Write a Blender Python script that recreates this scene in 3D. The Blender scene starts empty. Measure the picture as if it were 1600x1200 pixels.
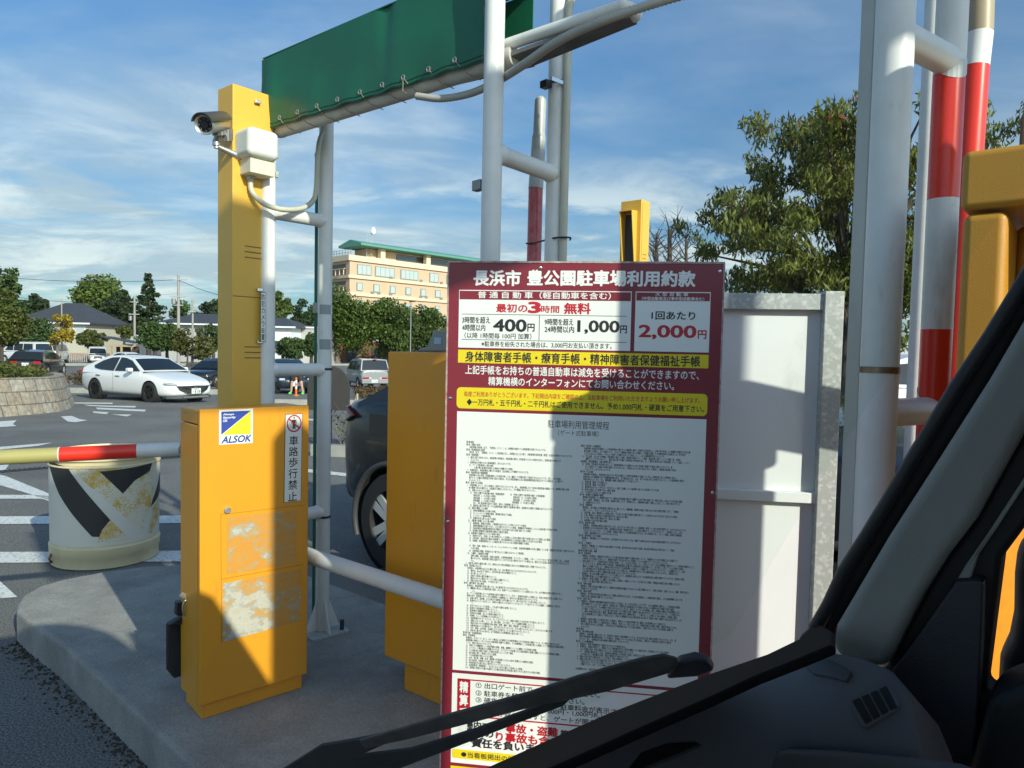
import bpy, bmesh, math, random
import numpy as np
from mathutils import Vector, Matrix
random.seed(7)
rad = math.radians
sc = bpy.context.scene
col = sc.collection

# ------------------------------------------------------------------ camera
FPX, PITCH, ROLL, EYE = 1110.0, rad(2.68), rad(1.2), 1.42
cam_d = bpy.data.cameras.new("camera")
cam_d.sensor_width = 36.0
cam_d.lens = FPX / 1600 * 36
cam_d.clip_start, cam_d.clip_end = 0.02, 3000
cam = bpy.data.objects.new("camera", cam_d); col.objects.link(cam)
_u = Vector((0, math.sin(PITCH), math.cos(PITCH)))
_r = Vector((1, 0, 0)) * math.cos(ROLL) + _u * math.sin(ROLL)
_up = _u * math.cos(ROLL) - Vector((1, 0, 0)) * math.sin(ROLL)
_f = Vector((0, math.cos(PITCH), -math.sin(PITCH)))
cam.matrix_world = Matrix(((_r.x, _up.x, -_f.x, 0), (_r.y, _up.y, -_f.y, 0), (_r.z, _up.z, -_f.z, EYE), (0, 0, 0, 1)))
sc.camera = cam

# ------------------------------------------------------------------ light
AZ, EL = rad(38), rad(26)               # the sun stands behind the camera, 38 deg to its right
to_sun = Vector((math.sin(AZ) * math.cos(EL), -math.cos(AZ) * math.cos(EL), math.sin(EL)))
sun_d = bpy.data.lights.new("sun", 'SUN')
sun_d.energy, sun_d.angle, sun_d.color = 3.9, rad(0.53), (1.0, 0.94, 0.82)
sun = bpy.data.objects.new("sun", sun_d); col.objects.link(sun)
sun.rotation_euler = to_sun.to_track_quat('Z', 'Y').to_euler()
sun.location = to_sun * 50
world = bpy.data.worlds.new("World"); sc.world = world
world.use_nodes = True
wn, wl = world.node_tree.nodes, world.node_tree.links
bg = wn['Background']
sky = wn.new('ShaderNodeTexSky'); sky.sky_type = 'NISHITA'; sky.sun_disc = False
sky.sun_elevation = EL
sky.sun_rotation = math.atan2(to_sun.x, to_sun.y)
sky.air_density, sky.dust_density, sky.ozone_density = 1.0, 0.5, 1.6
def wnode(t, **kw):
    n = wn.new(t)
    for k, v in kw.items(): setattr(n, k, v)
    return n
tc = wnode('ShaderNodeTexCoord')
sep = wnode('ShaderNodeSeparateXYZ'); wl.new(tc.outputs['Generated'], sep.inputs[0])
def wmath(op, a, b=None, clamp=False):
    n = wnode('ShaderNodeMath', operation=op); n.use_clamp = clamp
    for i, v in enumerate((a, b)):
        if v is None: continue
        if isinstance(v, (int, float)): n.inputs[i].default_value = v
        else: wl.new(v, n.inputs[i])
    return n.outputs[0]
zc = wmath('ADD', wmath('MAXIMUM', sep.outputs[2], 0.0), 0.12)
cx_, cy_ = wmath('DIVIDE', sep.outputs[0], zc), wmath('DIVIDE', sep.outputs[1], zc)
comb = wnode('ShaderNodeCombineXYZ'); wl.new(cx_, comb.inputs[0]); wl.new(cy_, comb.inputs[1])
def cloud(scale, rot, sx, sy, lo, hi, seed, detail=9, rough=0.6, distort=0.6):
    mp = wnode('ShaderNodeMapping'); wl.new(comb.outputs[0], mp.inputs[0])
    mp.inputs['Rotation'].default_value = (0, 0, rot); mp.inputs['Scale'].default_value = (sx, sy, 1); mp.inputs['Location'].default_value = (seed, seed * .7, 0)
    no = wnode('ShaderNodeTexNoise'); wl.new(mp.outputs[0], no.inputs['Vector'])
    no.inputs['Scale'].default_value = scale; no.inputs['Detail'].default_value = detail
    no.inputs['Roughness'].default_value = rough; no.inputs['Distortion'].default_value = distort
    rp = wnode('ShaderNodeMapRange', interpolation_type='SMOOTHSTEP'); wl.new(no.outputs[0], rp.inputs[0])
    rp.inputs[1].default_value, rp.inputs[2].default_value = lo, hi
    return rp.outputs[0]
wisps = cloud(0.36, rad(-25), 1.0, 1.7, 0.41, 0.72, 3.1, rough=0.55)
band = wnode('ShaderNodeMapRange', interpolation_type='SMOOTHSTEP'); wl.new(sep.outputs[2], band.inputs[0])
band.inputs[1].default_value, band.inputs[2].default_value, band.inputs[3].default_value, band.inputs[4].default_value = 0.15, 0.32, 1.0, 0.0
puffs = wmath('MULTIPLY', cloud(0.95, 0, 0.8, 1.0, 0.43, 0.57, 8.3, distort=0.2), band.outputs[0])
left = wnode('ShaderNodeMapRange', interpolation_type='SMOOTHSTEP'); wl.new(sep.outputs[0], left.inputs[0])
left.inputs[1].default_value, left.inputs[2].default_value, left.inputs[3].default_value, left.inputs[4].default_value = -0.25, 0.45, 1.0, 0.35
wisp2 = wmath('MULTIPLY', wisps, left.outputs[0])
fac = wmath('MAXIMUM', wmath('MULTIPLY', wisp2, 0.85), wmath('MULTIPLY', puffs, 0.80), True)
lp = cloud(1.6, 0, 0.8, 1.0, 0.42, 0.62, 4.3)
cc = wnode('ShaderNodeMixRGB'); wl.new(lp, cc.inputs[0])
cc.inputs[1].default_value = (3.8, 4.5, 5.1, 1); cc.inputs[2].default_value = (6.6, 6.9, 6.9, 1)
# the sky is deep blue away from the sun and hazy bright towards it
dots = wmath('ADD', wmath('MULTIPLY', sep.outputs[0], math.sin(AZ)), wmath('MULTIPLY', sep.outputs[1], -math.cos(AZ)))
toward = wnode('ShaderNodeMapRange', interpolation_type='SMOOTHSTEP'); wl.new(dots, toward.inputs[0]); toward.inputs[1].default_value, toward.inputs[2].default_value = -0.35, 0.45
elev = wnode('ShaderNodeMapRange'); wl.new(sep.outputs[2], elev.inputs[0]); elev.inputs[1].default_value, elev.inputs[2].default_value = 0.0, 0.42
anti = wnode('ShaderNodeMixRGB'); wl.new(elev.outputs[0], anti.inputs[0]); anti.inputs[1].default_value = (.32, .45, .56, 1); anti.inputs[2].default_value = (.63, .90, 1.12, 1)
tint = wnode('ShaderNodeMixRGB'); wl.new(toward.outputs[0], tint.inputs[0]); wl.new(anti.outputs[0], tint.inputs[1]); tint.inputs[2].default_value = (1.5, 1.6, 1.7, 1)
skyc = wnode('ShaderNodeMixRGB', blend_type='MULTIPLY'); skyc.inputs[0].default_value = 1; wl.new(sky.outputs[0], skyc.inputs[1]); wl.new(tint.outputs[0], skyc.inputs[2])
mixc = wnode('ShaderNodeMixRGB'); wl.new(fac, mixc.inputs[0]); wl.new(skyc.outputs[0], mixc.inputs[1]); wl.new(cc.outputs[0], mixc.inputs[2])
wl.new(mixc.outputs[0], bg.inputs['Color'])
bg.inputs['Strength'].default_value = 0.105
sc.view_settings.view_transform = 'Standard'; sc.view_settings.look = 'None'
sc.view_settings.exposure = 0.45; sc.view_settings.gamma = 1.0
sc.cycles.max_bounces = 8; sc.cycles.transparent_max_bounces = 16
sc.cycles.use_denoising = True
sc.cycles.sample_clamp_indirect = 6

# ------------------------------------------------------------------ geometry helpers
def ray(px, py):
    a, b = (px - 800) / FPX, -(py - 600) / FPX
    d = _r * a + _up * b + _f
    return d
CAM = Vector((0, 0, EYE))
def at(px, py, Y):
    d = ray(px, py); return CAM + d * (Y / d.y)
def atz(px, py, z):
    d = ray(px, py); return CAM + d * ((z - EYE) / d.z)
def onpl(px, py, P, n):
    d = ray(px, py); return CAM + d * ((P - CAM).dot(n) / d.dot(n))
U = Vector((-0.77, 0.64, 0)).normalized()        # along the lane, the way the van faces
V = Vector((0.64, 0.77, 0)).normalized()         # across the lane, to the right
UP = Vector((0, 0, 1))
KN = (4.5, 45.0, -0.95)
def zg(y):
    if y <= KN[0]: return 0.0
    if y >= KN[1]: return KN[2]
    return KN[2] * (y - KN[0]) / (KN[1] - KN[0])
def gnd(px, py):
    d = ray(px, py)
    s = -EYE / d.z if d.z < 0 else 1e3
    for _ in range(60):
        P = CAM + d * s
        s = (zg(P.y) - EYE) / d.z
    return CAM + d * s
def fr(F, R, z): return U * F + V * R + UP * z   # van frame

class MB:
    def __init__(s): s.v, s.f, s.m = [], [], []
    def add(s, vs, fs, mi=0):
        o = len(s.v); s.v += [tuple(x) for x in vs]
        s.f += [tuple(i + o for i in f) for f in fs]; s.m += [mi] * len(fs); return s
    def quad(s, a, b, c, d, mi=0): return s.add([a, b, c, d], [(0, 1, 2, 3)], mi)
    def box(s, c, ex, ey, ez, mi=0):
        """c centre, ex ey ez half-extent vectors"""
        c, ex, ey, ez = map(Vector, (c, ex, ey, ez))
        vs = [c + ex * a + ey * b + ez * d for d in (-1, 1) for b in (-1, 1) for a in (-1, 1)]
        return s.add(vs, [(0, 2, 3, 1), (4, 5, 7, 6), (0, 1, 5, 4), (2, 6, 7, 3), (0, 4, 6, 2), (1, 3, 7, 5)], mi)
    def cube(s, x0, x1, y0, y1, z0, z1, mi=0):
        return s.box(((x0 + x1) / 2, (y0 + y1) / 2, (z0 + z1) / 2), ((x1 - x0) / 2, 0, 0), (0, (y1 - y0) / 2, 0), (0, 0, (z1 - z0) / 2), mi)
    def cyl(s, p0, p1, r0, r1=None, n=20, mi=0, caps=True):
        p0, p1 = Vector(p0), Vector(p1); r1 = r0 if r1 is None else r1
        return s.tube([p0, p1], [r0, r1], n, mi, caps)
    def tube(s, pts, r, n=12, mi=0, caps=True):
        pts = [Vector(p) for p in pts]; rs = r if isinstance(r, (list, tuple)) else [r] * len(pts)
        d0 = (pts[1] - pts[0]).normalized()
        a = d0.orthogonal().normalized(); rings = []
        for i, p in enumerate(pts):
            d = (pts[min(i + 1, len(pts) - 1)] - pts[max(i - 1, 0)]).normalized()
            a = (a - d * a.dot(d)).normalized(); b = d.cross(a)
            rings.append([p + (a * math.cos(2 * math.pi * k / n) + b * math.sin(2 * math.pi * k / n)) * rs[i] for k in range(n)])
        vs = [x for rg in rings for x in rg]; fs = []
        for i in range(len(pts) - 1):
            for k in range(n):
                fs.append((i * n + k, i * n + (k + 1) % n, (i + 1) * n + (k + 1) % n, (i + 1) * n + k))
        if caps:
            fs.append(tuple(range(n))[::-1]); fs.append(tuple((len(pts) - 1) * n + k for k in range(n)))
        return s.add(vs, fs, mi)
    def prism(s, poly, ext, mi=0):
        """poly: list of 3-D points (planar), ext: extrusion vector"""
        poly = [Vector(p) for p in poly]; ext = Vector(ext); n = len(poly)
        vs = poly + [p + ext for p in poly]
        fs = [tuple(range(n)), tuple(range(2 * n - 1, n - 1, -1))]
        fs += [(i, i + n, (i + 1) % n + n, (i + 1) % n) for i in range(n)]
        return s.add(vs, fs, mi)
    def lathe(s, base, axis, prof, n=32, mi=0, sx=None):
        """prof: list of (r, h) along axis"""
        base, axis = Vector(base), Vector(axis).normalized()
        a = axis.orthogonal().normalized(); b = axis.cross(a); vs, fs = [], []
        for r, h in prof:
            for k in range(n):
                t = 2 * math.pi * k / n
                vs.append(base + axis * h + (a * math.cos(t) + b * math.sin(t)) * r)
        for i in range(len(prof) - 1):
            for k in range(n):
                fs.append((i * n + k, i * n + (k + 1) % n, (i + 1) * n + (k + 1) % n, (i + 1) * n + k))
        return s.add(vs, fs, mi)
    def ball(s, c, rx, ry=None, rz=None, n=10, mi=0):
        ry = rx if ry is None else ry; rz = rx if rz is None else rz; c = Vector(c)
        vs, fs = [], []; m = n
        for i in range(1, m):
            p = math.pi * i / m
            for k in range(2 * n):
                t = math.pi * k / n
                vs.append(c + Vector((rx * math.sin(p) * math.cos(t), ry * math.sin(p) * math.sin(t), rz * math.cos(p))))
        w = 2 * n
        for i in range(m - 2):
            for k in range(w): fs.append((i * w + k, (i + 1) * w + k, (i + 1) * w + (k + 1) % w, i * w + (k + 1) % w))
        top, bot = len(vs), len(vs) + 1
        vs += [c + Vector((0, 0, rz)), c - Vector((0, 0, rz))]
        for k in range(w):
            fs.append((top, k, (k + 1) % w)); fs.append((bot, (m - 2) * w + (k + 1) % w, (m - 2) * w + k))
        return s.add(vs, fs, mi)
    def build(s, name, mats, parent=None, smooth=False, bevel=0, seg=2, sharp=40, recalc=True):
        me = bpy.data.meshes.new(name); me.from_pydata(s.v, [], s.f); me.update()
        if recalc:
            bm = bmesh.new(); bm.from_mesh(me); bmesh.ops.recalc_face_normals(bm, faces=bm.faces); bm.to_mesh(me); bm.free()
        mats = mats if isinstance(mats, (list, tuple)) else [mats]
        for m in mats: me.materials.append(m)
        me.polygons.foreach_set('material_index', s.m)
        if smooth or bevel:
            me.polygons.foreach_set('use_smooth', [True] * len(me.polygons))
            me.set_sharp_from_angle(angle=rad(sharp))
        o = bpy.data.objects.new(name, me); col.objects.link(o)
        if bevel:
            b = o.modifiers.new('bevel', 'BEVEL'); b.width = bevel; b.segments = seg; b.limit_method = 'ANGLE'; b.angle_limit = rad(35); b.harden_normals = True
        if parent is not None: attach(o, parent)
        return o
def attach(o, parent):
    o.parent = parent
    if parent.get('_local') is None:
        o.matrix_parent_inverse = (Matrix.Translation(parent.location)).inverted()
def tag(o, label=None, cat=None, group=None, kind=None):
    if label: o['label'] = label
    if cat: o['category'] = cat
    if group: o['group'] = group
    if kind: o['kind'] = kind
    return o
def thing(name, label, cat, loc, group=None):
    """an Empty at the base; parts are built in world coordinates"""
    o = bpy.data.objects.new(name, None); col.objects.link(o); o.location = Vector(loc); o.empty_display_size = .1
    return tag(o, label, cat, group)
LOCAL = []
def lthing(name, label, cat, loc, rotz, group=None):
    """an Empty whose parts are built in its own coordinates"""
    o = thing(name, label, cat, loc, group); o.rotation_euler = (0, 0, rotz); LOCAL.append(o.name); o['_local'] = 1
    return o

# ------------------------------------------------------------------ materials
def mat(name, base, rough=0.6, metal=0.0, noise=0.0, nscale=6.0, bump=0.0, bscale=80.0, spec=0.5, dark=None, coat=0.0, detail=5, stain=None, streak=1.0, speck=0):
    m = bpy.data.materials.new(name); m.use_nodes = True
    n, l = m.node_tree.nodes, m.node_tree.links
    b = n['Principled BSDF']; base = tuple(base) + (1,)
    b.inputs['Base Color'].default_value = base; b.inputs['Roughness'].default_value = rough; b.inputs['Metallic'].default_value = metal
    b.inputs['Specular IOR Level'].default_value = spec; b.inputs['Coat Weight'].default_value = coat
    t = n.new('ShaderNodeTexCoord')
    out = None
    if noise:
        no = n.new('ShaderNodeTexNoise'); no.inputs['Scale'].default_value = nscale; no.inputs['Detail'].default_value = detail; no.inputs['Roughness'].default_value = .65
        l.new(t.outputs['Object'], no.inputs['Vector'])
        rp = n.new('ShaderNodeMapRange'); l.new(no.outputs[0], rp.inputs[0]); rp.inputs[1].default_value = .3; rp.inputs[2].default_value = .7
        mx = n.new('ShaderNodeMixRGB'); l.new(rp.outputs[0], mx.inputs[0])
        dk = dark if dark else tuple(c * (1 - noise) for c in base[:3])
        mx.inputs[1].default_value = tuple(dk) + (1,); mx.inputs[2].default_value = base; out = mx.outputs[0]
        rr = n.new('ShaderNodeMapRange'); l.new(no.outputs[0], rr.inputs[0]); rr.inputs[3].default_value = min(1, rough + .12); rr.inputs[4].default_value = max(.02, rough - .08)
        l.new(rr.outputs[0], b.inputs['Roughness'])
    if stain:
        sc_, lo, hi, colr = stain
        no = n.new('ShaderNodeTexNoise'); no.inputs['Scale'].default_value = sc_; no.inputs['Detail'].default_value = 8; no.inputs['Roughness'].default_value = .7
        mp = n.new('ShaderNodeMapping'); mp.inputs['Scale'].default_value = (1, 1, streak); l.new(t.outputs['Object'], mp.inputs[0]); l.new(mp.outputs[0], no.inputs['Vector'])
        rp = n.new('ShaderNodeMapRange'); l.new(no.outputs[0], rp.inputs[0]); rp.inputs[1].default_value = lo; rp.inputs[2].default_value = hi
        mx = n.new('ShaderNodeMixRGB'); l.new(rp.outputs[0], mx.inputs[0])
        if out is None: mx.inputs[1].default_value = base
        else: l.new(out, mx.inputs[1])
        mx.inputs[2].default_value = tuple(colr) + (1,); out = mx.outputs[0]
    if speck:
        no = n.new('ShaderNodeTexNoise'); no.inputs['Scale'].default_value = 190; no.inputs['Detail'].default_value = 2; l.new(t.outputs['Object'], no.inputs['Vector'])
        rp = n.new('ShaderNodeMapRange'); l.new(no.outputs[0], rp.inputs[0]); rp.inputs[1].default_value = .3; rp.inputs[2].default_value = .7; rp.inputs[3].default_value = 1 - speck; rp.inputs[4].default_value = 1 + speck * .6
        mx = n.new('ShaderNodeMixRGB'); mx.blend_type = 'MULTIPLY'; mx.inputs[0].default_value = 1
        if out is None: mx.inputs[1].default_value = base
        else: l.new(out, mx.inputs[1])
        l.new(rp.outputs[0], mx.inputs[2]); out = mx.outputs[0]
    if out is not None: l.new(out, b.inputs['Base Color'])
    if bump:
        nb = n.new('ShaderNodeTexNoise'); nb.inputs['Scale'].default_value = bscale; nb.inputs['Detail'].default_value = 4; l.new(t.outputs['Object'], nb.inputs['Vector'])
        bp = n.new('ShaderNodeBump'); bp.inputs['Strength'].default_value = bump; bp.inputs['Distance'].default_value = .01
        l.new(nb.outputs[0], bp.inputs['Height']); l.new(bp.outputs[0], b.inputs['Normal'])
    return m
M = {}
M['white'] = mat('white_paint', (.76, .77, .74), .38, noise=.10, nscale=5, dark=(.66, .66, .61), stain=(14, .60, .80, (.40, .37, .30)), streak=.22)
M['cream'] = mat('cream_plastic', (.70, .66, .50), .5, noise=.1, nscale=9)
M['yellow'] = mat('yellow_orange_paint', (.76, .325, .018), .36, noise=.06, nscale=3, stain=(16, .60, .82, (.42, .20, .03)), streak=.3)
M['lemon'] = mat('lemon_yellow_paint', (.72, .42, .055), .42, noise=.06, nscale=3, stain=(10, .70, .85, (.5, .34, .08)))
M['machine_yellow'] = mat('textured_yellow_coating', (.50, .25, .022), .45, noise=.08, nscale=4, bump=.16, bscale=700)
M['red'] = mat('red_reflective_tape', (.78, .035, .015), .28, noise=.06, nscale=8, stain=(16, .69, .8, (.75, .55, .5)))
M['olive'] = mat('faded_olive_tape', (.40, .36, .13), .4, noise=.08, nscale=8)
M['black'] = mat('black_plastic', (.02, .02, .021), .5)
M['rubber'] = mat('black_rubber', (.016, .016, .017), .75)
M['chrome'] = mat('bright_metal', (.62, .62, .6), .22, 1.0)
M['silver'] = mat('silver_cast_metal', (.5, .5, .48), .38, .8)
def galv():
    m = bpy.data.materials.new('galvanised_steel'); m.use_nodes = True; n, l = m.node_tree.nodes, m.node_tree.links; b = n['Principled BSDF']
    t = n.new('ShaderNodeTexCoord'); v = n.new('ShaderNodeTexVoronoi'); v.inputs['Scale'].default_value = 95; l.new(t.outputs['Object'], v.inputs['Vector'])
    sp = n.new('ShaderNodeSeparateColor'); l.new(v.outputs['Color'], sp.inputs[0]); r = n.new('ShaderNodeValToRGB'); l.new(sp.outputs[0], r.inputs[0])
    e = r.color_ramp.elements; e[0].position = .55; e[0].color = (.37, .40, .385, 1); e[1].position = .95; e[1].color = (.52, .54, .52, 1)
    l.new(r.outputs[0], b.inputs['Base Color']); b.inputs['Roughness'].default_value = .5; b.inputs['Metallic'].default_value = .25; return m
M['galv'] = galv()
M['concrete'] = mat('island_concrete', (.36, .35, .315), .9, noise=.3, nscale=5, bump=.5, bscale=110, stain=(2.2, .48, .66, (.22, .21, .19)), speck=.24)
M['sign_white'] = mat('sign_white_film', (.80, .81, .76), .4, stain=(6, .70, .9, (.62, .6, .52)))
M['panel_white'] = mat('white_panel_paint', (.76, .79, .79), .45, noise=.08, nscale=3, stain=(5, .62, .9, (.5, .5, .47)), streak=.4)
M['maroon'] = mat('maroon_film', (.23, .020, .034), .33, noise=.1, nscale=3, stain=(30, .72, .8, (.45, .25, .25)))
M['sign_yellow'] = mat('sign_yellow_film', (.78, .62, .015), .35)
M['ink'] = mat('black_ink', (.018, .018, .018), .5)
M['ink_red'] = mat('red_ink', (.50, .015, .03), .45)
M['ink_white'] = mat('white_ink', (.80, .80, .76), .45)
M['conduit'] = mat('conduit_plastic', (.56, .54, .42), .5, noise=.12, nscale=12)
M['conduit_grey'] = mat('grey_conduit_plastic', (.42, .41, .36), .5, noise=.12, nscale=12)
M['steel_grey'] = mat('grey_metal', (.26, .27, .27), .45, .5)

# ------------------------------------------------------------------ text
FONT = None
def txt_mesh(body, bold=0.0, res=3, align='LEFT', spacing=1.0, line=1.0):
    cu = bpy.data.curves.new('lettering', 'FONT'); cu.body = body; cu.resolution_u = res; cu.fill_mode = 'FRONT'
    cu.offset = bold; cu.align_x = align; cu.space_line = line; cu.space_character = spacing
    o = bpy.data.objects.new('lettering', cu); col.objects.link(o)
    dg = bpy.context.evaluated_depsgraph_get(); dg.update()
    me = bpy.data.meshes.new_from_object(o.evaluated_get(dg))
    bpy.data.objects.remove(o); bpy.data.curves.remove(cu)
    n = len(me.vertices); co = np.empty(n * 3, np.float32); me.vertices.foreach_get('co', co); co = co.reshape(-1, 3)
    fs = [tuple(p.vertices) for p in me.polygons]
    bpy.data.meshes.remove(me)
    return co, fs
class Face:
    """a flat printed face: origin, right vector, up vector, normal"""
    def __init__(s, P, w, n, up=UP): s.P, s.w, s.n, s.up = Vector(P), Vector(w).normalized(), Vector(n).normalized(), Vector(up)
    def uv(s, px, py):
        q = onpl(px, py, s.P, s.n) - s.P; return q.dot(s.w), q.dot(s.up)
    def pt(s, u, v, off=0): return s.P + s.w * u + s.up * v + s.n * off
    def poly(s, mb, uvs, off, mi=0, th=0.0005):
        mb.prism([s.pt(u, v, off) for u, v in uvs], s.n * th, mi)
    def rect(s, mb, u0, u1, v0, v1, off, mi=0, th=.0005, r=0):
        if r:
            pts = []
            for cx, cy, a0 in ((u1 - r, v1 - r, 0), (u0 + r, v1 - r, 90), (u0 + r, v0 + r, 180), (u1 - r, v0 + r, 270)):
                for k in range(7):
                    a = rad(a0 + 15 * k); pts.append((cx + r * math.cos(a), cy + r * math.sin(a)))
        else: pts = [(u0, v0), (u1, v0), (u1, v1), (u0, v1)]
        s.poly(mb, pts, off, mi, th)
    def text(s, mb, body, u0, u1, v0, v1, off, mi=0, bold=0.0, res=3, keep=False, line=1.0, align='LEFT', slant=0.0):
        co, fs = txt_mesh(body, 0, res, align, 1.0, line)
        if len(co) == 0: return
        lo, hi = co.min(0), co.max(0)
        sx = (u1 - u0) / (hi[0] - lo[0]); sy = (v1 - v0) / (hi[1] - lo[1])
        if keep: sx = min(sx, sy); sy = sx
        U_ = u0 + (co[:, 0] - lo[0]) * sx; V_ = v1 + (co[:, 1] - hi[1]) * sy
        U_ = U_ + (V_ - v0) * slant
        offs = [(0, 0)] if bold < .003 else [(0, 0), (.03, 0), (.015, .03)] if bold < .007 else [(bold * math.cos(a), bold * math.sin(a)) for a in [math.pi * k / 4 for k in range(8)]] + [(0, 0)]
        for k, (dx, dy) in enumerate(offs):   # heavier weights: the glyph laid down again a hair to each side
            W = np.array(s.P + s.n * (off + k * 1.5e-5)) + (U_ + dx * sx)[:, None] * np.array(s.w) + (V_ + dy * sy)[:, None] * np.array(s.up)
            mb.add(W.tolist(), fs, mi)
# ================================================================== THE SETTING
def asphalt():
    m = bpy.data.materials.new('asphalt'); m.use_nodes = True; n, l = m.node_tree.nodes, m.node_tree.links; b = n['Principled BSDF']
    t = n.new('ShaderNodeTexCoord')
    n1 = n.new('ShaderNodeTexNoise'); n1.inputs['Scale'].default_value = 130; n1.inputs['Detail'].default_value = 3; l.new(t.outputs['Object'], n1.inputs['Vector'])
    n2 = n.new('ShaderNodeTexNoise'); n2.inputs['Scale'].default_value = .7; n2.inputs['Detail'].default_value = 7; l.new(t.outputs['Object'], n2.inputs['Vector'])
    r1 = n.new('ShaderNodeValToRGB'); l.new(n1.outputs[0], r1.inputs[0])
    r1.color_ramp.elements[0].position = .36; r1.color_ramp.elements[0].color = (.055, .057, .057, 1)
    r1.color_ramp.elements[1].position = .66; r1.color_ramp.elements[1].color = (.26, .255, .235, 1)
    r2 = n.new('ShaderNodeMapRange'); l.new(n2.outputs[0], r2.inputs[0]); r2.inputs[1].default_value = .3; r2.inputs[2].default_value = .7; r2.inputs[3].default_value = .8; r2.inputs[4].default_value = 1.15
    mx = n.new('ShaderNodeMixRGB'); mx.blend_type = 'MULTIPLY'; mx.inputs[0].default_value = 1; l.new(r1.outputs[0], mx.inputs[1]); l.new(r2.outputs[0], mx.inputs[2])
    l.new(mx.outputs[0], b.inputs['Base Color']); b.inputs['Roughness'].default_value = .85; b.inputs['Specular IOR Level'].default_value = .35
    bp = n.new('ShaderNodeBump'); bp.inputs['Strength'].default_value = .6; bp.inputs['Distance'].default_value = .006; l.new(n1.outputs[0], bp.inputs['Height']); l.new(bp.outputs[0], b.inputs['Normal'])
    return m
M['asphalt'] = asphalt()
mb = MB()
ys = [-60, -10, 4.5, 15, 30, 45, 120, 400, 1500]
for i in range(len(ys) - 1):
    w0, w1 = (400 if ys[i] < 100 else 1500), (400 if ys[i] < 100 else 1500)
    mb.quad((-1500, ys[i], zg(ys[i])), (1500, ys[i], zg(ys[i])), (1500, ys[i + 1], zg(ys[i + 1])), (-1500, ys[i + 1], zg(ys[i + 1])))
tag(mb.build('ground', M['asphalt']), kind='structure')

# painted markings: thin sheets lying on the asphalt
M['road_paint'] = mat('road_paint', (.68, .69, .66), .7, stain=(40, .52, .66, (.16, .155, .145)), bump=.2, bscale=150)
def marking(px, name='road_marking'):
    P = [gnd(x, y) for x, y in px]; bm = bmesh.new()
    f = bm.faces.new([bm.verts.new((p.x, p.y, 0)) for p in P])
    bmesh.ops.triangulate(bm, faces=[f])
    for _ in range(4): bmesh.ops.subdivide_edges(bm, edges=[e for e in bm.edges if e.calc_length() > .4], cuts=1)
    for v in bm.verts: v.co.z = zg(v.co.y) + .005
    me = bpy.data.meshes.new(name); bmesh.ops.recalc_face_normals(bm, faces=bm.faces); bm.to_mesh(me); bm.free()
    me.materials.append(M['road_paint']); o = bpy.data.objects.new(name, me); col.objects.link(o)
    tag(o, kind='structure')
for p in (((-40, 702), (82, 692), (60, 697), (-40, 707)), ((-40, 724), (16, 724), (8, 735), (-40, 736)),
          ((-30, 737), (8, 744), (84, 775), (84, 785), (48, 773), (-30, 750)), ((-40, 774), (50, 774), (84, 776), (84, 786), (64, 780), (-40, 780)),
          ((-60, 808), (330, 806), (330, 818), (-60, 820)), ((-60, 864), (330, 861), (330, 878), (-60, 881)),
          ((-50, 893), (-10, 900), (27, 934), (-50, 941)), ((95, 651), (112, 650), (124, 655), (137, 657), (118, 660), (106, 659)),
          ((-20, 660), (26, 657), (20, 663), (26, 666), (-20, 669)), ((114, 629), (176, 629.5), (176, 631.5), (114, 630.6)),
          ((130, 632.5), (170, 634), (213, 634.6), (211, 637), (170, 636), (140, 634.6)), ((150, 637), (228, 640.5), (226, 643.3), (152, 639.6)),
          ((145, 643), (170, 644.4), (166, 647.5), (146, 645.3)), ((174, 647.6), (206, 648), (198, 651), (190, 649.8)),
          ((468, 732), (560, 742), (560, 747), (468, 737)), ((430, 652), (490, 655), (490, 657.5), (430, 654)), ((478, 604.0), (492, 604.6), (492, 606), (478, 605.2))):
    marking(p)
# drain grating across the lane
ga, gb = gnd(-30, 741), gnd(300, 713); gd = (gb - ga); gl = gd.length; gd.normalize(); gn = Vector((-gd.y, gd.x, 0))
mb = MB(); k = 0
while k * .05 < gl:
    c = ga + gd * (k * .05); mb.box((c.x, c.y, zg(c.y) + .006), gd * .012, gn * .12, UP * .004, 0); k += 1
for s in (-1, 1):
    a, b = ga + gn * .13 * s, gb + gn * .13 * s
    mb.box(((a + b) / 2 + UP * 0) * 1, gd * gl / 2, gn * .012, UP * .008, 0)
for i, v in enumerate(mb.v): mb.v[i] = (v[0], v[1], zg(v[1]) + (.010 if v[2] > zg(v[1]) else .002))
tag(mb.build('drain_grating', mat('grating_steel', (.10, .11, .11), .6, .4)), kind='structure')

# the concrete island
tip = [(26, 953), (27, 943), (36, 930), (60, 916), (97, 905), (160, 893), (230, 884), (300, 881), (380, 884), (479, 897), (605, 944)]
near = [(26, 953), (40, 966), (62, 982), (97, 1007), (193, 1096), (300, 1196)]
o1 = [atz(x, y, .15) for x, y in tip]; o2 = [atz(x, y, .15) for x, y in near]
e_far = o1[-1] - U * 4.6; e_near = o2[-1] - U * 4.2
outline = o1 + [e_far, e_near] + o2[:0:-1]
bm = bmesh.new(); top = [bm.verts.new((p.x, p.y, .15)) for p in outline]
ft = bm.faces.new(top); r = bmesh.ops.extrude_face_region(bm, geom=[ft])
for v in [g for g in r['geom'] if isinstance(g, bmesh.types.BMVert)]: v.co.z = -.12
bmesh.ops.recalc_face_normals(bm, faces=bm.faces)
me = bpy.data.meshes.new('traffic_island'); bm.to_mesh(me); bm.free(); me.materials.append(M['concrete'])
isl = bpy.data.objects.new('traffic_island', me); col.objects.link(isl); tag(isl, kind='structure')
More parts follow.
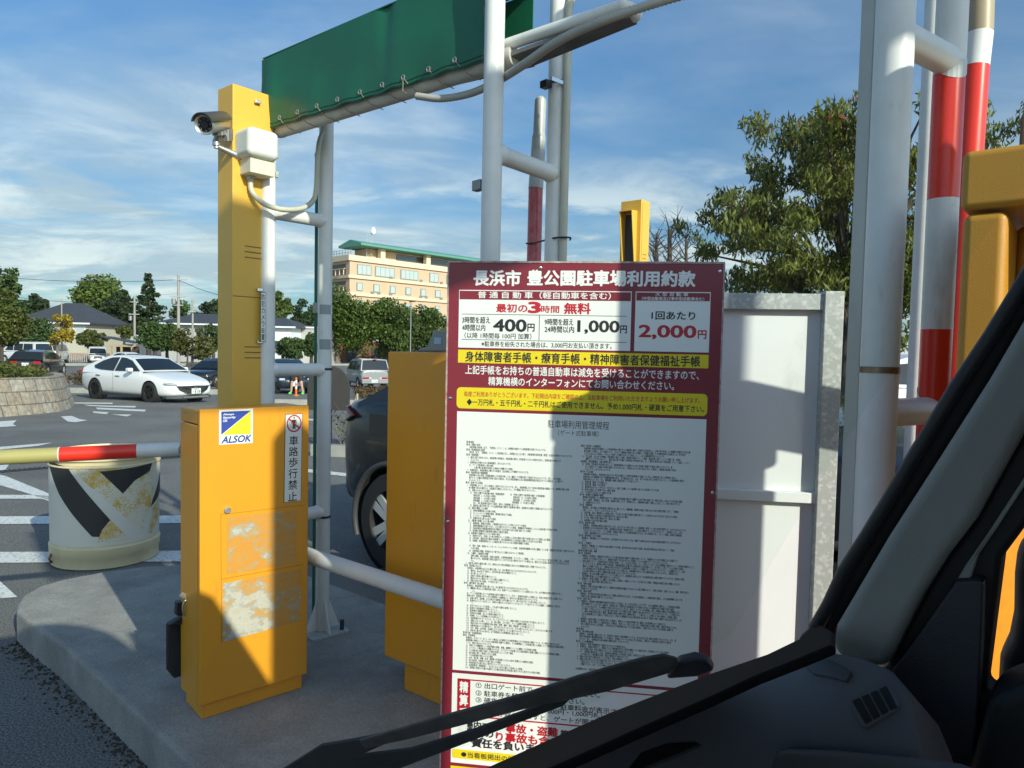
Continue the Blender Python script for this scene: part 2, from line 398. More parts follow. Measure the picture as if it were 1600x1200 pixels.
b_ = isl.modifiers.new('bevel', 'BEVEL'); b_.width = .018; b_.segments = 3; b_.limit_method = 'ANGLE'; b_.angle_limit = rad(50)
# moss and dirt at the foot of the kerb
rs = random.Random(3); mb = MB()
foot = [o2[0]] + o2[1:]
for i in range(len(foot) - 1):
    a, b = foot[i], foot[i + 1]; L = (b - a).length
    for k in range(int(L / .0022)):
        t = rs.random(); p = a + (b - a) * t; nn = Vector((-(b - a).y, (b - a).x, 0)).normalized()
        dd = abs(rs.gauss(0, .042)); q = p - nn * (dd if nn.dot(V) > 0 else -dd)
        if rs.random() < .35 + .5 * math.sin(9 * (q.x + q.y)) ** 2:
            mb.ball((q.x, q.y, .002), rs.uniform(.003, .0085), rs.uniform(.003, .0085), rs.uniform(.002, .008) * max(.25, 1 - dd * 9), 3)
tag(mb.build('moss', mat('moss', (.045, .038, .016), .95, noise=.5, nscale=20), smooth=True), 'dark brown moss and grit along the foot of the kerb', 'moss', kind='stuff')

# ================================================================== THE GATE ON THE ISLAND
BW = Vector((.745, .667, 0)).normalized(); BN = Vector((.667, -.745, 0)).normalized()     # box width direction, outward normal of its door
A = at(312, 640, 2.33); A.z = 0
wq = onpl(483, 640, A, BN) - A; BWID = wq.dot(BW); BD = .20
ZT = at(312, 640, 2.33).z; ZB = .205
g = thing('gate_cabinet', 'yellow gate cabinet with a blue and yellow security sticker on its door', 'gate cabinet', (A.x, A.y, .15))
mb = MB()
def bbox(mb, u0, u1, d0, d1, z0, z1, mi=0):
    c = A + BW * (u0 + u1) / 2 - BN * (d0 + d1) / 2 + UP * (z0 + z1) / 2
    mb.box(c, BW * (u1 - u0) / 2, BN * (d1 - d0) / 2, UP * (z1 - z0) / 2, mi)
bbox(mb, 0, BWID, .027, BD, ZB - .01, ZT - .055)
bbox(mb, 0, BWID, .027, BD, ZT - .052, ZT - .004)
mb.build('body', M['yellow'], g, bevel=.004)
mb = MB(); bbox(mb, 0, BWID, 0, .023, ZB, ZT); mb.build('door', M['yellow'], g, bevel=.004)
mb = MB(); bbox(mb, .012, BWID - .012, .016, BD - .02, .15, ZB - .006); mb.build('plinth', M['yellow'], g, bevel=.003)
mb = MB(); bbox(mb, .004, BWID - .004, .022, .028, ZB + .01, ZT - .06); mb.build('door_gasket', M['rubber'], g)
BF = Face(A, BW, BN)
def zz4(x, y): return BF.uv(320 + x / 6.667, 620 + y / 6.667)
# security sticker
def quadpx(face, mb, pts, off, mi=0, th=.0008, conv=None):
    face.poly(mb, [conv(*p) if conv else face.uv(*p) for p in pts], off, mi, th)
mb = MB()
quadpx(BF, mb, [(147, 140), (500, 122), (498, 480), (147, 500)], .0005, 0, conv=zz4)
quadpx(BF, mb, [(170, 155), (478, 143), (170, 395)], .0014, 1, conv=zz4)
quadpx(BF, mb, [(478, 148), (478, 385), (178, 398)], .0014, 2, conv=zz4)
def zt(mb, body, x0, x1, y0, y1, off, mi, bold, slant=0):
    ym, xm = (y0 + y1) / 2, (x0 + x1) / 2
    u0, u1 = zz4(x0, ym)[0], zz4(x1, ym)[0]; v1, v0 = zz4(xm, y0)[1], zz4(xm, y1)[1]
    BF.text(mb, body, u0, u1, v0, v1, off, mi, bold, slant=slant)
zt(mb, 'Always', 186, 298, 172, 196, .0024, 3, .03, .2); zt(mb, 'Security', 186, 314, 203, 230, .0024, 3, .03, .2); zt(mb, 'OK', 186, 230, 236, 260, .0024, 3, .03, .2)
zt(mb, 'ALSOK', 172, 474, 405, 475, .0014, 4, .035, .25)
mb.build('security_sticker', [M['sign_white'], mat('sticker_blue', (.035, .07, .33), .35), mat('sticker_yellow', (.85, .66, .03), .35, noise=.12, nscale=60), M['ink_white'], mat('sticker_navy', (.03, .07, .28), .35)], g)
# no pedestrians sticker
mb = MB()
quadpx(BF, mb, [(836, 182), (1016, 174), (1000, 1082), (820, 1104)], .0005, 1, conv=zz4)
quadpx(BF, mb, [(841, 187), (1011, 180), (996, 1078), (826, 1098)], .0012, 0, conv=zz4)
cu_, cv_ = zz4(928, 277); ru, rv = (zz4(1006, 273)[0] - zz4(850, 281)[0]) / 2, (zz4(928, 187)[1] - zz4(928, 367)[1]) / 2
ring = [(math.cos(2 * math.pi * k / 40), math.sin(2 * math.pi * k / 40)) for k in range(40)]
for k in range(40):
    (a, b), (c, d) = ring[k], ring[(k + 1) % 40]
    BF.poly(mb, [(cu_ + ru * a, cv_ + rv * b), (cu_ + ru * c, cv_ + rv * d), (cu_ + ru * c * .84, cv_ + rv * d * .84), (cu_ + ru * a * .84, cv_ + rv * b * .84)], .002, 2)
# walking figure of the pictogram
quadpx(BF, mb, [(920, 213), (928, 210), (936, 214), (937, 222), (929, 227), (921, 222)], .002, 1, conv=zz4)
quadpx(BF, mb, [(905, 240), (950, 238), (952, 278), (946, 279), (944, 250), (940, 250), (941, 333), (929, 334), (928, 290), (925, 290), (923, 334), (912, 335), (914, 262), (904, 282), (899, 278)], .002, 1, conv=zz4)
quadpx(BF, mb, [(868, 232), (878, 224), (988, 322), (978, 330)], .003, 2, conv=zz4)
for ch, y0, y1, xc in (('車', 408, 504, 924), ('路', 522, 618, 922), ('歩', 632, 730, 919), ('行', 748, 848, 916), ('禁', 866, 965, 914), ('止', 988, 1082, 911)):
    zt(mb, ch, xc - 46, xc + 46, y0, y1, .002, 1, .012)
mb.build('warning_sticker', [M['sign_white'], M['ink'], M['ink_red']], g)
# two weathered notices under scratched film
def worn(name, seed, amt):
    m = bpy.data.materials.new(name); m.use_nodes = True; n, l = m.node_tree.nodes, m.node_tree.links; b = n['Principled BSDF']
    t = n.new('ShaderNodeTexCoord'); mp = n.new('ShaderNodeMapping'); l.new(t.outputs['Object'], mp.inputs[0]); mp.inputs['Location'].default_value = (seed, 0, seed)
    mp.inputs['Rotation'].default_value = (0, rad(28), rad(20)); mp.inputs['Scale'].default_value = (1, 1, 1.5)
    a = n.new('ShaderNodeTexNoise'); a.inputs['Scale'].default_value = 5.5; a.inputs['Detail'].default_value = 9; a.inputs['Roughness'].default_value = .7; l.new(mp.outputs[0], a.inputs['Vector'])
    r = n.new('ShaderNodeValToRGB'); l.new(a.outputs[0], r.inputs[0]); e = r.color_ramp.elements
    e[0].position = .33; e[0].color = (.47, .43, .34, 1); e[1].position = .62; e[1].color = (.60, .24, .022, 1)
    for p, c in ((.375, (.52, .49, .40, 1)), (.395, (.28, .38, .42, 1)), (.405, (.46, .36, .22, 1)), (.44, (.50, .30, .10, 1)), (.50, (.64, .27, .025, 1)), (.55, (.56, .30, .07, 1))):
        x = e.new(p); x.color = c
    for x in e: x.position = max(0, min(1, x.position + amt))
    l.new(r.outputs[0], b.inputs['Base Color']); b.inputs['Roughness'].default_value = .5
    return m
for k, (pts, am) in enumerate((([(355, 809), (463, 797), (463, 879), (355, 897)], -.03), ([(348, 912), (470, 888), (469, 970), (348, 1003)], .015))):
    mb = MB(); quadpx(BF, mb, pts, .0006, 0); mb.build('weathered_notice', worn('weathered_film_%d' % k, 3.1 + k * 5, am + .055), g)
mb = MB()
for pts in ([(345, 804), (474, 789)], [(346, 905), (473, 882)], [(345, 804), (346, 1005)]):
    (u0, v0), (u1, v1) = BF.uv(*pts[0]), BF.uv(*pts[1]); dv = Vector((u1 - u0, v1 - v0)).normalized() * .0007
    BF.poly(mb, [(u0 - dv.y, v0 + dv.x), (u1 - dv.y, v1 + dv.x), (u1 + dv.y, v1 - dv.x), (u0 + dv.y, v0 - dv.x)], .0003, 0, .0006)
mb.build('panel_seam', mat('seam_shadow_gap', (.28, .15, .012), .6), g)
lk = BF.pt(*BF.uv(355, 797)); mb = MB(); mb.lathe(lk, BN, [(0, .006), (.006, .006), (.0075, .0075), (.011, .007), (.012, .004), (.012, 0)], 20)
mb.build('lock', M['silver'], g, smooth=True)
mb = MB(); LF = Face(A - BN * .1, -BN, -BW); u0, v0 = LF.uv(291, 643); u1, v1 = LF.uv(297, 648); LF.rect(mb, u0, u0 + .03, v1, v0, .0005)
mb.build('type_plate', mat('plate_grey', (.25, .36, .36), .4), g)
# hanging rubber stop with its ring bracket on the left side
hp = onpl(292, 960, A, BW) - BN * 0.0
def hpt(x, y, o=0): return onpl(x, y, A, BW) - BW * o
mb = MB()
mb.prism([onpl(x, y, hpt(280, 1000, .045), BN) for x, y in ((262, 978), (266, 974), (297, 966), (298, 1040), (288, 1056), (272, 1060), (262, 1048))], -BN * .022)
mb.build('rubber_flap', M['rubber'], g, bevel=.003)
mb = MB()
mb.prism([onpl(x, y, hpt(285, 960, .035), BN) for x, y in ((264, 976), (290, 962), (291, 948), (299, 950), (298, 972), (292, 976))], -BN * .03)
mb.prism([onpl(x, y, hpt(285, 960, .03), BN) for x, y in ((277, 942), (286, 940), (286, 963), (276, 962))], -BN * .03)
mb.build('flap_bracket', M['black'], g, bevel=.002)
mb = MB(); c = onpl(291, 950, hpt(290, 950, .03), BN); pts = [c + (BW * .012 * math.cos(t) + UP * .028 * math.sin(t)) for t in [2 * math.pi * k / 24 for k in range(25)]]
mb.tube(pts, .003, 8); mb.prism([onpl(x, y, hpt(290, 935, .03), BN) for x, y in ((280, 931), (285, 925), (290, 928), (294, 938), (284, 934))], -BN * .002)
mb.build('flap_ring', M['silver'], g, smooth=True)
# the boom
pa, pb = at(282, 701.5, 2.74), at(-160, 722, 2.42)
mb = MB(); rr = .0272; d_ = (pb - pa); q = lambda px: pa + d_ * ((px - 282) / (-160 - 282) * 1.0)
mb.cyl(pa, q(209), rr, n=28, mi=0); mb.cyl(q(209), q(79), rr, n=28, mi=1); mb.cyl(q(79), pb, rr, n=28, mi=2)
mb.cyl(q(210.5), q(207), rr + .0012, n=28, mi=0); mb.cyl(q(80.5), q(78.5), rr + .001, n=28, mi=0)
nb = (CAM - q(72)).normalized(); ax = d_.normalized(); upb = ax.cross(nb) * -1
mb.build('boom', [M['white'], M['red'], M['olive']], g, smooth=True)
bm_in = pa + (A + BW * .16 - BN * .12 - pa) * 1.0; bm_in.z = pa.z
mb = MB(); mb.cyl(pa, bm_in, .02, n=16); mb.build('boom_pivot', M['steel_grey'], g, smooth=True)

# cushion drum on the road behind the tip
DT = (Vector((math.sin(rad(3.6)), 0, math.cos(rad(3.6)))) + Vector((-.01, -.03, 0))).normalized(); DT = Vector((.004, 0, 1)).normalized()
dc = gnd(166, 893); dc = Vector((dc.x * (dc.y + .30) / dc.y, dc.y + .30, 0)); DR = .318
dg_ = thing('cushion_drum', 'cream plastic drum with peeling black and yellow chevrons, standing behind the island tip', 'drum', (dc.x, dc.y, 0))
dax = DT
mb = MB()
mb.lathe(dc + dax * .008, dax, [(.0, 0), (DR * .98, 0), (DR * .985, .06), (DR * 1.0, .065), (DR * 1.012, .125), (DR * .99, .13), (DR * .985, .14), (DR, .62), (DR * .99, .63)], 72)
mb.lathe(dc + dax * .008, dax, [(DR * .93, .63), (DR * .93, .668), (DR * 1.0, .675), (DR * 1.01, .695), (DR * .99, .705), (DR * .96, .708), (DR * .95, .70), (DR * .94, .66), (0, .655)], 72)
mb.lathe(dc + dax * .008, dax, [(DR * 1.0, .628), (DR * 1.02, .634), (DR * 1.01, .645), (DR * .93, .648)], 72)
mb.build('shell', mat('drum_cream', (.70, .60, .36), .5, noise=.15, nscale=7, stain=(12, .6, .8, (.38, .30, .17))), dg_, smooth=True, sharp=50)
# wrapped, peeling chevron sheet (a curved skin 1.5 mm proud of the shell)
fw = (CAM - dc); fw.z = 0; fw.normalize(); fw = (fw - dax * fw.dot(dax)).normalized(); sd = dax.cross(fw)
def drum_skin(name, poly, off, material, dens=10):
    """poly in (angle deg, height) cut into a curved sheet"""
    bm = bmesh.new(); f = bm.faces.new([bm.verts.new((a, h * 400, 0)) for a, h in poly])
    bmesh.ops.triangulate(bm, faces=[f])
    for _ in range(9):
        es = [e for e in bm.edges if abs(e.verts[0].co.x - e.verts[1].co.x) > 4]
        if not es: break
        bmesh.ops.subdivide_edges(bm, edges=es, cuts=1); bmesh.ops.triangulate(bm, faces=[f for f in bm.faces if len(f.verts) > 3])
    for v in bm.verts:
        a, h = rad(v.co.x), v.co.y / 400; rr_ = DR * (.985 + .015 * (h - .14) / .48) + off
        v.co = dc + dax * (h + .008) + (fw * math.cos(a) + sd * math.sin(a)) * rr_
    bmesh.ops.recalc_face_normals(bm, faces=bm.faces)
    me = bpy.data.meshes.new(name); bm.to_mesh(me); bm.free(); me.materials.append(material)
    me.polygons.foreach_set('use_smooth', [True] * len(me.polygons))
    o = bpy.data.objects.new(name, me); col.objects.link(o); attach(o, dg_); return o
def crackle(name, base, under, lo, hi, scale=38):
    m = bpy.data.materials.new(name); m.use_nodes = True; n, l = m.node_tree.nodes, m.node_tree.links; b = n['Principled BSDF']
    t = n.new('ShaderNodeTexCoord'); vo = n.new('ShaderNodeTexVoronoi'); vo.feature = 'DISTANCE_TO_EDGE'; vo.inputs['Scale'].default_value = scale * 2.2; l.new(t.outputs['Object'], vo.inputs['Vector'])
    no = n.new('ShaderNodeTexNoise'); no.inputs['Scale'].default_value = 7; no.inputs['Detail'].default_value = 9; no.inputs['Roughness'].default_value = .72; l.new(t.outputs['Object'], no.inputs['Vector'])
    su = n.new('ShaderNodeMath'); su.operation = 'MULTIPLY_ADD'; l.new(vo.outputs[0], su.inputs[0]); su.inputs[1].default_value = .45; l.new(no.outputs[0], su.inputs[2])
    rp = n.new('ShaderNodeMapRange'); l.new(su.outputs[0], rp.inputs[0]); rp.inputs[1].default_value = lo; rp.inputs[2].default_value = hi
    mx = n.new('ShaderNodeMixRGB'); l.new(rp.outputs[0], mx.inputs[0]); mx.inputs[1].default_value = under + (1,); mx.inputs[2].default_value = base + (1,)
    l.new(mx.outputs[0], b.inputs['Base Color']); b.inputs['Roughness'].default_value = .5; return m
mw = crackle('peeling_white_sheet', (.66, .64, .54), (.62, .42, .12), .37, .40, 30)
my = crackle('peeling_yellow_sheet', (.58, .37, .05), (.66, .62, .48), .55, .62, 40)
mk = crackle('scuffed_black_sheet', (.022, .021, .02), (.5, .47, .4), .10, .13, 30)
T0, T1 = .615, .145
def dpx(x, y):
    """pixel of the photo's drum crop to (angle, height) on the shell"""
    X = (x - 166) / 84.0; a = math.degrees(math.asin(max(-.999, min(.999, X)))); yt = 752 - 8 * X - 7 * math.sqrt(max(0, 1 - X * X)) + 4; yb = 865 - 9 * X + 10 * math.sqrt(max(0, 1 - X * X)) - 3
    return a, T0 + (T1 - T0) * (y - yt) / (yb - yt)
band_ = [(-88, T1), (88, T1), (88, T0), (-88, T0)]
drum_skin('white_wrap', [(-110, T1), (110, T1), (110, T0), (-110, T0)], .0012, mw)
drum_skin('yellow_chevron', [dpx(155, 748), dpx(243, 738), dpx(236, 800), dpx(222, 840), dpx(205, 838), dpx(165, 795), dpx(115, 748)], .0022, my)
drum_skin('black_chevron', [dpx(84, 748), dpx(112, 749), dpx(150, 801), dpx(172, 829), dpx(160, 846), dpx(156, 857), dpx(146, 857), dpx(120, 825), dpx(100, 795)], .0032, mk)
drum_skin('black_chevron', [dpx(157, 750), dpx(235, 741), dpx(231, 753), dpx(208, 765), dpx(190, 786), dpx(174, 768)], .0032, mk)
drum_skin('black_chevron', [dpx(249, 760), dpx(249.6, 790), dpx(233, 812), dpx(236, 800)], .0032, mk)
drum_skin('yellow_chevron', [dpx(172, 829), dpx(200, 861), dpx(186, 866), dpx(153, 866), dpx(158, 850)], .0030, my)
drum_skin('yellow_chevron', [dpx(249, 790), dpx(248, 820), dpx(236, 855), dpx(229, 856), dpx(236, 815)], .0028, my)
mb = MB(); lt = dc + dax * .06 + (fw * math.cos(rad(-70)) + sd * math.sin(rad(-70))) * DR
mb.tube([lt + UP * .025, lt + fw * .02 - sd * .01, lt - UP * .03], .007, 8); mb.build('drum_latch', mat('rusty_metal', (.16, .08, .05), .7, .3), dg_, smooth=True)

# ================================================================== PILLARS, FRAMES, BANNER
def pillar(label, px, d, top_px, hood=False, group='yellow lane signal pillars', w=.15, t=.115, base=.15, flip=False):
    C = at(px, 400, d); z1 = at(px, top_px, d).z; C = Vector((C.x, C.y, 0))
    p = thing('signal_pillar', label, 'signal pillar', (C.x, C.y, base), group)
    mb = MB(); mb.prism([C + UP * base, C + V * w + UP * base, C + V * w + U * t + UP * base, C + U * t + UP * base], UP * (z1 - base))
    mb.build('housing', M['lemon'], p, bevel=.003)
    F = Face(C, V, -U); zt_ = z1
    mb = MB()
    for zs in ([zt_ - .62, zt_ - 1.02] if not hood else [zt_ - .30]):
        for k in range(3): F.rect(mb, w * .30, w * .72, zs - k * .022, zs - k * .022 + .004, -.0004, th=.0015)
    if hood: F.rect(mb, w * .13, w * .15, base + .3, zt_ - .02, -.0004, th=.0012)
    if not hood: F.rect(mb, .002, w - .002, zt_ - .82, zt_ - .817, -.0004, th=.0012)
    mb.build('louvre', mat('louvre_dark', (.16, .12, .02), .7), p)
    return p, C, z1, F
p1, PC, PZ, PF = pillar('tall yellow pillar with louvres rising behind the gate cabinet, a white pole at its side', 363, 2.80, 130, w=.175)
for y in (160, 453, 534):
    mb = MB(); q = onpl(404 if y > 300 else 401, y, PC, -U); mb.box(q - U * .008, V * .012, U * .006, UP * .007); mb.build('latch', M['chrome'], p1, bevel=.002)
p2, QC, QZ, QF = pillar('small yellow signal pillar with a hooded slot, seen above the notice board', 1000, 3.95, 311, hood=True, w=.095, t=.13)
mb = MB(); HF = Face(QC + U * .13, -U, -V)   # the hood sits on the face that looks left
hz1, hz0 = QZ - .06, QZ - .40
def hq(u, o, z): return QC + U * u - V * o + UP * z
mb.add([hq(.025, 0, hz1), hq(.105, 0, hz1), hq(.105, .06, hz1 - .005), hq(.025, .06, hz1 - .005), hq(.025, 0, hz0), hq(.105, 0, hz0), hq(.105, .012, hz0), hq(.025, .012, hz0)],
       [(0, 1, 2, 3), (0, 3, 7, 4), (1, 5, 6, 2)])
o = mb.build('hood', M['lemon'], p2); sm = o.modifiers.new('solid', 'SOLIDIFY'); sm.thickness = .004
mb = MB(); mb.box(hq(.065, .002, (hz0 + hz1) / 2), U * .032, V * .002, UP * .15); mb.build('lens', M['black'], p2)

# white pipe frame carrying the banner
PR = .0303
fl, bl, fp, br_ = at(418, 450, 2.92), at(508, 450, 3.12), at(769, 250, 2.17), at(868, 250, 2.43)
for p in (fl, bl, fp, br_): p.z = 0
BZ = 2.302; bd = (fp - fl).normalized(); E1 = fl + bd * ((fp - fl).length + .41); BO = V * .062
fm = thing('pipe_gantry', 'white pipe frame of four posts carrying the green banner over the island', 'pipe gantry', (fl.x, fl.y, .15))
def post(p, z1, r=PR, par=fm, mi=None, name='post', z0=.15):
    mb = MB(); mb.cyl((p.x, p.y, z0), (p.x, p.y, z1), r, n=32); return mb.build(name, M['white'], par, smooth=True)
post(fl, BZ - .045); post(bl, BZ + .13); post(fp, 2.95); post(br_, 2.95)
def rung(a, b, z, r=PR * .92, par=fm):
    p, q = Vector((a.x, a.y, z)), Vector((b.x, b.y, z)); L = (q - p).length; d = (q - p).normalized(); w = PR + .001
    mb = MB(); mb.tube([p, p + d * (w + .001), p + d * (w + .005), p + d * (w + .009), q - d * (w + .009), q - d * (w + .005), q - d * (w + .001), q], [r, r * 1.13, r * 1.10, r, r, r * 1.10, r * 1.13, r], 28); mb.build('rung', M['white'], par, smooth=True)
rung(fl, bl, at(460, 337, 3.0).z); rung(fl, bl, at(460, 578, 3.0).z); rung(fl, bl, at(460, 808, 3.0).z); rung(fp, br_, at(822, 255, 2.29).z)
mb = MB(); zr = .605; mb.cyl((fl.x, fl.y, zr), (fp.x, fp.y, zr), PR, n=32); mb.build('rail', M['white'], fm, smooth=True)
mb = MB(); mb.cyl(fl + BO - bd * .02 + UP * (BZ + .008), fp + BO + bd * .03 + UP * (BZ + .012), .032, n=32); mb.build('beam', mat('dirty_white_paint', (.60, .60, .56), .45, noise=.3, nscale=7, dark=(.40, .38, .33)), fm, smooth=True)
Eb = E1 + V * .17; Ebl = fl + V * .17
mb = MB(); ep = UP * (BZ + .046); mb.cyl(fp + V * .05 + ep, E1 + V * .045 + ep, .018, n=28); mb.ball(E1 + V * .045 + ep, .0185); mb.tube([E1 + V * .045 + ep, E1 + V * .07 + bd * .015 + ep * .998, E1 + V * .10 + bd * .01 + ep * .996], .018, 20); mb.build('end_pipe', M['white'], fm, smooth=True)
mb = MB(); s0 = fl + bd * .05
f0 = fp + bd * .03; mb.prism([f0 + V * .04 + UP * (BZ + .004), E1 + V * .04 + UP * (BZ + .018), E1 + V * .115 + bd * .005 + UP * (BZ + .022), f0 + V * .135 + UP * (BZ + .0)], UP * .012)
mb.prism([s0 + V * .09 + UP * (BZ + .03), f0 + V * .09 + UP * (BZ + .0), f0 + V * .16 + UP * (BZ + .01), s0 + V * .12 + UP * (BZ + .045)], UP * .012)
mb.build('soffit', mat('dark_metal_soffit', (.16, .155, .14), .7, noise=.4, nscale=9), fm)  # whole underside coloured dark grey, darker than the pipes
for p in (bl, fl, fp, br_):
    mb = MB(); mb.box((p.x, p.y, .156), BW * .09, BN * .09, UP * .006); mb.build('base_plate', M['galv'], fm, bevel=.002)
for s, dv in ((1, BW), (-1, BW), (1, BN), (-1, BN)):
    mb = MB(); e = dv * s; c = Vector((bl.x, bl.y, .162)) + e * PR; mb.prism([c, c + e * .05, c + UP * .13], dv.cross(UP) * .005)
    mb.build('gusset', M['white'], fm)
for s in (-1, 1):
    mb = MB(); mb.cyl(Vector((bl.x, bl.y, .16)) + (BW * .065 * 1 + BN * .06 * s), Vector((bl.x, bl.y, .205)) + (BW * .065 + BN * .06 * s), .011, n=6)
    mb.build('anchor_bolt', M['black'], fm)
for p, y, r_ in ((bl, 576, PR), (bl, 806, PR), (br_, 131, PR)):
    mb = MB(); z = at(870 if p is br_ else 500, y, p.y).z; mb.lathe((p.x, p.y, z - .006), UP, [(r_ + .0015, 0), (r_ + .004, .001), (r_ + .004, .009), (r_ + .0015, .01)], 28); mb.build('cable_tie', M['black'], fm, smooth=True)
for y0, y1 in ((476, 491), (530, 546)):
    mb = MB()
    z0, z1 = at(502, y1, 3.1).z, at(502, y0, 3.1).z
    pts = [bl + (Vector((math.cos(a), math.sin(a), 0))) * (PR + .001) for a in [rad(-120 + 14 * k) for k in range(8)]]
    for i in range(7): mb.quad(pts[i] + UP * z0, pts[i + 1] + UP * z0, pts[i + 1] + UP * z1, pts[i] + UP * z1)
    mb.build('grey_sticker', bpy.data.materials.get('grey_film') or mat('grey_film', (.30, .33, .33), .5), fm, smooth=True)
# little speaker clip on the front post and clamp on the back one
mb = MB(); c = at(748, 290, 2.2); mb.box(c, BW * .012, BN * .02, UP * .016); mb.build('clip', M['steel_grey'], fm, bevel=.003)
mb = MB(); c = at(853, 132, 2.40); mb.box(c, BW * .014, BN * .016, UP * .012); mb.build('clamp', M['black'], fm, bevel=.003)

# the green banner
bn_off = V * .012
M['green'] = mat('green_banner_vinyl', (.010, .125, .062), .42, noise=.22, nscale=3, bump=.5, bscale=4, stain=(7, .62, .85, (.03, .16, .10)), streak=.3)
bnr = thing('banner', 'dark green vinyl banner laced along its lower edge to the white pipe', 'banner', tuple(fl + UP * 2.3))
B0 = fl + bn_off - bd * .062; BL = (fp - fl).length + .02
NX, NZ = 90, 26; mb = MB(); rs = random.Random(5); lace = []
zb0, zt0 = 2.303, 2.588
def bpt(s, t):
    off = .006 * math.sin(s * 9 + t * 3) * (1 - abs(2 * t - 1)) + .004 * math.sin(s * 31) * (1 - t) ** 2 + .008 * math.exp(-((s - .06) ** 2) / .001) * math.sin(t * 3.1) - .010 * math.exp(-((s - .62) ** 2) / .0006) * t
    return B0 + bd * (BL * s) - V * off + UP * (zb0 + (zt0 - zb0) * t + .003 * math.sin(s * 60) * (1 - t) ** 3 + .004 * math.sin(s * 3.14) * t)
vs = [bpt(i / NX, j / NZ) for j in range(NZ + 1) for i in range(NX + 1)]
vs += [v + V * .004 for v in vs]; nn = (NX + 1) * (NZ + 1)
fs = [(j * (NX + 1) + i, j * (NX + 1) + i + 1, (j + 1) * (NX + 1) + i + 1, (j + 1) * (NX + 1) + i) for j in range(NZ) for i in range(NX)]
fs += [tuple(k + nn for k in f[::-1]) for f in fs]
for i in range(NX): fs += [(i, i + nn, i + 1 + nn, i + 1), (NZ * (NX + 1) + i, NZ * (NX + 1) + i + 1, NZ * (NX + 1) + i + 1 + nn, NZ * (NX + 1) + i + nn)]
for j in range(NZ): fs += [(j * (NX + 1), (j + 1) * (NX + 1), (j + 1) * (NX + 1) + nn, j * (NX + 1) + nn), (j * (NX + 1) + NX, j * (NX + 1) + NX + nn, (j + 1) * (NX + 1) + NX + nn, (j + 1) * (NX + 1) + NX)]
mb.add(vs, fs); mb.build('sheet', M['green'], bnr, smooth=True, sharp=60)
mb = MB()      # return face along the left end, top flap, hem and stitching
a0, a1 = bpt(0, 0), bpt(0, 1)
mb.box((a0 + a1) / 2 + V * .05 - bd * .003 + UP * .05, V * .05, bd * .003, UP * ((zt0 - zb0) / 2 - .05))
mb.box(bpt(.5, 1) + V * .11 + UP * .002, bd * BL / 2, V * .11, UP * .002)
mb.box(bpt(.5, .5) + V * .222 + UP * .08, bd * BL / 2, V * .002, UP * ((zt0 - zb0) / 2 - .08))
mb.build('side_flap', M['green'], bnr)
mb = MB()
for t in (.055, .012): mb.tube([bpt(i / 60, t) - V * .0015 for i in range(61)], .0009, 6)
for s in (.012, .025): mb.tube([bpt(s, j / 30) - V * .0015 for j in range(31)], .0009, 6)
mb.build('hem_stitch', mat('stitch_thread', (.005, .05, .03), .7), bnr)
E_ = []
for k, x in enumerate((412, 437, 464, 493, 524, 558, 592, 625, 663, 704)):
    q = onpl(x, 190, B0, V); s = (q - B0).dot(bd) / BL; s = max(.012, s); e = bpt(s, .10) - V * .002
    mb = MB(); ringp = [e + (bd * math.cos(a) + UP * math.sin(a)) * .0075 for a in [2 * math.pi * i / 14 for i in range(15)]]
    mb.tube(ringp, .0022, 6); mb.build('eyelet', M['silver'], bnr, smooth=True)
    mb = MB(); t_ = e + bd * .036 - UP * .044 + V * .022; mid = (e + t_) / 2 - V * .008
    mb.tube([e, mid, t_, t_ + V * .04 - UP * .012 + bd * .02], .0016, 6)
    if x == 625: mb.tube([e, e - UP * .045, e - UP * .05 + V * .02], .0016, 6)
    mb.build('lace', mat('lace_cord', (.27, .24, .18), .8) if k == 0 else bpy.data.materials['lace_cord'], bnr, smooth=True)
mb = MB(); e = bpt(.988, .22); mb.tube([e + UP * .1, e + bd * .012 - UP * .01, bpt(.985, .02), bpt(.985, .02) + bd * .06 - UP * .03], .002, 6); mb.build('end_cord', bpy.data.materials['lace_cord'], bnr, smooth=True); mb = MB()
mb.tube([bpt(.004, .55) - V * .004, bpt(.0, .4) - bd * .01, bpt(.0, .1) - bd * .005, bpt(.02, -.18) + V * .01], .002, 6)
mb.build('end_cord', bpy.data.materials['lace_cord'], bnr, smooth=True)

# flexible conduits
def spline(pts, step=.0052):
    P = [Vector(p) for p in pts]; P = [P[0] * 2 - P[1]] + P + [P[-1] * 2 - P[-2]]; out = []
    for i in range(1, len(P) - 2):
        n = max(2, int((P[i + 1] - P[i]).length / step))
        for k in range(n):
            t = k / n; a, b, c, d = P[i - 1], P[i], P[i + 1], P[i + 2]
            out.append(.5 * (2 * b + (c - a) * t + (2 * a - 5 * b + 4 * c - d) * t * t + (3 * b - a - 3 * c + d) * t ** 3))
    return out + [P[-2]]
def conduit(name, label, pts, r, m, group=None, par=None):
    p = spline(pts); mb = MB(); mb.tube(p, [r * (1.10 if (i % 2) else .88) for i in range(len(p))], 12)
    o = mb.build(name, m, par, smooth=True, sharp=180)
    if par is None: tag(o, label, 'cable conduit', group)
    return o
G_C = 'flexible conduits on the pipe frame'
conduit('flexible_conduit', 'cream ribbed conduit drooping from the camera box to the back post', [at(391, 281, 2.84), at(394, 300, 2.84), at(412, 318, 2.85), at(440, 327, 2.87), at(470, 326, 2.98), at(488, 315, 3.06), at(494, 295, 3.07), at(496, 250, 3.07), at(499, 222, 3.08), at(506, 205, 3.10), at(516, 195, 3.12)], .0105, M['conduit'], G_C)
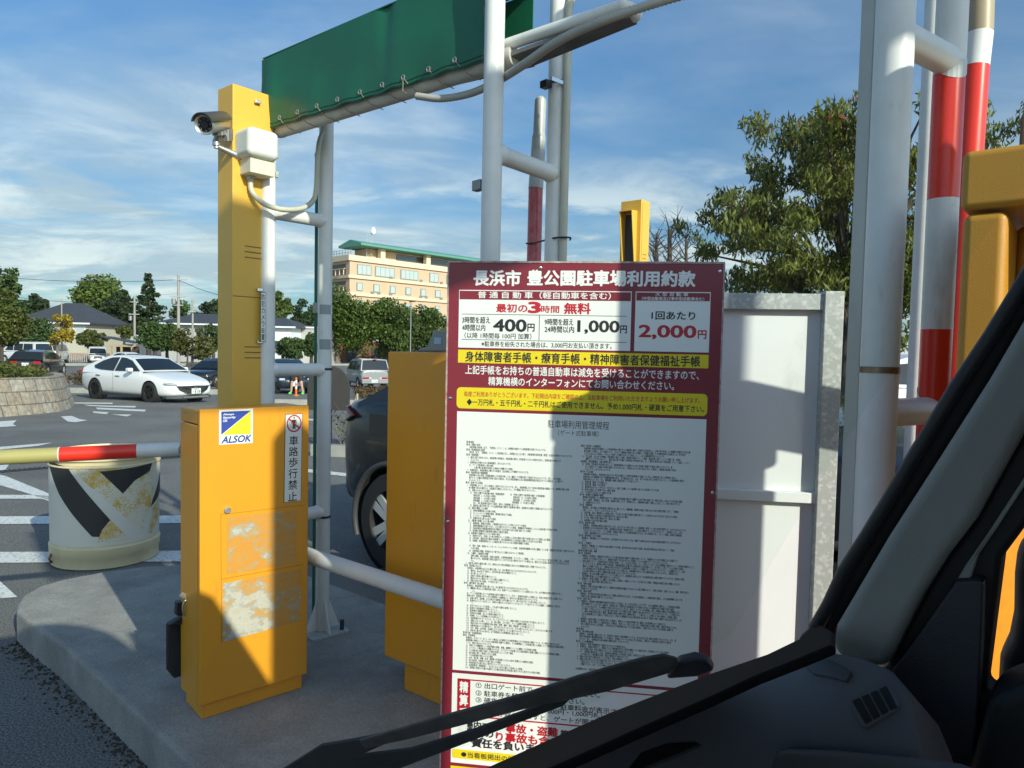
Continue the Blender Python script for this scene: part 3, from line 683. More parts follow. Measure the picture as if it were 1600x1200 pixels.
conduit('flexible_conduit', 'long grey ribbed conduit sweeping from under the beam up past the back post', [at(650, 150, 2.40), at(690, 154, 2.36), at(735, 146, 2.32), at(775, 128, 2.24), at(820, 100, 2.06), at(860, 72, 1.96), at(900, 50, 1.90), at(960, 26, 1.84), at(1040, 0, 1.80), at(1120, -22, 1.78)], .0115, M['conduit_grey'], G_C)
cp = thing('straight_conduit', 'straight cream conduit pipe strapped to the right back post of the frame', 'conduit pipe', (br_.x + .055, br_.y - .02, .15))
cx2 = at(883, 250, 2.40)
mb = MB(); mb.cyl((cx2.x, cx2.y, .15), (cx2.x, cx2.y, at(888, 45, 2.4).z), .0135, n=20); mb.build('pipe', M['conduit'], cp, smooth=True)
zc2 = at(888, 45, 2.4).z
mb = MB(); mb.lathe((cx2.x, cx2.y, zc2 - .04), UP, [(.0135, 0), (.018, .002), (.018, .03), (.016, .032), (.016, .045), (.0, .046)], 20); mb.build('coupling', M['conduit'], cp, smooth=True)
conduit('flexible_tail', None, [(cx2.x, cx2.y, zc2), (cx2.x, cx2.y, zc2 + .06), (cx2.x + .006, cx2.y, zc2 + .12), (cx2.x - .02, cx2.y, zc2 + .30)], .013, M['conduit'], par=cp)
mb = MB(); z = at(880, 131, 2.4).z; mb.box((cx2.x - .02, cx2.y - .016, z), BW * .045, BN * .0015, UP * .006); mb.build('strap', M['chrome'], cp)
# green plastic pole behind the back left post
mb = MB(); a = at(495, 300, 3.2); gp = thing('green_pole', 'thin green plastic pole standing behind the left back post', 'pole', (a.x, a.y, .15))
mb.cyl((a.x, a.y, .15), (a.x, a.y, at(495, 246, 3.2).z), .0075, n=14); mb.build('pole', mat('green_plastic', (.01, .12, .07), .45), gp, smooth=True)
mb = MB(); mb.cyl((a.x, a.y, at(495, 246, 3.2).z), (a.x, a.y, at(495, 240, 3.2).z), .011, n=14); mb.build('pole_collar', M['conduit_grey'], gp, smooth=True); mb = MB(); mb.cyl((a.x, a.y, at(492, 489, 3.2).z), (a.x, a.y, at(492, 473, 3.2).z), .013, n=14); mb.build('pole_collar', M['conduit_grey'], gp, smooth=True)
# raised boom wrapped in clear sheet, tied to the back post
wp = thing('wrapped_boom', 'raised red and white gate boom wrapped in clear sheet, tied to the frame post', 'gate boom', (br_.x - .07, br_.y + .14, .15))
b0, b1, b2, b3 = at(834, 410, 2.55), at(837, 295, 2.56), at(842, 215, 2.57), at(845, 152, 2.58)
mwrap = mat('clear_wrap_over_white', (.50, .51, .48), .30, noise=.35, nscale=30, dark=(.34, .35, .32)); mred = mat('clear_wrap_over_red', (.42, .035, .05), .28, noise=.3, nscale=40, dark=(.50, .13, .13))
bb = b1 + (b0 - b1) * 3.6; bb.z = .15
mb = MB(); mb.tube([bb, b1], [.0275, .0255], 24, 0); mb.tube([b1, b2], [.0265, .0245], 24, 1); mb.tube([b2, b2 + (b3 - b2) * .1, b2 + (b3 - b2) * .93, b3], [.0245, .0215, .021, .012], 24, 1)
mb.build('boom', [mred, mwrap], wp, smooth=True)
mb = MB(); z = at(850, 379, 2.5).z; pts = [(b0.x - .03, b0.y - .02, z), (b0.x, b0.y - .035, z), (br_.x, br_.y - .035, z), (br_.x + .05, br_.y - .05, z), (br_.x + .055, br_.y, z)]
mb.tube(spline(pts, .01), .003, 8); mb.build('tie', M['black'], wp, smooth=True)

# security camera on the front left post
sc_ = thing('security_camera', 'silver bullet security camera on a bracket at the top of the front left post', 'security camera', tuple(at(425, 250, 2.9)))
c0, c1 = at(318, 195, 2.64), at(351, 192, 2.80); ax = (c1 - c0).normalized()
mb = MB(); mb.lathe(c0, ax, [(.0, .012), (.026, .012), (.030, .003), (.034, 0), (.0355, .002), (.0355, .020), (.033, .022), (.033, .15), (.030, .155), (0, .156)], 36)
mb.build('body', M['silver'], sc_, smooth=True)
mb = MB(); mb.lathe(c0, ax, [(0, .004), (.012, .004), (.015, .008), (.015, .014)], 24); mb.lathe(c0, ax, [(.027, .009), (.0275, .0105), (.014, .0115)], 24); mb.build('lens', mat('lens_glass', (.008, .009, .012), .06), sc_, smooth=True)
side = ax.cross(UP).normalized(); upc = side.cross(ax).normalized()
for k in range(8):
    mb = MB(); a = 2 * math.pi * k / 8; mb.ball(c0 + ax * .0095 + (side * math.cos(a) + upc * math.sin(a)) * .021, .0026, n=4); mb.build('infrared_lamp', M['chrome'], sc_, smooth=True)
mb = MB(); arc = [(side * math.cos(a) * .039 + upc * (math.sin(a) * .038 + .003)) for a in [rad(12 + 156 * k / 16) for k in range(17)]]
h0, h1 = c0 - ax * .010, c0 + ax * .155
vs = [h0 + p for p in arc] + [h1 + p for p in arc] + [h0 + p * 1.07 for p in arc] + [h1 + p * 1.07 for p in arc]; fs = []
for i in range(16): fs += [(i, i + 1, i + 18, i + 17), (i + 34, i + 51, i + 52, i + 35), (i, i + 34, i + 35, i + 1), (i + 17, i + 18, i + 52, i + 51)]
fs += [(0, 17, 51, 34), (16, 50, 67, 33)]
mb.add(vs, fs); mb.build('sun_shield', mat('dark_grey_metal', (.12, .13, .13), .35, .6), sc_, smooth=True, sharp=50)
j = at(338, 226, 2.76)
mb = MB(); mb.box(at(356, 211, 2.77), side * .012, ax * .022, UP * .022); mb.box(at(345, 208, 2.75), side * .02, ax * .03, UP * .008); mb.build('tilt_bracket', mat('bracket_metal', (.30, .30, .29), .4, .7), sc_, bevel=.002)
mb = MB(); mb.cyl(at(342, 205, 2.74), j + UP * .012, .014, .012, n=18); mb.lathe(j + UP * .018, -UP, [(0, 0), (.013, 0), (.014, .004), (.014, .022), (.009, .024), (.009, .032), (0, .033)], 20); mb.build('swivel', M['silver'], sc_, smooth=True)
w0, w1 = j - UP * .004, at(384, 250, 2.84)
mb = MB(); mb.tube([w0, w0.lerp(w1, .4), w0.lerp(w1, .75), w1], [.009, .012, .016, .012], 14); mb.ball(at(380, 256, 2.83), .013, n=8); mb.build('wall_arm', M['silver'], sc_, smooth=True)
def rbox(name, c, ex, ey, ez, m, par, bev):
    mb = MB(); mb.box(c, ex, ey, ez); return mb.build(name, m, par, bevel=bev, seg=5)
rbox('junction_cover', at(401, 228, 2.83), V * .066, U * .062, UP * .056, mat('cover_plastic', (.66, .68, .62), .35), sc_, .024)
rbox('junction_box', at(400, 259, 2.845), V * .052, U * .05, UP * .042, M['cream'], sc_, .004)
mb = MB(); q = at(391, 277, 2.84); mb.lathe(q + UP * .012, -UP, [(0, 0), (.018, 0), (.018, .014), (.014, .016), (.014, .024), (0, .025)], 20); mb.build('cable_gland', M['conduit_grey'], sc_, smooth=True)
for y in (243, 273):
    mb = MB(); mb.box(at(432, y, 2.92), V * .006, U * .008, UP * .012); mb.build('clamp_bolt', M['galv'], sc_, bevel=.002)
# narrow plate reading "security cameras installed"
pl_ = thing('camera_notice', 'narrow white plate with vertical black writing on the pole beside the yellow pillar', 'notice plate', tuple(at(411, 534, 2.88)))
PFc = Face(at(407, 534, 2.872), V, -U); u1, v1 = PFc.uv(415.5, 457)
PFc.P.z = PFc.P.z
mb = MB(); PFc.rect(mb, 0, u1, 0, v1, 0, 1, .001); PFc.rect(mb, .001, u1 - .0018, .002, v1 - .002, .001, 0, .0006)
for k, ch in enumerate('防犯カメラ設置'):
    hh = (v1 - .012) / 7; PFc.text(mb, ch, .003, u1 - .006, v1 - .006 - hh * (k + .92), v1 - .006 - hh * (k + .08), .0018, 1, .012)
mb.build('plate', [M['sign_white'], M['ink']], pl_)

# second yellow cabinet behind the board
CA = at(606, 549, 2.62); zt2 = CA.z; CA.z = 0
c2 = thing('ticket_cabinet', 'plain yellow cabinet standing half hidden behind the maroon notice board', 'cabinet', (CA.x, CA.y, .15))
DW = Vector((.79, -.61, 0)).normalized(); DN = Vector((-.61, -.79, 0)).normalized()
def c2b(mb, u0, u1, d0, d1, z0, z1): mb.box(CA + DW * (u0 + u1) / 2 - DN * (d0 + d1) / 2 + UP * (z0 + z1) / 2, DW * (u1 - u0) / 2, DN * (d1 - d0) / 2, UP * (z1 - z0) / 2)
mb = MB(); c2b(mb, 0, .50, 0, .24, .265, zt2); mb.build('body', M['yellow'], c2, bevel=.006)
mb = MB(); c2b(mb, .08, .46, .03, .22, .15, .27); mb.build('plinth', M['yellow'], c2, bevel=.003)
HP = CA - DN * .06
mb = MB(); mb.prism([onpl(x, y, HP, DN) for x, y in ((650, 549), (655, 545), (668, 541), (676, 519), (680, 516), (740, 517), (752, 549))], -DN * .14)
mb.build('rain_hood', mat('smoked_plastic', (.22, .235, .235), .25), c2, bevel=.006)
mb = MB(); mb.prism([onpl(x, y, HP + DN * .001, DN) for x, y in ((679, 527), (690, 528), (689, 538), (678, 537))], DN * .001); mb.build('hood_label', mat('label_blue', (.35, .48, .6), .4), c2)
# ================================================================== THE NOTICE BOARD
SL, SR = at(700, 410, 2.0), at(1133, 410, 1.9)
SW = (SR - SL); SW.z = 0; SW.normalize(); SN = SW.cross(UP); S0 = SL.copy(); STOP = SL.z; S0.z = 0
SF = Face(S0, SW, SN); SWID = (SR - SL).dot(SW)
nb = thing('notice_board', 'large maroon and white parking rules board with Japanese writing, facing the van', 'notice board', (S0 + SW * SWID / 2 + UP * .15))
mb = MB(); mb.box(S0 + SW * SWID / 2 - SN * .012 + UP * (STOP + .165) / 2, SW * SWID / 2, SN * .012, UP * (STOP - .165) / 2)
mb.build('board', M['maroon'], nb, bevel=.002)
mb = MB(); mb.box(S0 + SW * SWID / 2 - SN * .012 + UP * (STOP + .002), SW * SWID / 2, SN * .014, UP * .0025)
for u in (.0015, SWID - .0015): mb.box(S0 + SW * u - SN * .012 + UP * (STOP + .165) / 2, SW * .0022, SN * .0135, UP * (STOP - .165) / 2)
mb.build('edge_trim', mat('chipped_edge', (.30, .12, .12), .5, noise=.7, nscale=60, dark=(.55, .5, .45)), nb)
mb = MB()
for u in (.08, SWID - .08): mb.box(S0 + SW * u - SN * .045 + UP * .75, SW * .02, SN * .02, UP * .62)
mb.build('stand', M['galv'], nb)
def z1(x, y): return SF.uv(690 + x / 3.5556, 400 + y / 3.5556)
def s_poly(mb, pts, off, mi=0, conv=z1): SF.poly(mb, [conv(*p) for p in pts], off, mi, .0005)
def s_text(mb, body, x0, x1, ym, h, off, mi, bold=.012, conv=z1, res=3):
    xm = (x0 + x1) / 2; u0, u1 = conv(x0, ym)[0], conv(x1, ym)[0]; v1, v0 = conv(xm, ym - h / 2)[1], conv(xm, ym + h / 2)[1]
    SF.text(mb, body, u0, u1, v0, v1, off, mi, bold, res)
def uvrect(mb, p0, p1, off, mi=0, r=0, conv=z1):
    (u0, v1), (u1, v0) = conv(*p0), conv(*p1); SF.rect(mb, u0, u1, v0, v1, off, mi, .0005, r)
mb = MB()   # white and yellow fields
u_l, u_r = .0335, .7185
a = z1(97, 188)[1]; b = z1(90, 508)[1]; u1 = z1(1052, 360)[0]; u2, u3 = z1(1074, 360)[0], z1(1490, 360)[0]
SF.rect(mb, u_l, u1, b, a, .0005, 0); SF.rect(mb, u2, u3, b, a, .0005, 0)
ah = z1(97, 193)[1]; bh = z1(97, 240)[1]
SF.rect(mb, u_l + .002, u1 - .002, bh, ah, .0012, 1); SF.rect(mb, u2 + .002, u3 - .002, bh + .002, ah, .0012, 1)
yb0, yb1 = z1(88, 592)[1], z1(90, 520)[1]; SF.rect(mb, u_l, u3, yb0, yb1, .0005, 2)
yc0, yc1 = z1(83, 845)[1], z1(85, 728)[1]; SF.rect(mb, u_l - .002, u3 + .001, yc0, yc1, .0005, 2, r=.012)
wp1 = z1(82, 862)[1]; wp0 = SF.uv(707, 1046)[1]; SF.rect(mb, u_l, u3, wp0, wp1, .0005, 0)
wq1 = SF.uv(703, 1050.5)[1]; wq0 = .232; SF.rect(mb, u_l - .001, u3, wq0, wq1, .0005, 0)
SF.rect(mb, u_l - .001, u3, .17, .222, .0005, 2)
mb.build('printed_panel', [M['sign_white'], M['maroon'], M['sign_yellow']], nb)
mb = MB()
s_text(mb, '長浜市', 180, 438, 122, 84, .0006, 0, .035); s_text(mb, '豊公園駐車場利用約款', 478, 1408, 124, 84, .0006, 0, .035)
s_text(mb, '普 通 自 動 車（軽自動車を含む）', 203, 940, 219, 38, .0018, 0, .015)
s_text(mb, '大 型 自 動 車', 1187, 1370, 214, 20, .0018, 0, .008); s_text(mb, '（中型自動車及び準中型自動車含む）', 1112, 1458, 238, 20, .0018, 0, .006)
s_text(mb, '上記手帳をお持ちの普通自動車は減免を受けることができますので、', 132, 1430, 647, 50, .0006, 0, .016)
s_text(mb, '精算機横のインターフォンにてお問い合わせください。', 260, 1292, 708, 48, .0006, 0, .016)
mb.build('white_lettering', M['ink_white'], nb)
mb = MB()
s_text(mb, '最初の', 305, 476, 290, 46, .0012, 0, .028); s_text(mb, '3', 486, 546, 286, 58, .0012, 0, .045); s_text(mb, '時間', 553, 653, 296, 40, .0012, 0, .02); s_text(mb, '無料', 682, 827, 292, 60, .0012, 0, .035)
s_text(mb, '2,000', 1098, 1412, 424, 76, .0012, 0, .03); s_text(mb, '円', 1424, 1470, 437, 46, .0012, 0, .03)
s_text(mb, '毎度ご利用ありがとうございます。下記掲出内容をご確認の上、当駐車場をご利用いただきますようお願い申し上げます。', 125, 1435, 784, 30, .0012, 0, .008)
mb.build('red_lettering', M['ink_red'], nb)
mb = MB()
for (xa, ya), (xb, yb) in (((112, 322), (1030, 336)), ((112, 463), (1027, 482))):
    va = z1(xa, ya)[1]; SF.rect(mb, z1(xa, ya)[0], z1(xb, yb)[0], va - .0006, va + .0006, .0012, 0)
uc = z1(543, 400)[0]; SF.rect(mb, uc - .0006, uc + .0006, z1(112, 463)[1], z1(112, 322)[1], .0012, 0)
for t in (('3時間を超え', 115, 270, 356, 36), ('4時間以内', 115, 243, 398, 36), ('9時間を超え', 573, 732, 367, 36), ('24時間以内', 573, 736, 408, 36)): s_text(mb, *t, .0012, 0, .02)
s_text(mb, '400', 290, 470, 386, 66, .0012, 0, .03); s_text(mb, '円', 478, 516, 398, 42, .0012, 0, .03)
s_text(mb, '1,000', 757, 986, 396, 72, .0012, 0, .03); s_text(mb, '円', 993, 1029, 408, 42, .0012, 0, .03)
s_text(mb, '（以降 1時間毎 100円 加算）', 128, 499, 444, 32, .0012, 0, .012)
s_text(mb, '※駐車券を紛失された場合は、3,000円お支払い頂きます。', 222, 945, 495, 32, .0012, 0, .012)
s_text(mb, '1回あたり', 1167, 1408, 332, 44, .0012, 0, .025)
s_text(mb, '身体障害者手帳・療育手帳・精神障害者保健福祉手帳', 132, 1436, 572, 58, .0012, 0, .022)
s_text(mb, '◆一万円札・五千円札・二千円札はご使用できません。予め1,000円札・硬貨をご用意下さい。', 140, 1458, 831, 38, .0012, 0, .018)
def z2(x, y): return SF.uv(690 + x / 2.927, 650 + y / 2.927)
s_text(mb, '駐車場利用管理規程', 486, 766, 40, 36, .0012, 0, .0, z2); s_text(mb, '（ゲート式駐車場）', 533, 718, 79, 26, .0012, 0, .0, z2)
mb.build('black_lettering', M['ink'], nb)
LEFT = """第1章 総則
第1条（規程の目的）
　　本駐車場の利用者（以下、「利用者」という。）は、本規程を承認のうえ本駐車場を利用するものとする。
第2条（駐車場利用の契約）
　　長浜市（以下、「管理者」という。）は利用者に対し、本規程に反しない限り、本駐車場を駐車位置（車室）を自由で利用させるものとする。
第3条（営業時間）
　1.　過去に基づき定められた、本駐車場の利用者は、本駐車場に掲示した料金表のとおりの料金を支払い、駐車料金の計算を行う
　　　ものとする。
　2.　駐車料金の計算のための駐車時間は、次のとおりとする。
　　(1)　ゲート式駐車場の入場の場合
　　　　　入場の際に駐車券を取得した時刻から精算までの時刻。
　3.　駐車料金は、本駐車場内に掲示する料金表、支払時刻により精算するものとする。
第4条（時間貸利用の継続期間）
　　本駐車場の1回の利用（定期駐車券による利用を除く）は、継続して7日間を超えて駐車できないものとする。但し、次の各項に
　　掲げるような場合は管理者が必要と認めた場合は、または本駐車場内にある本駐車場管理者が指定されている場合は、この限りで
　　ないものとする。
第5条（駐車できる車両）
　1.　本駐車場において、以下の車両は、駐車できないものとする。但し、本駐車場において本来の駐車区画の範囲につき、各車両と異なる場
　　合の範囲で定める場合には、当該掲示の規定によるものとし、その範囲に定めるものとする。
　　(1)　車両の大きさによる制限
　　　①　平地に位置する駐車場の場合（普通自動車）　　　②　平地に位置する駐車場の場合（大型自動車）
　　　　　車両全長：5．0mを超える車両。　　　　　　　　　　車両全長：12．0mを超える車両。
　　　　　車両全幅：1．9mを超える車両。　　　　　　　　　　車両全幅：2．5mを超える車両。
　　　　　車両重量：2．7tを超える車両。　　　　　　　　　　車両重量：4．7tを超える車両。
　　　　　但し、特に駐車場を設定する場合、掲示した制限値に従うこと。
　　　③　最低地上高が平地であっても当該車両高に制限する駐車場の場合、当該掲示に記載する制限に従うものとする。
　　(2)　車両の構造による制限
　　　①　車両火薬類取扱いの対象の車両。
　　　②　オートレベリング装置付車両、車両高が変化する車両。
　　　③　エアロパーツ装着車両等。
　　　④　位置表示地上高15cm以下の車両。
　　(3)　自動車の装備による入場の制限
　　　①　車検有無、車検切れ車両、一般道路を走行することが禁じられている車両。
　　　②　自動車登録番号に偽りがあり、または取り外されている車両、登録番号が不鮮明なことによる読み取り不可能な車両。
　　　③　当該自動車が道路運送車両法及び関係する法令並びに他の法律に触れている車両。
　　　④　駐車場の管理者が本駐車場の運営に不適当な車両。
　　(4)　駐車場内で整備されていない車両の場合
　　　①　荷崩れがあり、危険により他の荷物をもしくは車体による他の車両の通行や駐車の出入りに支障となる車両。
　　　②　火気有料、悪臭を放ち異臭の車両等で、他の駐車車両または利用者の迷惑となる恐れのある車両。
　　　③　危険物、有害物質等をもしくは運送を要するおそれのある荷物を積載する車両。
　　　　。
　　　④　荷台・荷室・荷掛けルーフボード、ウィンチやサーフィン用具、自転車等車載物の天井に積載している車・自動車の窓を閉じて置けるおそれ
　　　　のある車両。
　　　⑤　当該車高の制限、車両取り立て等で出入りに支障のあるキャリア車両等。
　　(5)　二輪車・三輪車等の制限
　　　　自動二輪車、原付自転車、足踏み自転車、小型特殊自動車、サイドカー、三輪車、バギー、トライクなどと呼ばれる車両。但し、本駐車
　　　　場のそれぞれ、本駐車場に特別に駐車することができる旨の掲示がされている場合には、掲示された区画に駐車することができるものと
　　　　する。
　2.　前各号の規定の適用に関しては、車両の大きさ等は車検証に定められた数値等を超えて判断するものとする。
第6条（駐車場の出入口）
　　利用者は、本駐車場の出入口の通行に関しては、次の事項をまもらなければならないものとする。
　　(1)　場内は、8km/h以下で徐行し、及び歩行者の安全を確保すること。
　　(2)　追い越しをしないこと。
　　(3)　出庫する車両の通行を優先すること。
　　(4)　警音をみだりに使用することなく静かに運転すること。
　　(5)　係員の指示がある場合、その指示に従うこと。
第7条（遵守事項・禁止事項）
　　利用者は、本駐車場の利用に関しては、次の事項を守らなければならないものとする。
　　(1)　標識等の表示により駐車位置の指定、又は、駐車サービスの利用を行っている場合にあっても、必ず車両を枠内に駐車させるこ
　　　　　こと。
　　(2)　ゲート式駐車場においては駐車券は各自で保管すること。万が一、駐車券を紛失した場合には、所定の料金を支払い出庫とする。
　　係員の許可、駐車場のボタンまたは管理者への連絡無しに、紛失された駐車券を支払うものとする。
　　(3)　係員の許可、駐車場、または他人の自動車には手を触れないで、誰の行為であっても他の事をしないこと。
　　(4)　駐車中はエンジンを切ること、車両から離れるときは必ずハンドルロック、ドア及びトランクには施錠して盗難防止に努める
　　　　　と。
　　(5)　定められたスペースに駐車し、それ以外の場所に駐車しないこと。
　　(6)　駐車中に長時間車内で休憩しないこと。
　　(7)　駐車場内に喫煙等を行うことをしないこと。
　　(8)　定時以外は閉鎖、出入りの使用を制限すること。
　　(9)　危険物、もしくは危険物のものを持ち込むこと。
　　(10)　本駐車場内でのカーステレオ、もしくはアイドリング、周囲の迷惑となる音を発する行為をしないこと。
　　(11)　周囲にあるもの壊し、ビン、缶、吸い殻等、ゴミを捨て、もしくは器物を損壊しないこと。
　　(12)　車両の内外のその付属物及び他の車両（荷物・機材・道具・物品等）に手を触れないこと。
　　(13)　自動車用具のうち不備がありく、取り付けられているときや、または他のものがしたる、これらのものの禁止する。
　　(14)　法令・規程・公序良俗・法律等に反する行為又はこれらに類するものをしないこと。
　　(15)　前各号に掲げるもの以外は、全て管理者または現場係員の指示に従うこと。
第2章 免責・利用制限事項
第8条（免責事項）
　　管理者は、以下の（1）ないし（10）の事由による損害または本駐車場内における利用者の損害について、その責任を負わないもの。
　　損害賠償の免除もしくはこのために本駐車場に関連する損害の、その他管理者として利用者が被った損害について管理者及び係員は責任
　　につき、責任を負わないものとする。
　　(1)　車両とその積載物もしくは取付物等の損害、毀損、盗難等についての盗難による利用者の損害。
　　(2)　エアロパーツ等装備または関連されるため、エアロパーツを装着された本駐車場内の設備に接触したことによる利用者の損害。
　　(3)　その他第5条の規定に違反した車両を駐車したことに伴う損害。
　　(4)　重大事故に関して車両から生じた損害。
　　(5)　その他管理者の責によらない事故。
　　(6)　火災・風水害・地震・火災・落雷等の天災地変によるもの並びに停電などの偶発的な損害。
　　(7)　他の利用者、同乗者または第三者による損害。
　　(8)　利用者相互又は第三者との間で生じたトラブルによるもの。
　　(9)　本規程第5条（制限駐車）、またはこれらの法令に違反した駐車による損害。
　　(10)　管理者に故意または重大な過失による場合を除き及び利用者に関するそれら並びに外の利用の損害。"""
RIGHT = """第9条（利用者への損害責任）
　　本駐車場の利用者が本規程もしくは本駐車場内の掲示する入場規程に違反した場合又は利用者もしくは乗り物を利用により設備等の損傷または他の損
　　害を破壊した場合は、以下の事項のうち、これらより警察者が損害に従った損害につき賠償の措置（その他関係者等の利用者または一切を負担
　　しなければならない場合は、それにより掲示した金額を支払うため違反した、1. に記し損害賠償を負うものとする。
　(1)　不正出庫、またはその他規程、利用時間に違反した場合、管理者は車両のチェーン施錠、駐車位置の変更（レッカー移動）等、必要な
　　　措置することができるものとし、違反行為に関する費用（所持者及び所有者を含む）も、ご請求の車両も含めて移動措置（チェーン施錠、レッカー
当該請求、車両損害費用、弁護士費用を含む。）
　(2)　利用者（所有者及び所有者を含む）は、本駐車場利用のうえ駐車された他の利用者に関連する場合に違反となるもので、違
　　　反した場合すべての請求の料金を清算しなければならない。料金またはその他を支払わなかった場合に、管理者は管理者に当該の
　　　ものとすることができるものとする。
第10条（不正出庫）
　　本駐車場の利用者は、駐車料金を支払わない不正な出庫により車両を駐車場から出庫したときは、駐車料金に加えて割増金の支払い、
　　駐車料金のほか管理者に対する損害賠償金等を含む、及び違反金がある。なお、以下の行為は不正と判断するものとし、その監視映像の提供の
　　同意を得たものとする。また、警察機関へ通報し捜査対象としても協力します。
　(1)　駐車位置（車室）外に駐車した。
　(2)　駐車位置（車室）外出を監視
　(3)　管理者以外がクローズ中のロープ又はチェーン等にて封鎖している駐車場へ進入または駐車している行為
　(4)　第5条の規定により駐車できない車両の駐車
　(5)　その他不正な方法により出庫する行為
第11条（管理者の免責範囲の範囲）
　　管理者が本駐車場への入庫制限を設けている事由又は利用者が提出する書類で入出が不明の場合には一時的に停止、自分のうち対応者に確認
　　対応した場合、管理者は、自己の設備・車両等の責によらず、利用者に対し、本駐車場の損害・営業の上に起こして、責任を負わずになく
　　も、当該責めものとする。
第12条（営業時間）
　　管理者は、次の事由には本駐車場の全部または一部について、営業時間、駐車料の割増、車両の出入を含む管理の制限（以下、「営業休
　　止等」という。）を行うことができるものとする。
　(1)　自然災害、火災、爆発等による損害の恐れ、その他これに準ずる緊急の事態が起こり、又は発生するおそれがあると認められる場合
　(2)　工事、清掃または点検を行う場合必要があると認められる場合
　(3)　その他、管理に必要な理由がありと認められる場合
　(4)　当該理由の上記の通り緊急の場合
第13条（駐車場の変更）
　1.　管理者は、本駐車場の管理上必要があるときは、あらかじめ一般の公告の上、本駐車場（車室）の一部の利用を制限することができるものとする。
　2.　駐車場所における利用を禁ずる場合、駐車場内は利用者（同乗者を含む）への指示を徹底することができるものとし、利用者がこれに、従わ
　　　ねばならないものとする。このとき駐車、管理者の責任により本契約を解除するため、次の各項目に対し、チェーン施錠、記録及び画像送し
　　　た車両、施設管理を行うことができるものとする。
第14条（優先順位における規程）
　　管理者は、本駐車場について法令を定め、及び約定するものがあるときは、優先する規定があるもの他は本規程を適用することができるもの
　　とする。
第15条（一般責任）
　　請求者は、駐車場に入った者または他の場所とする行為、第13条に定める行為する前項、第10条及び第12条の各号に従って、ご利用
　　を求めることができる。
第3章 駐車場内 通知・連絡
第16条（駐車事項）
　1.　時間貸しの利用者への通知並びに関することは1階の掲示板に関連する情報の提示している。管理者からその他の情報における通知より
　　　は事前における相互の方法により、管理者が指定する方法がありかに合理的にこれらを通知することができるものとする。
　2.　前項の事由において、利用者が届出の住所等に変更や、もしくは方法の不明な、もしくは知れていないとき又は管理者の過失なくして、利用者を確認すること
　　　ができないときは、管理者は車両の利用者等（自動車検査証に記載された使用者または所有者をいう。以下同じ）に対してこれを記録する車両
　　　書面による催告の方法により、管理者が指定する日までに本駐車場から引取ることを通知することができるものとする。この期間において、引渡
　　　または指定期日までに駐車料金等の支払いが行われない場合には、駐車場等が発する一切の損害を請求したものとみなし、管理者に対し、
　　　それ以降の請求または責めの異議申立権は放棄したものとみなすものとする。
　3.　管理者は、第二項の措置を実施することのうえ必要において、放置車両と認められるときは車両を他の位置に移動することができ、利用者の同意
　　　等が移動を記録したのち清算を請求することができる。
　4.　管理者は、第1項の措置によう放棄した日を経過した車両は、利用についても、その所有される場合、管理者の判断又は車の措置によるもの
　　　とする。その車両の移動の責任を負わない。
第17条（車両の調査）
　　管理者は、前条の第1項の措置において、利用者又は関係者を確認するためにその必要の範囲において、車両の内部を（法令）なしに、調査（車内を含む）
　　を実施することができる。
第18条（車両の移動）
　　管理者は、第1項及び本条第1項の場合において管理上支障があるときは、その他を利用者もしくは関係者等に通知し、または駐車場内において他
　　の場所又は別の駐車場に移動することができる。
第19条（車両の処分）
　1.　管理者は、利用者及び関係者等が車両を引き取ることを拒み、もしくは引き取ることができず、または管理者の過失なくして利用者及び関係
　　　者等を確認することができない場合は、利用者に対して通知を又は駐車場における掲示の方法により期間を定めて車両の引取の催促
　　　をしたにもかかわらず、その期間内に引取りがなされないときには、催促をしたうえ3ヶ月を経過した後、利用者に通知または駐車場におき
　　　いて掲示して予告したうえで、公正な第三者を立会いさせて車両の売却、廃棄その他の処分をすることができるものとする。この場合におい
　　　て、車両の時価が売却に要する費用（催促後の車両の保管に要する費用を含む。）に満たないことが明らかである場合は、利用者に通知
　　　する又は駐車場において掲示して予告した上で、引取りの期限前又は公正な第三者を立ち会わせて車両の売却、廃棄その他の処分をすることが
　　　できる。
　2.　管理者は、前項の規定により車両を処分した場合は、遅滞なくその旨を利用者に対し通知し又は駐車場において掲示する。
　3.　管理者は、第1項の規定により車両を処分した場合は、処分によって生じた収入から、駐車料金並びに車両の保管、移動及び処分のために
　　　要した費用があればこれを控除し、不足があるときは利用者に対してその支払を請求し、残余があるときはこれを利用者に返還する
　　　ものとする。
第4章 雑則
第20条（個人情報の取扱）
　　管理者は、本駐車場の運営にあたって、利用者から取得した個人情報については、法令の定めに従い適切に管理するものとする。なお、管
　　理者が本駐車場の運営管理を委託している場合は、利用者へのサービスを向上させる目的に、委託先への提供並びに提供する場合が
　　あります。但し、本規程以外の個人情報の保護を目的とするものとする。
第21条（その他重要事項）
　1.　管理者は、車両の管理責任を一切負わないものとする場合がある。
　2.　管理者は、本規定を適正とし、営業などのより駐車場内及びその周辺を撮影している場合があり、利用者はこれら了承上異議な
　　　は上の施設の支払いを怠る場合のあることを、利用者は承諾するものとする。
　3.　万一、駐車場の事故を起こした時、当事者及び関係者による駐車場（車室）の利用などの必要、病気、転落、その他における
　　　もの利用に対して場内事故の責任・違法の措置を行う場合があります。
　4.　施設の利用に際する責任を起こしている時は、場内の施設等のトラブルが発生に
　5.　施設の利用に関するものほか必要が定めてまいります。その際は「駐車場」という
　　　ご利用にあたってはこれより承諾していたがい、また改訂する場合の場合がある
　　　ご確認ください。なお、このたび場内の利用改正を掲載した

※利用規約のほか、当該駐車場の管理規則に従うものとする。"""
mb = MB()
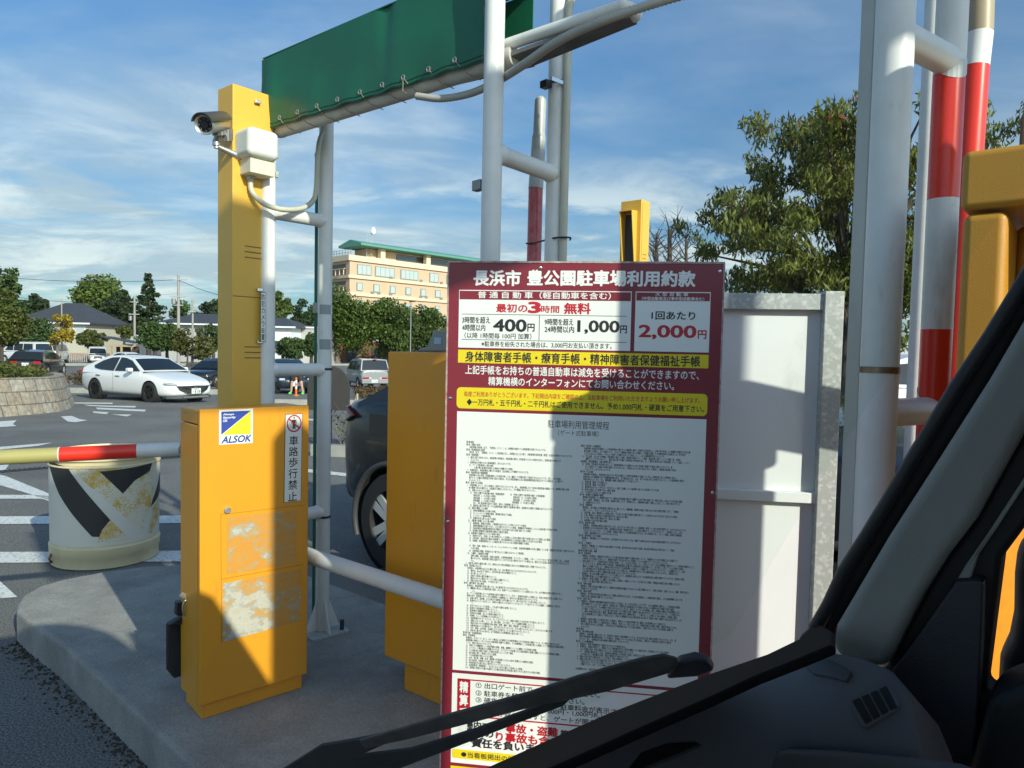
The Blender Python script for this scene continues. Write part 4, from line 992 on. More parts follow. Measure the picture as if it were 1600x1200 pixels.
l0 = SF.uv(729, 688.5); l1 = SF.uv(723, 1044); rgt = SF.uv(900, 760)[0]
SF.text(mb, LEFT, l0[0], rgt, l1[1], l0[1], .0012, 0, .006, 1)
r0 = SF.uv(908, 694.5); r1 = SF.uv(901, 1046); rg2 = SF.uv(1087, 800)[0]
SF.text(mb, RIGHT, r0[0], rg2, r1[1], r0[1], .0012, 0, .006, 1)
mb.build('fine_print', M['ink'], nb)
def z3(x, y): return SF.uv(690 + x / 5.161, 1040 + y / 5.161)
mb = MB()   # payment instructions in the lowest panel
u0, v1 = z3(130, 100); v0 = z3(115, 395)[1]; ur = u3 - .022
SF.rect(mb, u0, ur, v1 - .0035, v1, .0012, 1); SF.rect(mb, u0, ur, v0 - .002, v0 + .002, .0012, 1)
SF.rect(mb, u0, z3(232, 200)[0], v0, v1, .0012, 1, r=.006)
for k, ch in enumerate('精算手順'):
    xa, xb = z3(148, 150)[0], z3(214, 150)[0]; va = v1 - .008 - k * .0385; SF.text(mb, ch, xa, xb, va - .031, va, .0022, 2, .035)
rows = (('① 出口ゲート前で一旦停止して下さい。', 275, 155, 38), ('② 駐車券を精算機に入れて下さい。', 275, 217, 38), ('③ 硬貨・紙幣を入れると、駐車料金が表示されます。', 275, 272, 38),
        ('（10円・50円・100円・500円・1,000円札）', 330, 318, 36), ('④ 精算が終わりますと、ゲートが開きます。', 275, 372, 38))
for body, x, y, h in rows:
    ua = z3(x, y)[0]; vv = z3(x, y)[1]; hh = .0165; co, fs = txt_mesh(body[:1] if 0 else body, .0, 3)
    wid = (co[:, 0].max() - co[:, 0].min()) / (co[:, 1].max() - co[:, 1].min()) * hh * 1.12
    SF.text(mb, body, ua, min(ua + wid, ur), vv - hh / 2, vv + hh / 2, .0012, 0, .006)
for body, x, y, h, mi in (('場内での', 190, 470, .021, 0), ('事故・盗難', 520, 500, .026, 1), ('等', 960, 545, .02, 0), ('車両の', 190, 530, .024, 0), ('り事故も含め', 440, 570, .027, 1), ('一切の', 165, 590, .02, 0), ('責任を負いません。', 245, 618, .025, 0)):
    ua, vv = z3(x, y); n = len(body); SF.text(mb, body, ua, ua + n * .0305 * (h / .027), vv - h / 2, vv + h / 2, .0012, mi, .04)
ya, yb = z3(140, 672)[1], z3(140, 745)[1]; SF.rect(mb, u_l + .003, u3 - .003, yb, ya, .0012, 3, r=.006)
SF.text(mb, '●当看板掲出の行為を禁止します。', z3(160, 700)[0], z3(160, 700)[0] + .30, (ya + yb) / 2 - .008, (ya + yb) / 2 + .008, .0022, 0, .01)
mb.build('payment_instructions', [M['ink'], mat('signal_red_ink', (.45, .01, .02), .4), M['ink_white'], M['sign_yellow']], nb)
for px in ((844, 418.5), (697, 622), (700, 815), (1122, 770), (1125, 424)):
    mb = MB(); u, v = SF.uv(*px); u = min(max(u, .012), SWID - .012); mb.lathe(SF.pt(u, v, 0), SN, [(0.0045, 0), (.0045, .0012), (.003, .002), (0, .002)], 14); mb.build('screw', M['chrome'], nb, smooth=True)

# ================================================================== WHITE PANEL, RIGHT FRAME, PAYMENT MACHINE
PD = 2.28
WP = at(1100, 600, PD); WP.z = 0; WW = SW; WF = Face(WP, WW, SN)
wpn = thing('steel_panel', 'plain white panel in a galvanised frame, to the right of the notice board', 'panel', tuple(at(1290, 700, PD).xy) + (.15,))
uL, uR = WF.uv(990, 600)[0], WF.uv(1279, 700)[0]; zt3 = WF.uv(1200, 459)[1]
mb = MB(); mb.box(WF.pt((uL + uR) / 2, (zt3 + .19) / 2, -.012), WW * (uR - uL) / 2, SN * .004, UP * (zt3 - .19) / 2); mb.build('sheet', M['panel_white'], wpn)
mb = MB(); hb = WF.uv(1200, 459)[1] - WF.uv(1200, 484)[1]; mb.box(WF.pt((uL + uR) / 2, zt3 - hb / 2, .006), WW * (uR - uL) / 2, SN * .014, UP * hb / 2); mb.build('top_rail', M['galv'], wpn, bevel=.002)
zm1, zm0 = WF.uv(1200, 766)[1], WF.uv(1200, 782)[1]; mb = MB(); mb.box(WF.pt((uL + uR) / 2, (zm1 + zm0) / 2, .005), WW * (uR - uL) / 2 * .998, SN * .013, UP * (zm1 - zm0) / 2); mb.build('middle_rail', M['panel_white'], wpn, bevel=.002)
pu0, pu1 = WF.uv(1279, 600)[0], WF.uv(1309, 600)[0]; zp = WF.uv(1295, 456)[1]
mb = MB(); mb.box(WF.pt((pu0 + pu1) / 2, (zp + .15) / 2, -.002), WW * (pu1 - pu0) / 2, SN * .034, UP * (zp - .15) / 2); mb.build('post', M['galv'], wpn, bevel=.003)

rw, rb = at(1380, 450, 1.52), at(1474, 300, 1.66)
rf = thing('pipe_barrier', 'thick white pipe frame, one post banded red and white, beside the yellow payment machine', 'pipe barrier', (rw.x, rw.y, .15))
def vpipe(p, z0, z1, r, name, mats, par, cuts=None):
    mb = MB()
    if not cuts: mb.cyl((p.x, p.y, z0), (p.x, p.y, z1), r, n=36)
    else:
        zs = [z0] + [c for c, _ in cuts]
        for i, (zc, mi) in enumerate(cuts): mb.cyl((p.x, p.y, zs[i]), (p.x, p.y, zc), r, n=36, mi=mi)
    return mb.build(name, mats, par, smooth=True)
vpipe(rw, .15, 3.0, .0381, 'post', M['white'], rf)
zc = lambda y: at(1465, y, 1.66).z
vpipe(rb, .15, 3.0, .0330, 'banded_post', [M['white'], M['red']], rf, [(zc(720), 1), (zc(515), 1), (zc(312), 0), (zc(115), 1), (3.0, 0)])
mb = MB(); mb.cyl((rb.x, rb.y, .15), (rb.x, rb.y, zc(330)), .0425, n=36, mi=0); mb.lathe((rb.x, rb.y, zc(330)), UP, [(.0425, 0), (.0405, .012)], 36)
mb.build('sleeve', [M['white']], rf, smooth=True) if False else None
for y in (75, 640):
    z = at(1410, y + 3, 1.6).z; mb = MB(); mb.cyl((rw.x, rw.y, z), (rb.x, rb.y, z), .0315, n=28); mb.build('rung', M['white'], rf, smooth=True)
bk = at(1446, 330, 2.62); mb = MB(); mb.cyl((bk.x, bk.y, .15), (bk.x, bk.y, 3.0), .034, n=28); mb.build('rear_post', M['white'], rf, smooth=True)
dk = at(1349, 450, 1.60); mb = MB(); mb.box((dk.x, dk.y, 1.6), Vector((.018, 0, 0)), Vector((0, .03, 0)), UP * 1.45); mb.build('side_channel', mat('grey_channel', (.50, .51, .45), .45, noise=.1, nscale=5), rf, bevel=.003)
mb = MB(); z0, z1 = at(1372, 583, 1.5).z, at(1372, 573, 1.5).z; mb.lathe((rw.x, rw.y, z0), UP, [(.0385, 0), (.0395, 0), (.0395, z1 - z0), (.0385, z1 - z0)], 36); mb.build('steel_band', mat('rusty_band', (.30, .22, .14), .4, .7, noise=.5, nscale=30), rf, smooth=True)
for y in (95, 632):
    mb = MB(); z = zc(y); pts = [rb + (rw - rb).normalized().cross(UP) * 0 for _ in (0,)]
    n_ = 20
    for k in range(n_):
        a0, a1 = 2 * math.pi * k / n_, 2 * math.pi * (k + 1) / n_; f0, f1 = .03 * math.sin(a0), .03 * math.sin(a1); R_ = .0343
        p = lambda a, dz: Vector((rb.x + R_ * math.cos(a), rb.y + R_ * math.sin(a), z + dz))
        mb.quad(p(a0, f0 - .02), p(a1, f1 - .02), p(a1, f1 + .02), p(a0, f0 + .02))
    mb.build('tape_strip', bpy.data.materials.get('tape_white') or mat('tape_white', (.62, .62, .58), .35), rf, smooth=True)
# two raised barrier arms behind the machine
def arm(label, pts, r, segs):
    a = thing('raised_boom', label, 'gate boom', (pts[0].x, pts[0].y, .15), 'raised gate booms by the payment machine')
    mb = MB(); bot = pts[0] + (pts[0] - pts[-1]).normalized() * ((pts[0].z - .6) / ((pts[-1] - pts[0]).normalized().z))
    allp = [bot] + pts
    for i, mi in enumerate(segs): mb.tube([allp[i], allp[i + 1]], [r, r], 28, mi)
    mb.build('boom', [M['white'], M['red'], mat('bare_tan_tube', (.36, .29, .18), .45) if 'bare_tan_tube' not in bpy.data.materials else bpy.data.materials['bare_tan_tube']], a, smooth=True)
    mb = MB(); mb.cyl((bot.x, bot.y, .15), (bot.x, bot.y, .9), .055, n=20); mb.build('boom_stand', M['lemon'], a, smooth=True)
arm('raised red and white gate boom with a tan upper end, nearest the payment machine', [at(1515, 240, 2.0), at(1524, 105, 2.0), at(1530, 52, 2.0), at(1533, -60, 2.0)], .034, [1, 1, 0, 2])
arm('raised red and white gate boom squeezed between the banded post and the other boom', [at(1490, 420, 2.28), at(1492, 218, 2.28), at(1500, 88, 2.28), at(1508, -60, 2.28)], .026, [1, 1, 0, 1])

MC = at(1499, 330, 1.17); MC.z = 0
pm = thing('payment_machine', 'large yellow textured payment machine at the right, next to the driver window', 'payment machine', (MC.x, MC.y, .15))
mz = lambda y: at(1499, y, 1.17).z
def mbx(name, r0, r1, b0, b1, z0, z1, m=None, bev=.012):
    """r along V, b back along -U, both from the visible corner"""
    mb = MB(); mb.box(MC + V * (r0 + r1) / 2 - U * (b0 + b1) / 2 + UP * (z0 + z1) / 2, V * (r1 - r0) / 2, U * (b1 - b0) / 2, UP * (z1 - z0) / 2)
    return mb.build(name, m or M['machine_yellow'], pm, bevel=bev, seg=4)
mbx('top_housing', 0, .66, 0, .60, mz(329), mz(236)); mbx('side_column', .004, .20, .004, .066, .62, mz(334), bev=.014)
mbx('recessed_panel', .16, .64, .064, .58, .62, mz(336)); mbx('lower_cabinet', .03, .62, .02, .58, .15, .615)
mbx('coin_panel', .154, .16, .16, .5, 1.2, 1.5, M['steel_grey'], .002)
mbx('shade_box', .05, .36, .35, .75, 1.98, 2.27, M['lemon'], .01); mbx('shade_box_mast', .15, .22, .5, .58, mz(236), 2.0, M['galv'], .004)  # unseen box and mast added to shade the upper notice board
mb = MB(); Ah = Vector((math.cos(AZ), math.sin(AZ), 0)); Th = Vector((-math.sin(AZ), math.cos(AZ), 0)); TE = math.tan(EL)
mb.prism([Ah * a + Th * .3 + UP * (b - TE * .3) for a, b in ((1.88, 2.02), (1.99, 1.975), (2.16, 1.84), (2.16, 1.66), (2.05, 1.74), (1.88, 1.82))], Th * .03); mb.build('shade_plate', M['galv'], pm)  # unseen slanted plate, shaped to break up the light on the white panel
mb = MB(); k0 = at(1600, 240, 1.2); mb.box(MC + V * .09 - U * .1 + UP * (mz(236) + .03), V * .03, U * .03, UP * .03); mb.build('top_box', mat('brown_plastic', (.12, .06, .03), .5), pm, bevel=.004)
# sunlit recess of the machine: panel added facing the sun, its colour brightened
mb = MB(); a_, b_ = MC + V * .045 - U * .068, MC + V * .165 - U * .20; mb.prism([a_ + UP * .60, b_ + UP * .60, b_ + V * .03 + UP * .60, a_ + V * .03 + UP * .60], UP * .60); mb.build('angled_panel', mat('sunlit_orange_paint', (.80, .30, .012), .4, noise=.2, nscale=40), pm, bevel=.003)
# unseen pillar and board added behind the van to shade cabinet and posts
Ah = Vector((math.cos(AZ), math.sin(AZ), 0)); Th = Vector((-math.sin(AZ), math.cos(AZ), 0)); TE = math.tan(EL)
def sp(a, b, t): return Ah * a + Th * t + UP * (b - TE * t)
t_ = -1.0; base_ = sp(.965, 0, t_); pz = .15
sh = thing('signal_pillar', 'unseen yellow pillar with a peaked cap, added behind the driver to shade the cabinet', 'signal pillar', (base_.x, base_.y, .15), 'yellow lane signal pillars')
mb = MB(); prof = [(.872, None), (.872, 2.30), (.925, 2.365), (.975, 2.365), (1.065, 2.29), (1.065, 1.8), (1.095, 1.8), (1.095, None)]
mb.prism([sp(a, b, t_) if b else Vector((sp(a, 0, t_).x, sp(a, 0, t_).y, .15)) for a, b in prof], -Th * .12); mb.build('housing', M['lemon'], sh)
hb_ = thing('shade_board', 'unseen long white board added over the lane behind the van for its shadow', 'overhead board', tuple(fr(-2.3, 1.45, .15)))
def bp2(a, b):
    R = (a - .213 * 2.3) / .978; t = .978 * -2.3 + .213 * R; return fr(-2.3, R, b - TE * t)
mb = MB(); mb.prism([bp2(.41, 2.43), bp2(1.95, 2.43), bp2(1.95, 3.1), bp2(.41, 3.1)], -U * .05); mb.build('board', M['panel_white'], hb_)
mb = MB(); mb.prism([bp2(.76, 3.1), bp2(.98, 3.1), bp2(.98, 3.40), bp2(.76, 3.40)], -U * .05); mb.build('top_box', M['lemon'], hb_)  # unseen box added to carry the shade higher on the yellow pillar
mb = MB()
for a in (1.82, 1.95): q = bp2(a, 2.5); mb.cyl((q.x, q.y, .0), (q.x, q.y, q.z + .6), .04, n=20)
mb.build('post', M['white'], hb_, smooth=True)
# ================================================================== THE VAN WE SIT IN
M['dash'] = mat('dashboard_plastic', (.16, .168, .182), .62, noise=.15, nscale=14, bump=.15, bscale=900)
M['trim'] = mat('grey_pillar_trim', (.31, .335, .31), .7, noise=.06, nscale=10, bump=.1, bscale=700)
M['cabin_black'] = mat('cabin_black_plastic', (.010, .011, .012), .6)
M['van_paint'] = mat('van_white_paint', (.72, .73, .72), .3, coat=.3)
def glass_mat(name, tint, gloss, rough=.02):
    m = bpy.data.materials.new(name); m.use_nodes = True; n, l = m.node_tree.nodes, m.node_tree.links
    for x in list(n): n.remove(x)
    o = n.new('ShaderNodeOutputMaterial'); t = n.new('ShaderNodeBsdfTransparent'); t.inputs[0].default_value = tint + (1,)
    g = n.new('ShaderNodeBsdfGlossy'); g.inputs['Roughness'].default_value = rough
    lw = n.new('ShaderNodeLayerWeight'); lw.inputs[0].default_value = .12; mu = n.new('ShaderNodeMath'); mu.operation = 'MULTIPLY'; mu.inputs[1].default_value = gloss; l.new(lw.outputs['Fresnel'], mu.inputs[0])
    x = n.new('ShaderNodeMixShader'); l.new(mu.outputs[0], x.inputs[0]); l.new(t.outputs[0], x.inputs[1]); l.new(g.outputs[0], x.inputs[2])
    tc_ = n.new('ShaderNodeTexCoord'); mp = n.new('ShaderNodeMapping'); mp.inputs['Scale'].default_value = (14, 14, 5); mp.inputs['Rotation'].default_value = (.5, .3, 0); l.new(tc_.outputs['Object'], mp.inputs[0])
    no = n.new('ShaderNodeTexNoise'); no.inputs['Detail'].default_value = 7; no.inputs['Scale'].default_value = 1; no.inputs['Roughness'].default_value = .6; l.new(mp.outputs[0], no.inputs['Vector'])
    rp = n.new('ShaderNodeMapRange'); l.new(no.outputs[0], rp.inputs[0]); rp.inputs[1].default_value = .42; rp.inputs[2].default_value = .78; rp.inputs[3].default_value = .004; rp.inputs[4].default_value = .055
    du = n.new('ShaderNodeBsdfDiffuse'); du.inputs[0].default_value = (.8, .8, .76, 1); tr = n.new('ShaderNodeBsdfTranslucent'); tr.inputs[0].default_value = (.8, .8, .76, 1)
    ad = n.new('ShaderNodeMixShader'); l.new(du.outputs[0], ad.inputs[1]); l.new(tr.outputs[0], ad.inputs[2])
    y = n.new('ShaderNodeMixShader'); l.new(rp.outputs[0], y.inputs[0]); l.new(x.outputs[0], y.inputs[1]); l.new(ad.outputs[0], y.inputs[2]); l.new(y.outputs[0], o.inputs[0]); return m
M['windshield'] = glass_mat('windshield_glass', (.91, .975, .935), .35)
van = thing('van', 'dark van cabin we sit in, with its dashboard, pillar and wiper', 'van', (0, 0, 0))
base = [(.46, -1.0, 1.07), (.50, -.55, 1.06), (.50, -.2, 1.06), (.47, .1, 1.08), (.42, .27, 1.10), (.35, .39, 1.125), (.26, .46, 1.17), (.17, .495, 1.235)]
top = [(.30, -1.0, 1.80), (.34, -.55, 1.82), (.33, -.2, 1.82), (.29, .1, 1.82), (.21, .28, 1.82), (.10, .40, 1.81), (-.03, .465, 1.80), (-.16, .495, 1.79)]
mb = MB(); NJ = 10
vs = []
for j in range(NJ + 1):
    t = j / NJ
    for b, tp in zip(base, top):
        F, R, z = (b[i] + (tp[i] - b[i]) * t for i in range(3)); F += .03 * math.sin(math.pi * t) + .03 * (1 - t); z -= .02 * (1 - t); vs.append(fr(F, R, z))
nb_ = len(base); mb.add(vs, [(j * nb_ + i, j * nb_ + i + 1, (j + 1) * nb_ + i + 1, (j + 1) * nb_ + i) for j in range(NJ) for i in range(nb_ - 1)])
mb.build('windshield', M['windshield'], van, smooth=True, sharp=180)
def P5(x, y, off=0.0): return onpl(x, y, V * (.5 + off) + UP * EYE, V)
def plate(name, px, off, th, m, bev=.004):
    mb = MB(); mb.prism([P5(x, y, off) for x, y in px], V * th); return mb.build(name, m, van, bevel=bev, seg=3)
# windshield right frame (rubber and black border)
edge_l = [(1700, 262), (1600, 428), (1545, 518), (1490, 600), (1430, 698), (1390, 766), (1350, 832), (1315, 886), (1290, 940), (1268, 978), (1240, 1003)]
edge_r = [(1255, 1032), (1290, 1022), (1301, 1010), (1303, 985), (1330, 944), (1385, 852), (1470, 720), (1545, 602), (1600, 508), (1700, 345)]
plate('windshield_frame', edge_l + edge_r, .012, .03, M['rubber'], .006)
mb = MB(); mb.tube([P5(x + 5, y + 5, .006) for x, y in edge_l[:-1]], .0045, 10); mb.build('windshield_seal', M['black'], van, smooth=True)
plate('pillar_trim', [(1700, 335), (1600, 498), (1545, 592), (1470, 710), (1385, 842), (1330, 936), (1304, 980), (1298, 1018), (1330, 1042), (1385, 1046), (1402, 1010), (1440, 935), (1478, 873), (1522, 816), (1600, 674), (1700, 505)], -.016, .05, M['trim'], .010)
plate('door_frame', [(1700, 500), (1600, 668), (1522, 810), (1478, 868), (1440, 930), (1385, 1040), (1350, 1075), (1380, 1260), (1700, 1260), (1700, 1075), (1556, 1088), (1539, 1083), (1566, 872), (1600, 826), (1700, 690)], .004, .03, M['cabin_black'], .006)
plate('frame_highlight', [(1605, 738), (1612, 742), (1560, 822), (1528, 868), (1515, 908), (1494, 908), (1508, 884), (1540, 838)], -.004, .012, M['trim'], .003)  # lighter grey strip stands for a highlight on the door frame
plate('mirror_base_panel', [(1494, 908), (1530, 907), (1537, 913), (1533, 1010), (1522, 1182), (1430, 1182), (1385, 1060), (1440, 985)], -.012, .02, mat('dark_navy_plastic', (.028, .034, .044), .55, bump=.1, bscale=600), .004)
plate('door_sill', [(1545, 1092), (1600, 1070), (1700, 1060), (1700, 1240), (1500, 1240), (1520, 1185)], -.03, .05, M['cabin_black'], .008)
# door mirror outside the window
mm = thing_m = None
mb = MB(); mb.prism([onpl(x, y, V * .56 + UP * EYE, V) for x, y in ((1590, 842), (1583, 900), (1582, 960), (1574, 1000), (1560, 1030), (1556, 1095), (1640, 1120), (1660, 830))], V * .04); mb.build('mirror_shell', M['black'], van, bevel=.012, seg=4)
mb = MB(); mb.prism([sp(a, b, -.02) for a, b in ((.57, 1.84), (.67, 1.78), (.84, 1.48), (.886, 1.40), (.886, .98), (.57, .98))], -Th * .07); mb.build('shade_wing', M['black'], van, bevel=.01)  # unseen wing added, outline shaped to shade the cabinet's lower left
# dashboard: a sloping block whose front meets the base of the windshield
def plane3(a, b, c):
    pts = [CAM + ray(x, y) * d for x, y, d in (a, b, c)]; n = (pts[1] - pts[0]).cross(pts[2] - pts[0]).normalized(); return pts[0], n
bP, bN = plane3((700, 1225, .56), (1290, 985, .452), (900, 1182, .55))
bN = (V * .15 - U * .35 + UP * .93).normalized(); bP = CAM + ray(1110, 1072) * .50
def slab(name, px, P, n, th, m, bev, sh=None):
    mb = MB(); mb.prism([onpl(x, y, P, n) for x, y in px], -n * th); return mb.build(name, m, van, bevel=bev, seg=3)
b2P, b2N = plane3((760, 1205, .495), (1115, 1052, .462), (1280, 985, .418)); 
if b2N.dot(CAM - b2P) < 0: b2N = -b2N
slab('windshield_base_trim', [(640, 1262), (760, 1200), (855, 1157), (950, 1115), (1115, 1051), (1200, 1022), (1250, 998), (1275, 972), (1300, 985), (1300, 1006), (1250, 1027), (1180, 1055), (1100, 1092), (1000, 1136), (900, 1181), (800, 1225), (700, 1270)], b2P, b2N, .004, mat('matt_black_trim', (.008, .008, .008), .9, spec=.12), .0015)
dP, dN = plane3((900, 1180, .515), (1290, 1015, .435), (1330, 1200, .37))
if dN.dot(CAM - dP) < 0: dN = -dN
slab('dashboard', [(690, 1275), (800, 1224), (900, 1178), (1000, 1133), (1100, 1089), (1180, 1052), (1250, 1024), (1300, 1013), (1340, 1020), (1385, 1038), (1405, 1062), (1420, 1100), (1430, 1140), (1434, 1180), (1434, 1300), (690, 1300)], dP, dN, .05, M['dash'], .012)
slab('defroster_slot', [(1000, 1174), (1040, 1160), (1085, 1157), (1096, 1164), (1060, 1180), (1010, 1200), (985, 1212), (970, 1212)], dP + dN * .0015, dN, .006, M['cabin_black'], .002)
slab('speaker_lid', [(1256, 1040), (1284, 1028), (1300, 1033), (1330, 1050), (1322, 1064), (1300, 1058), (1270, 1052)], dP + dN * .0022, dN, .003, mat('lid_plastic', (.09, .10, .11), .55), .001)
slab('dash_lower_pad', [(1180, 1300), (1200, 1158), (1300, 1160), (1440, 1172), (1530, 1184), (1545, 1300)], dP + dN * .012, dN, .05, mat('pad_plastic', (.11, .12, .12), .6), .010)
vent_c = [(1328, 1096), (1376, 1069), (1388, 1071), (1402, 1098), (1399, 1106), (1352, 1132), (1344, 1128)]
slab('vent_frame', [(1325, 1097), (1375, 1067), (1390, 1069), (1405, 1099), (1400, 1108), (1351, 1136), (1342, 1130)], dP + dN * .002, dN, .006, M['dash'], .001)
for k in range(4):
    t0, t1 = k / 4 + .02, (k + 1) / 4 - .02
    A0, A1, B0_, B1 = (1329, 1095), (1385, 1070), (1350, 1131), (1402, 1103)
    L = lambda a, b, t: (a[0] + (b[0] - a[0]) * t, a[1] + (b[1] - a[1]) * t)
    slab('vent_slot', [L(A0, A1, t0), L(A0, A1, t1), L(B0_, B1, t1), L(B0_, B1, t0)], dP + dN * .0028, dN, .004, M['cabin_black'], .0008)
# wiper lying across the glass outside
wP, wN = plane3((480, 1190, .80), (800, 1110, .72), (1100, 1040, .60)); wN = (-_f + UP * .5).normalized(); wP = CAM + ray(900, 1078) * .69
wP, wN = plane3((470, 1198, .80), (1100, 1040, .60), (900, 1120, .66))
if wN.dot(CAM - wP) < 0: wN = -wN
def wip(name, px, off, th, m, bev): return slab(name, px, wP + wN * off, wN, th, m, bev)
wip('wiper_arm', [(560, 1158), (675, 1124), (825, 1083), (900, 1058), (1000, 1030), (1035, 1024), (1058, 1030), (1060, 1042), (1047, 1053), (950, 1082), (885, 1096), (845, 1103), (760, 1125), (640, 1156), (570, 1171)], .004, .004, mat('wiper_brown_black', (.075, .062, .056), .5, noise=.5, nscale=40), .003)
wip('wiper_arm_base', [(1058, 1036), (1085, 1030), (1104, 1034), (1118, 1050), (1090, 1060), (1040, 1064)], .0, .012, M['black'], .004)
wip('wiper_blade', [(430, 1210), (500, 1166), (560, 1156), (640, 1140), (705, 1122), (720, 1124), (660, 1146), (610, 1160), (560, 1182), (640, 1172), (740, 1142), (860, 1098), (895, 1090), (880, 1104), (760, 1150), (640, 1196), (560, 1226), (440, 1240)], -.003, .005, M['rubber'], .0015)
# body shell around the cabin
mb = MB()
def vb(F0, F1, R0, R1, z0, z1): mb.box(fr((F0 + F1) / 2, (R0 + R1) / 2, (z0 + z1) / 2), U * (F1 - F0) / 2, V * (R1 - R0) / 2, UP * (z1 - z0) / 2)
rp = [(t[0] + .02, t[1]) for t in top] + [(-2.5, .495), (-2.5, -1.0)]
mb.prism([fr(F, R, 1.815) for F, R in rp], UP * .05); mb.build('roof', M['van_paint'], van, bevel=.012)
mb = MB(); mb.prism([fr(F, R, 1.78) for F, R in [(t[0] - .12, t[1]) for t in top] + [(-2.4, .48), (-2.4, -.98)]], UP * .02); mb.build('headliner', M['trim'], van)
mb = MB(); vb(-2.5, -.75, .47, .52, .35, 1.82); vb(-2.5, .1, -1.03, -1.0, .35, 1.12); vb(-2.5, -.5, -1.03, -1.0, 1.12, 1.82); vb(-2.53, -2.5, -1.0, .5, .35, 1.82); vb(-.76, .3, .54, .56, .35, .95); vb(-2.5, .55, -1.0, .5, .30, .38); mb.build('body', M['van_paint'], van)
mb = MB(); mb.prism([fr(F, R, .38) for F, R in [(b[0] + .03, b[1]) for b in base]] + [fr(.2, .5, .38), fr(.2, -1.0, .38)], UP * .64); mb.build('nose', M['van_paint'], van, bevel=.02)
for F in (-.05, -1.9):
    for R in (.38, -.88):
        mb = MB(); mb.cyl(fr(F, R - .07, .28), fr(F, R + .07, .28), .28, n=28); mb.build('wheel', M['rubber'], van, smooth=True)
mb = MB(); vb(-.75, -.3, -.95, .42, .7, .95); vb(-.85, -.7, -.95, .42, .9, 1.45); mb.build('seat', mat('seat_fabric', (.05, .05, .055), .9), van, bevel=.04)

# ================================================================== VEHICLES OUTSIDE
def carpaint(name, c, r=.22): return mat(name, c, r, coat=.7, spec=.5)
M['car_glass'] = mat('dark_car_glass', (.012, .016, .018), .04, spec=.7)
M['tyre'] = mat('tyre_rubber', (.017, .017, .017), .8)
M['alloy'] = mat('alloy_rim', (.66, .67, .67), .38, .55)
M['rim_black'] = mat('black_rim', (.014, .014, .015), .3)
M['lamp_red'] = mat('red_lamp', (.35, .012, .012), .15)
M['lamp_clear'] = mat('headlamp_glass', (.55, .57, .58), .08, .3)
M['plate'] = mat('number_plate_white', (.72, .72, .70), .45)
def wheel(root, x, y, r, w, rim, spokes=5, arch=1.14):
    s = 1 if y > 0 else -1
    mb = MB(); mb.lathe((x, y - s * w, r), (0, s, 0), [(r * .60, 0), (r * .92, 0), (r, .03), (r, w - .02), (r * .95, w), (r * .68, w + .004), (r * .66, w - .01)], 36)
    wo = mb.build('wheel', M['tyre'], root, smooth=True)
    mb = MB(); mb.lathe((x, y - s * w, r), (0, s, 0), [(0, w * .35), (r * .62, w * .35), (r * .66, w - .012), (r * .70, w + .003), (r * .66, w + .004)], 36, 1)
    for k in range(spokes):
        a = 2 * math.pi * k / spokes; d = Vector((math.cos(a), 0, math.sin(a))); t = Vector((-math.sin(a), 0, math.cos(a))); c = Vector((x, y, r)) - Vector((0, s * .012, 0))
        for sg in (-.12, .12):
            q = [c + t * r * (.07 + sg * .4) , c - t * r * (.07 - sg * .4), c + d * r * .67 - t * r * (.085 - sg), c + d * r * .67 + t * r * (.085 + sg)]
            mb.prism(q, Vector((0, -s * .02, 0)))
    mb.lathe((x, y - s * .02, r), (0, s, 0), [(r * .15, 0), (r * .14, .014), (0, .016)], 16)
    ro = mb.build('rim', [rim, M['black']], wo, smooth=False)
    wo_ = wo; ro.matrix_parent_inverse = Matrix.Identity(4)
def loft(mb, secs, close=False, mi=0, caps=True):
    n = len(secs[0]); o = [p for s in secs for p in s]; fs = []
    for i in range(len(secs) - 1):
        for k in range(n - 1): fs.append((i * n + k, i * n + k + 1, (i + 1) * n + k + 1, (i + 1) * n + k))
    if caps: fs.append(tuple(range(n))[::-1]); fs.append(tuple((len(secs) - 1) * n + k for k in range(n)))
    mb.add(o, fs, mi)
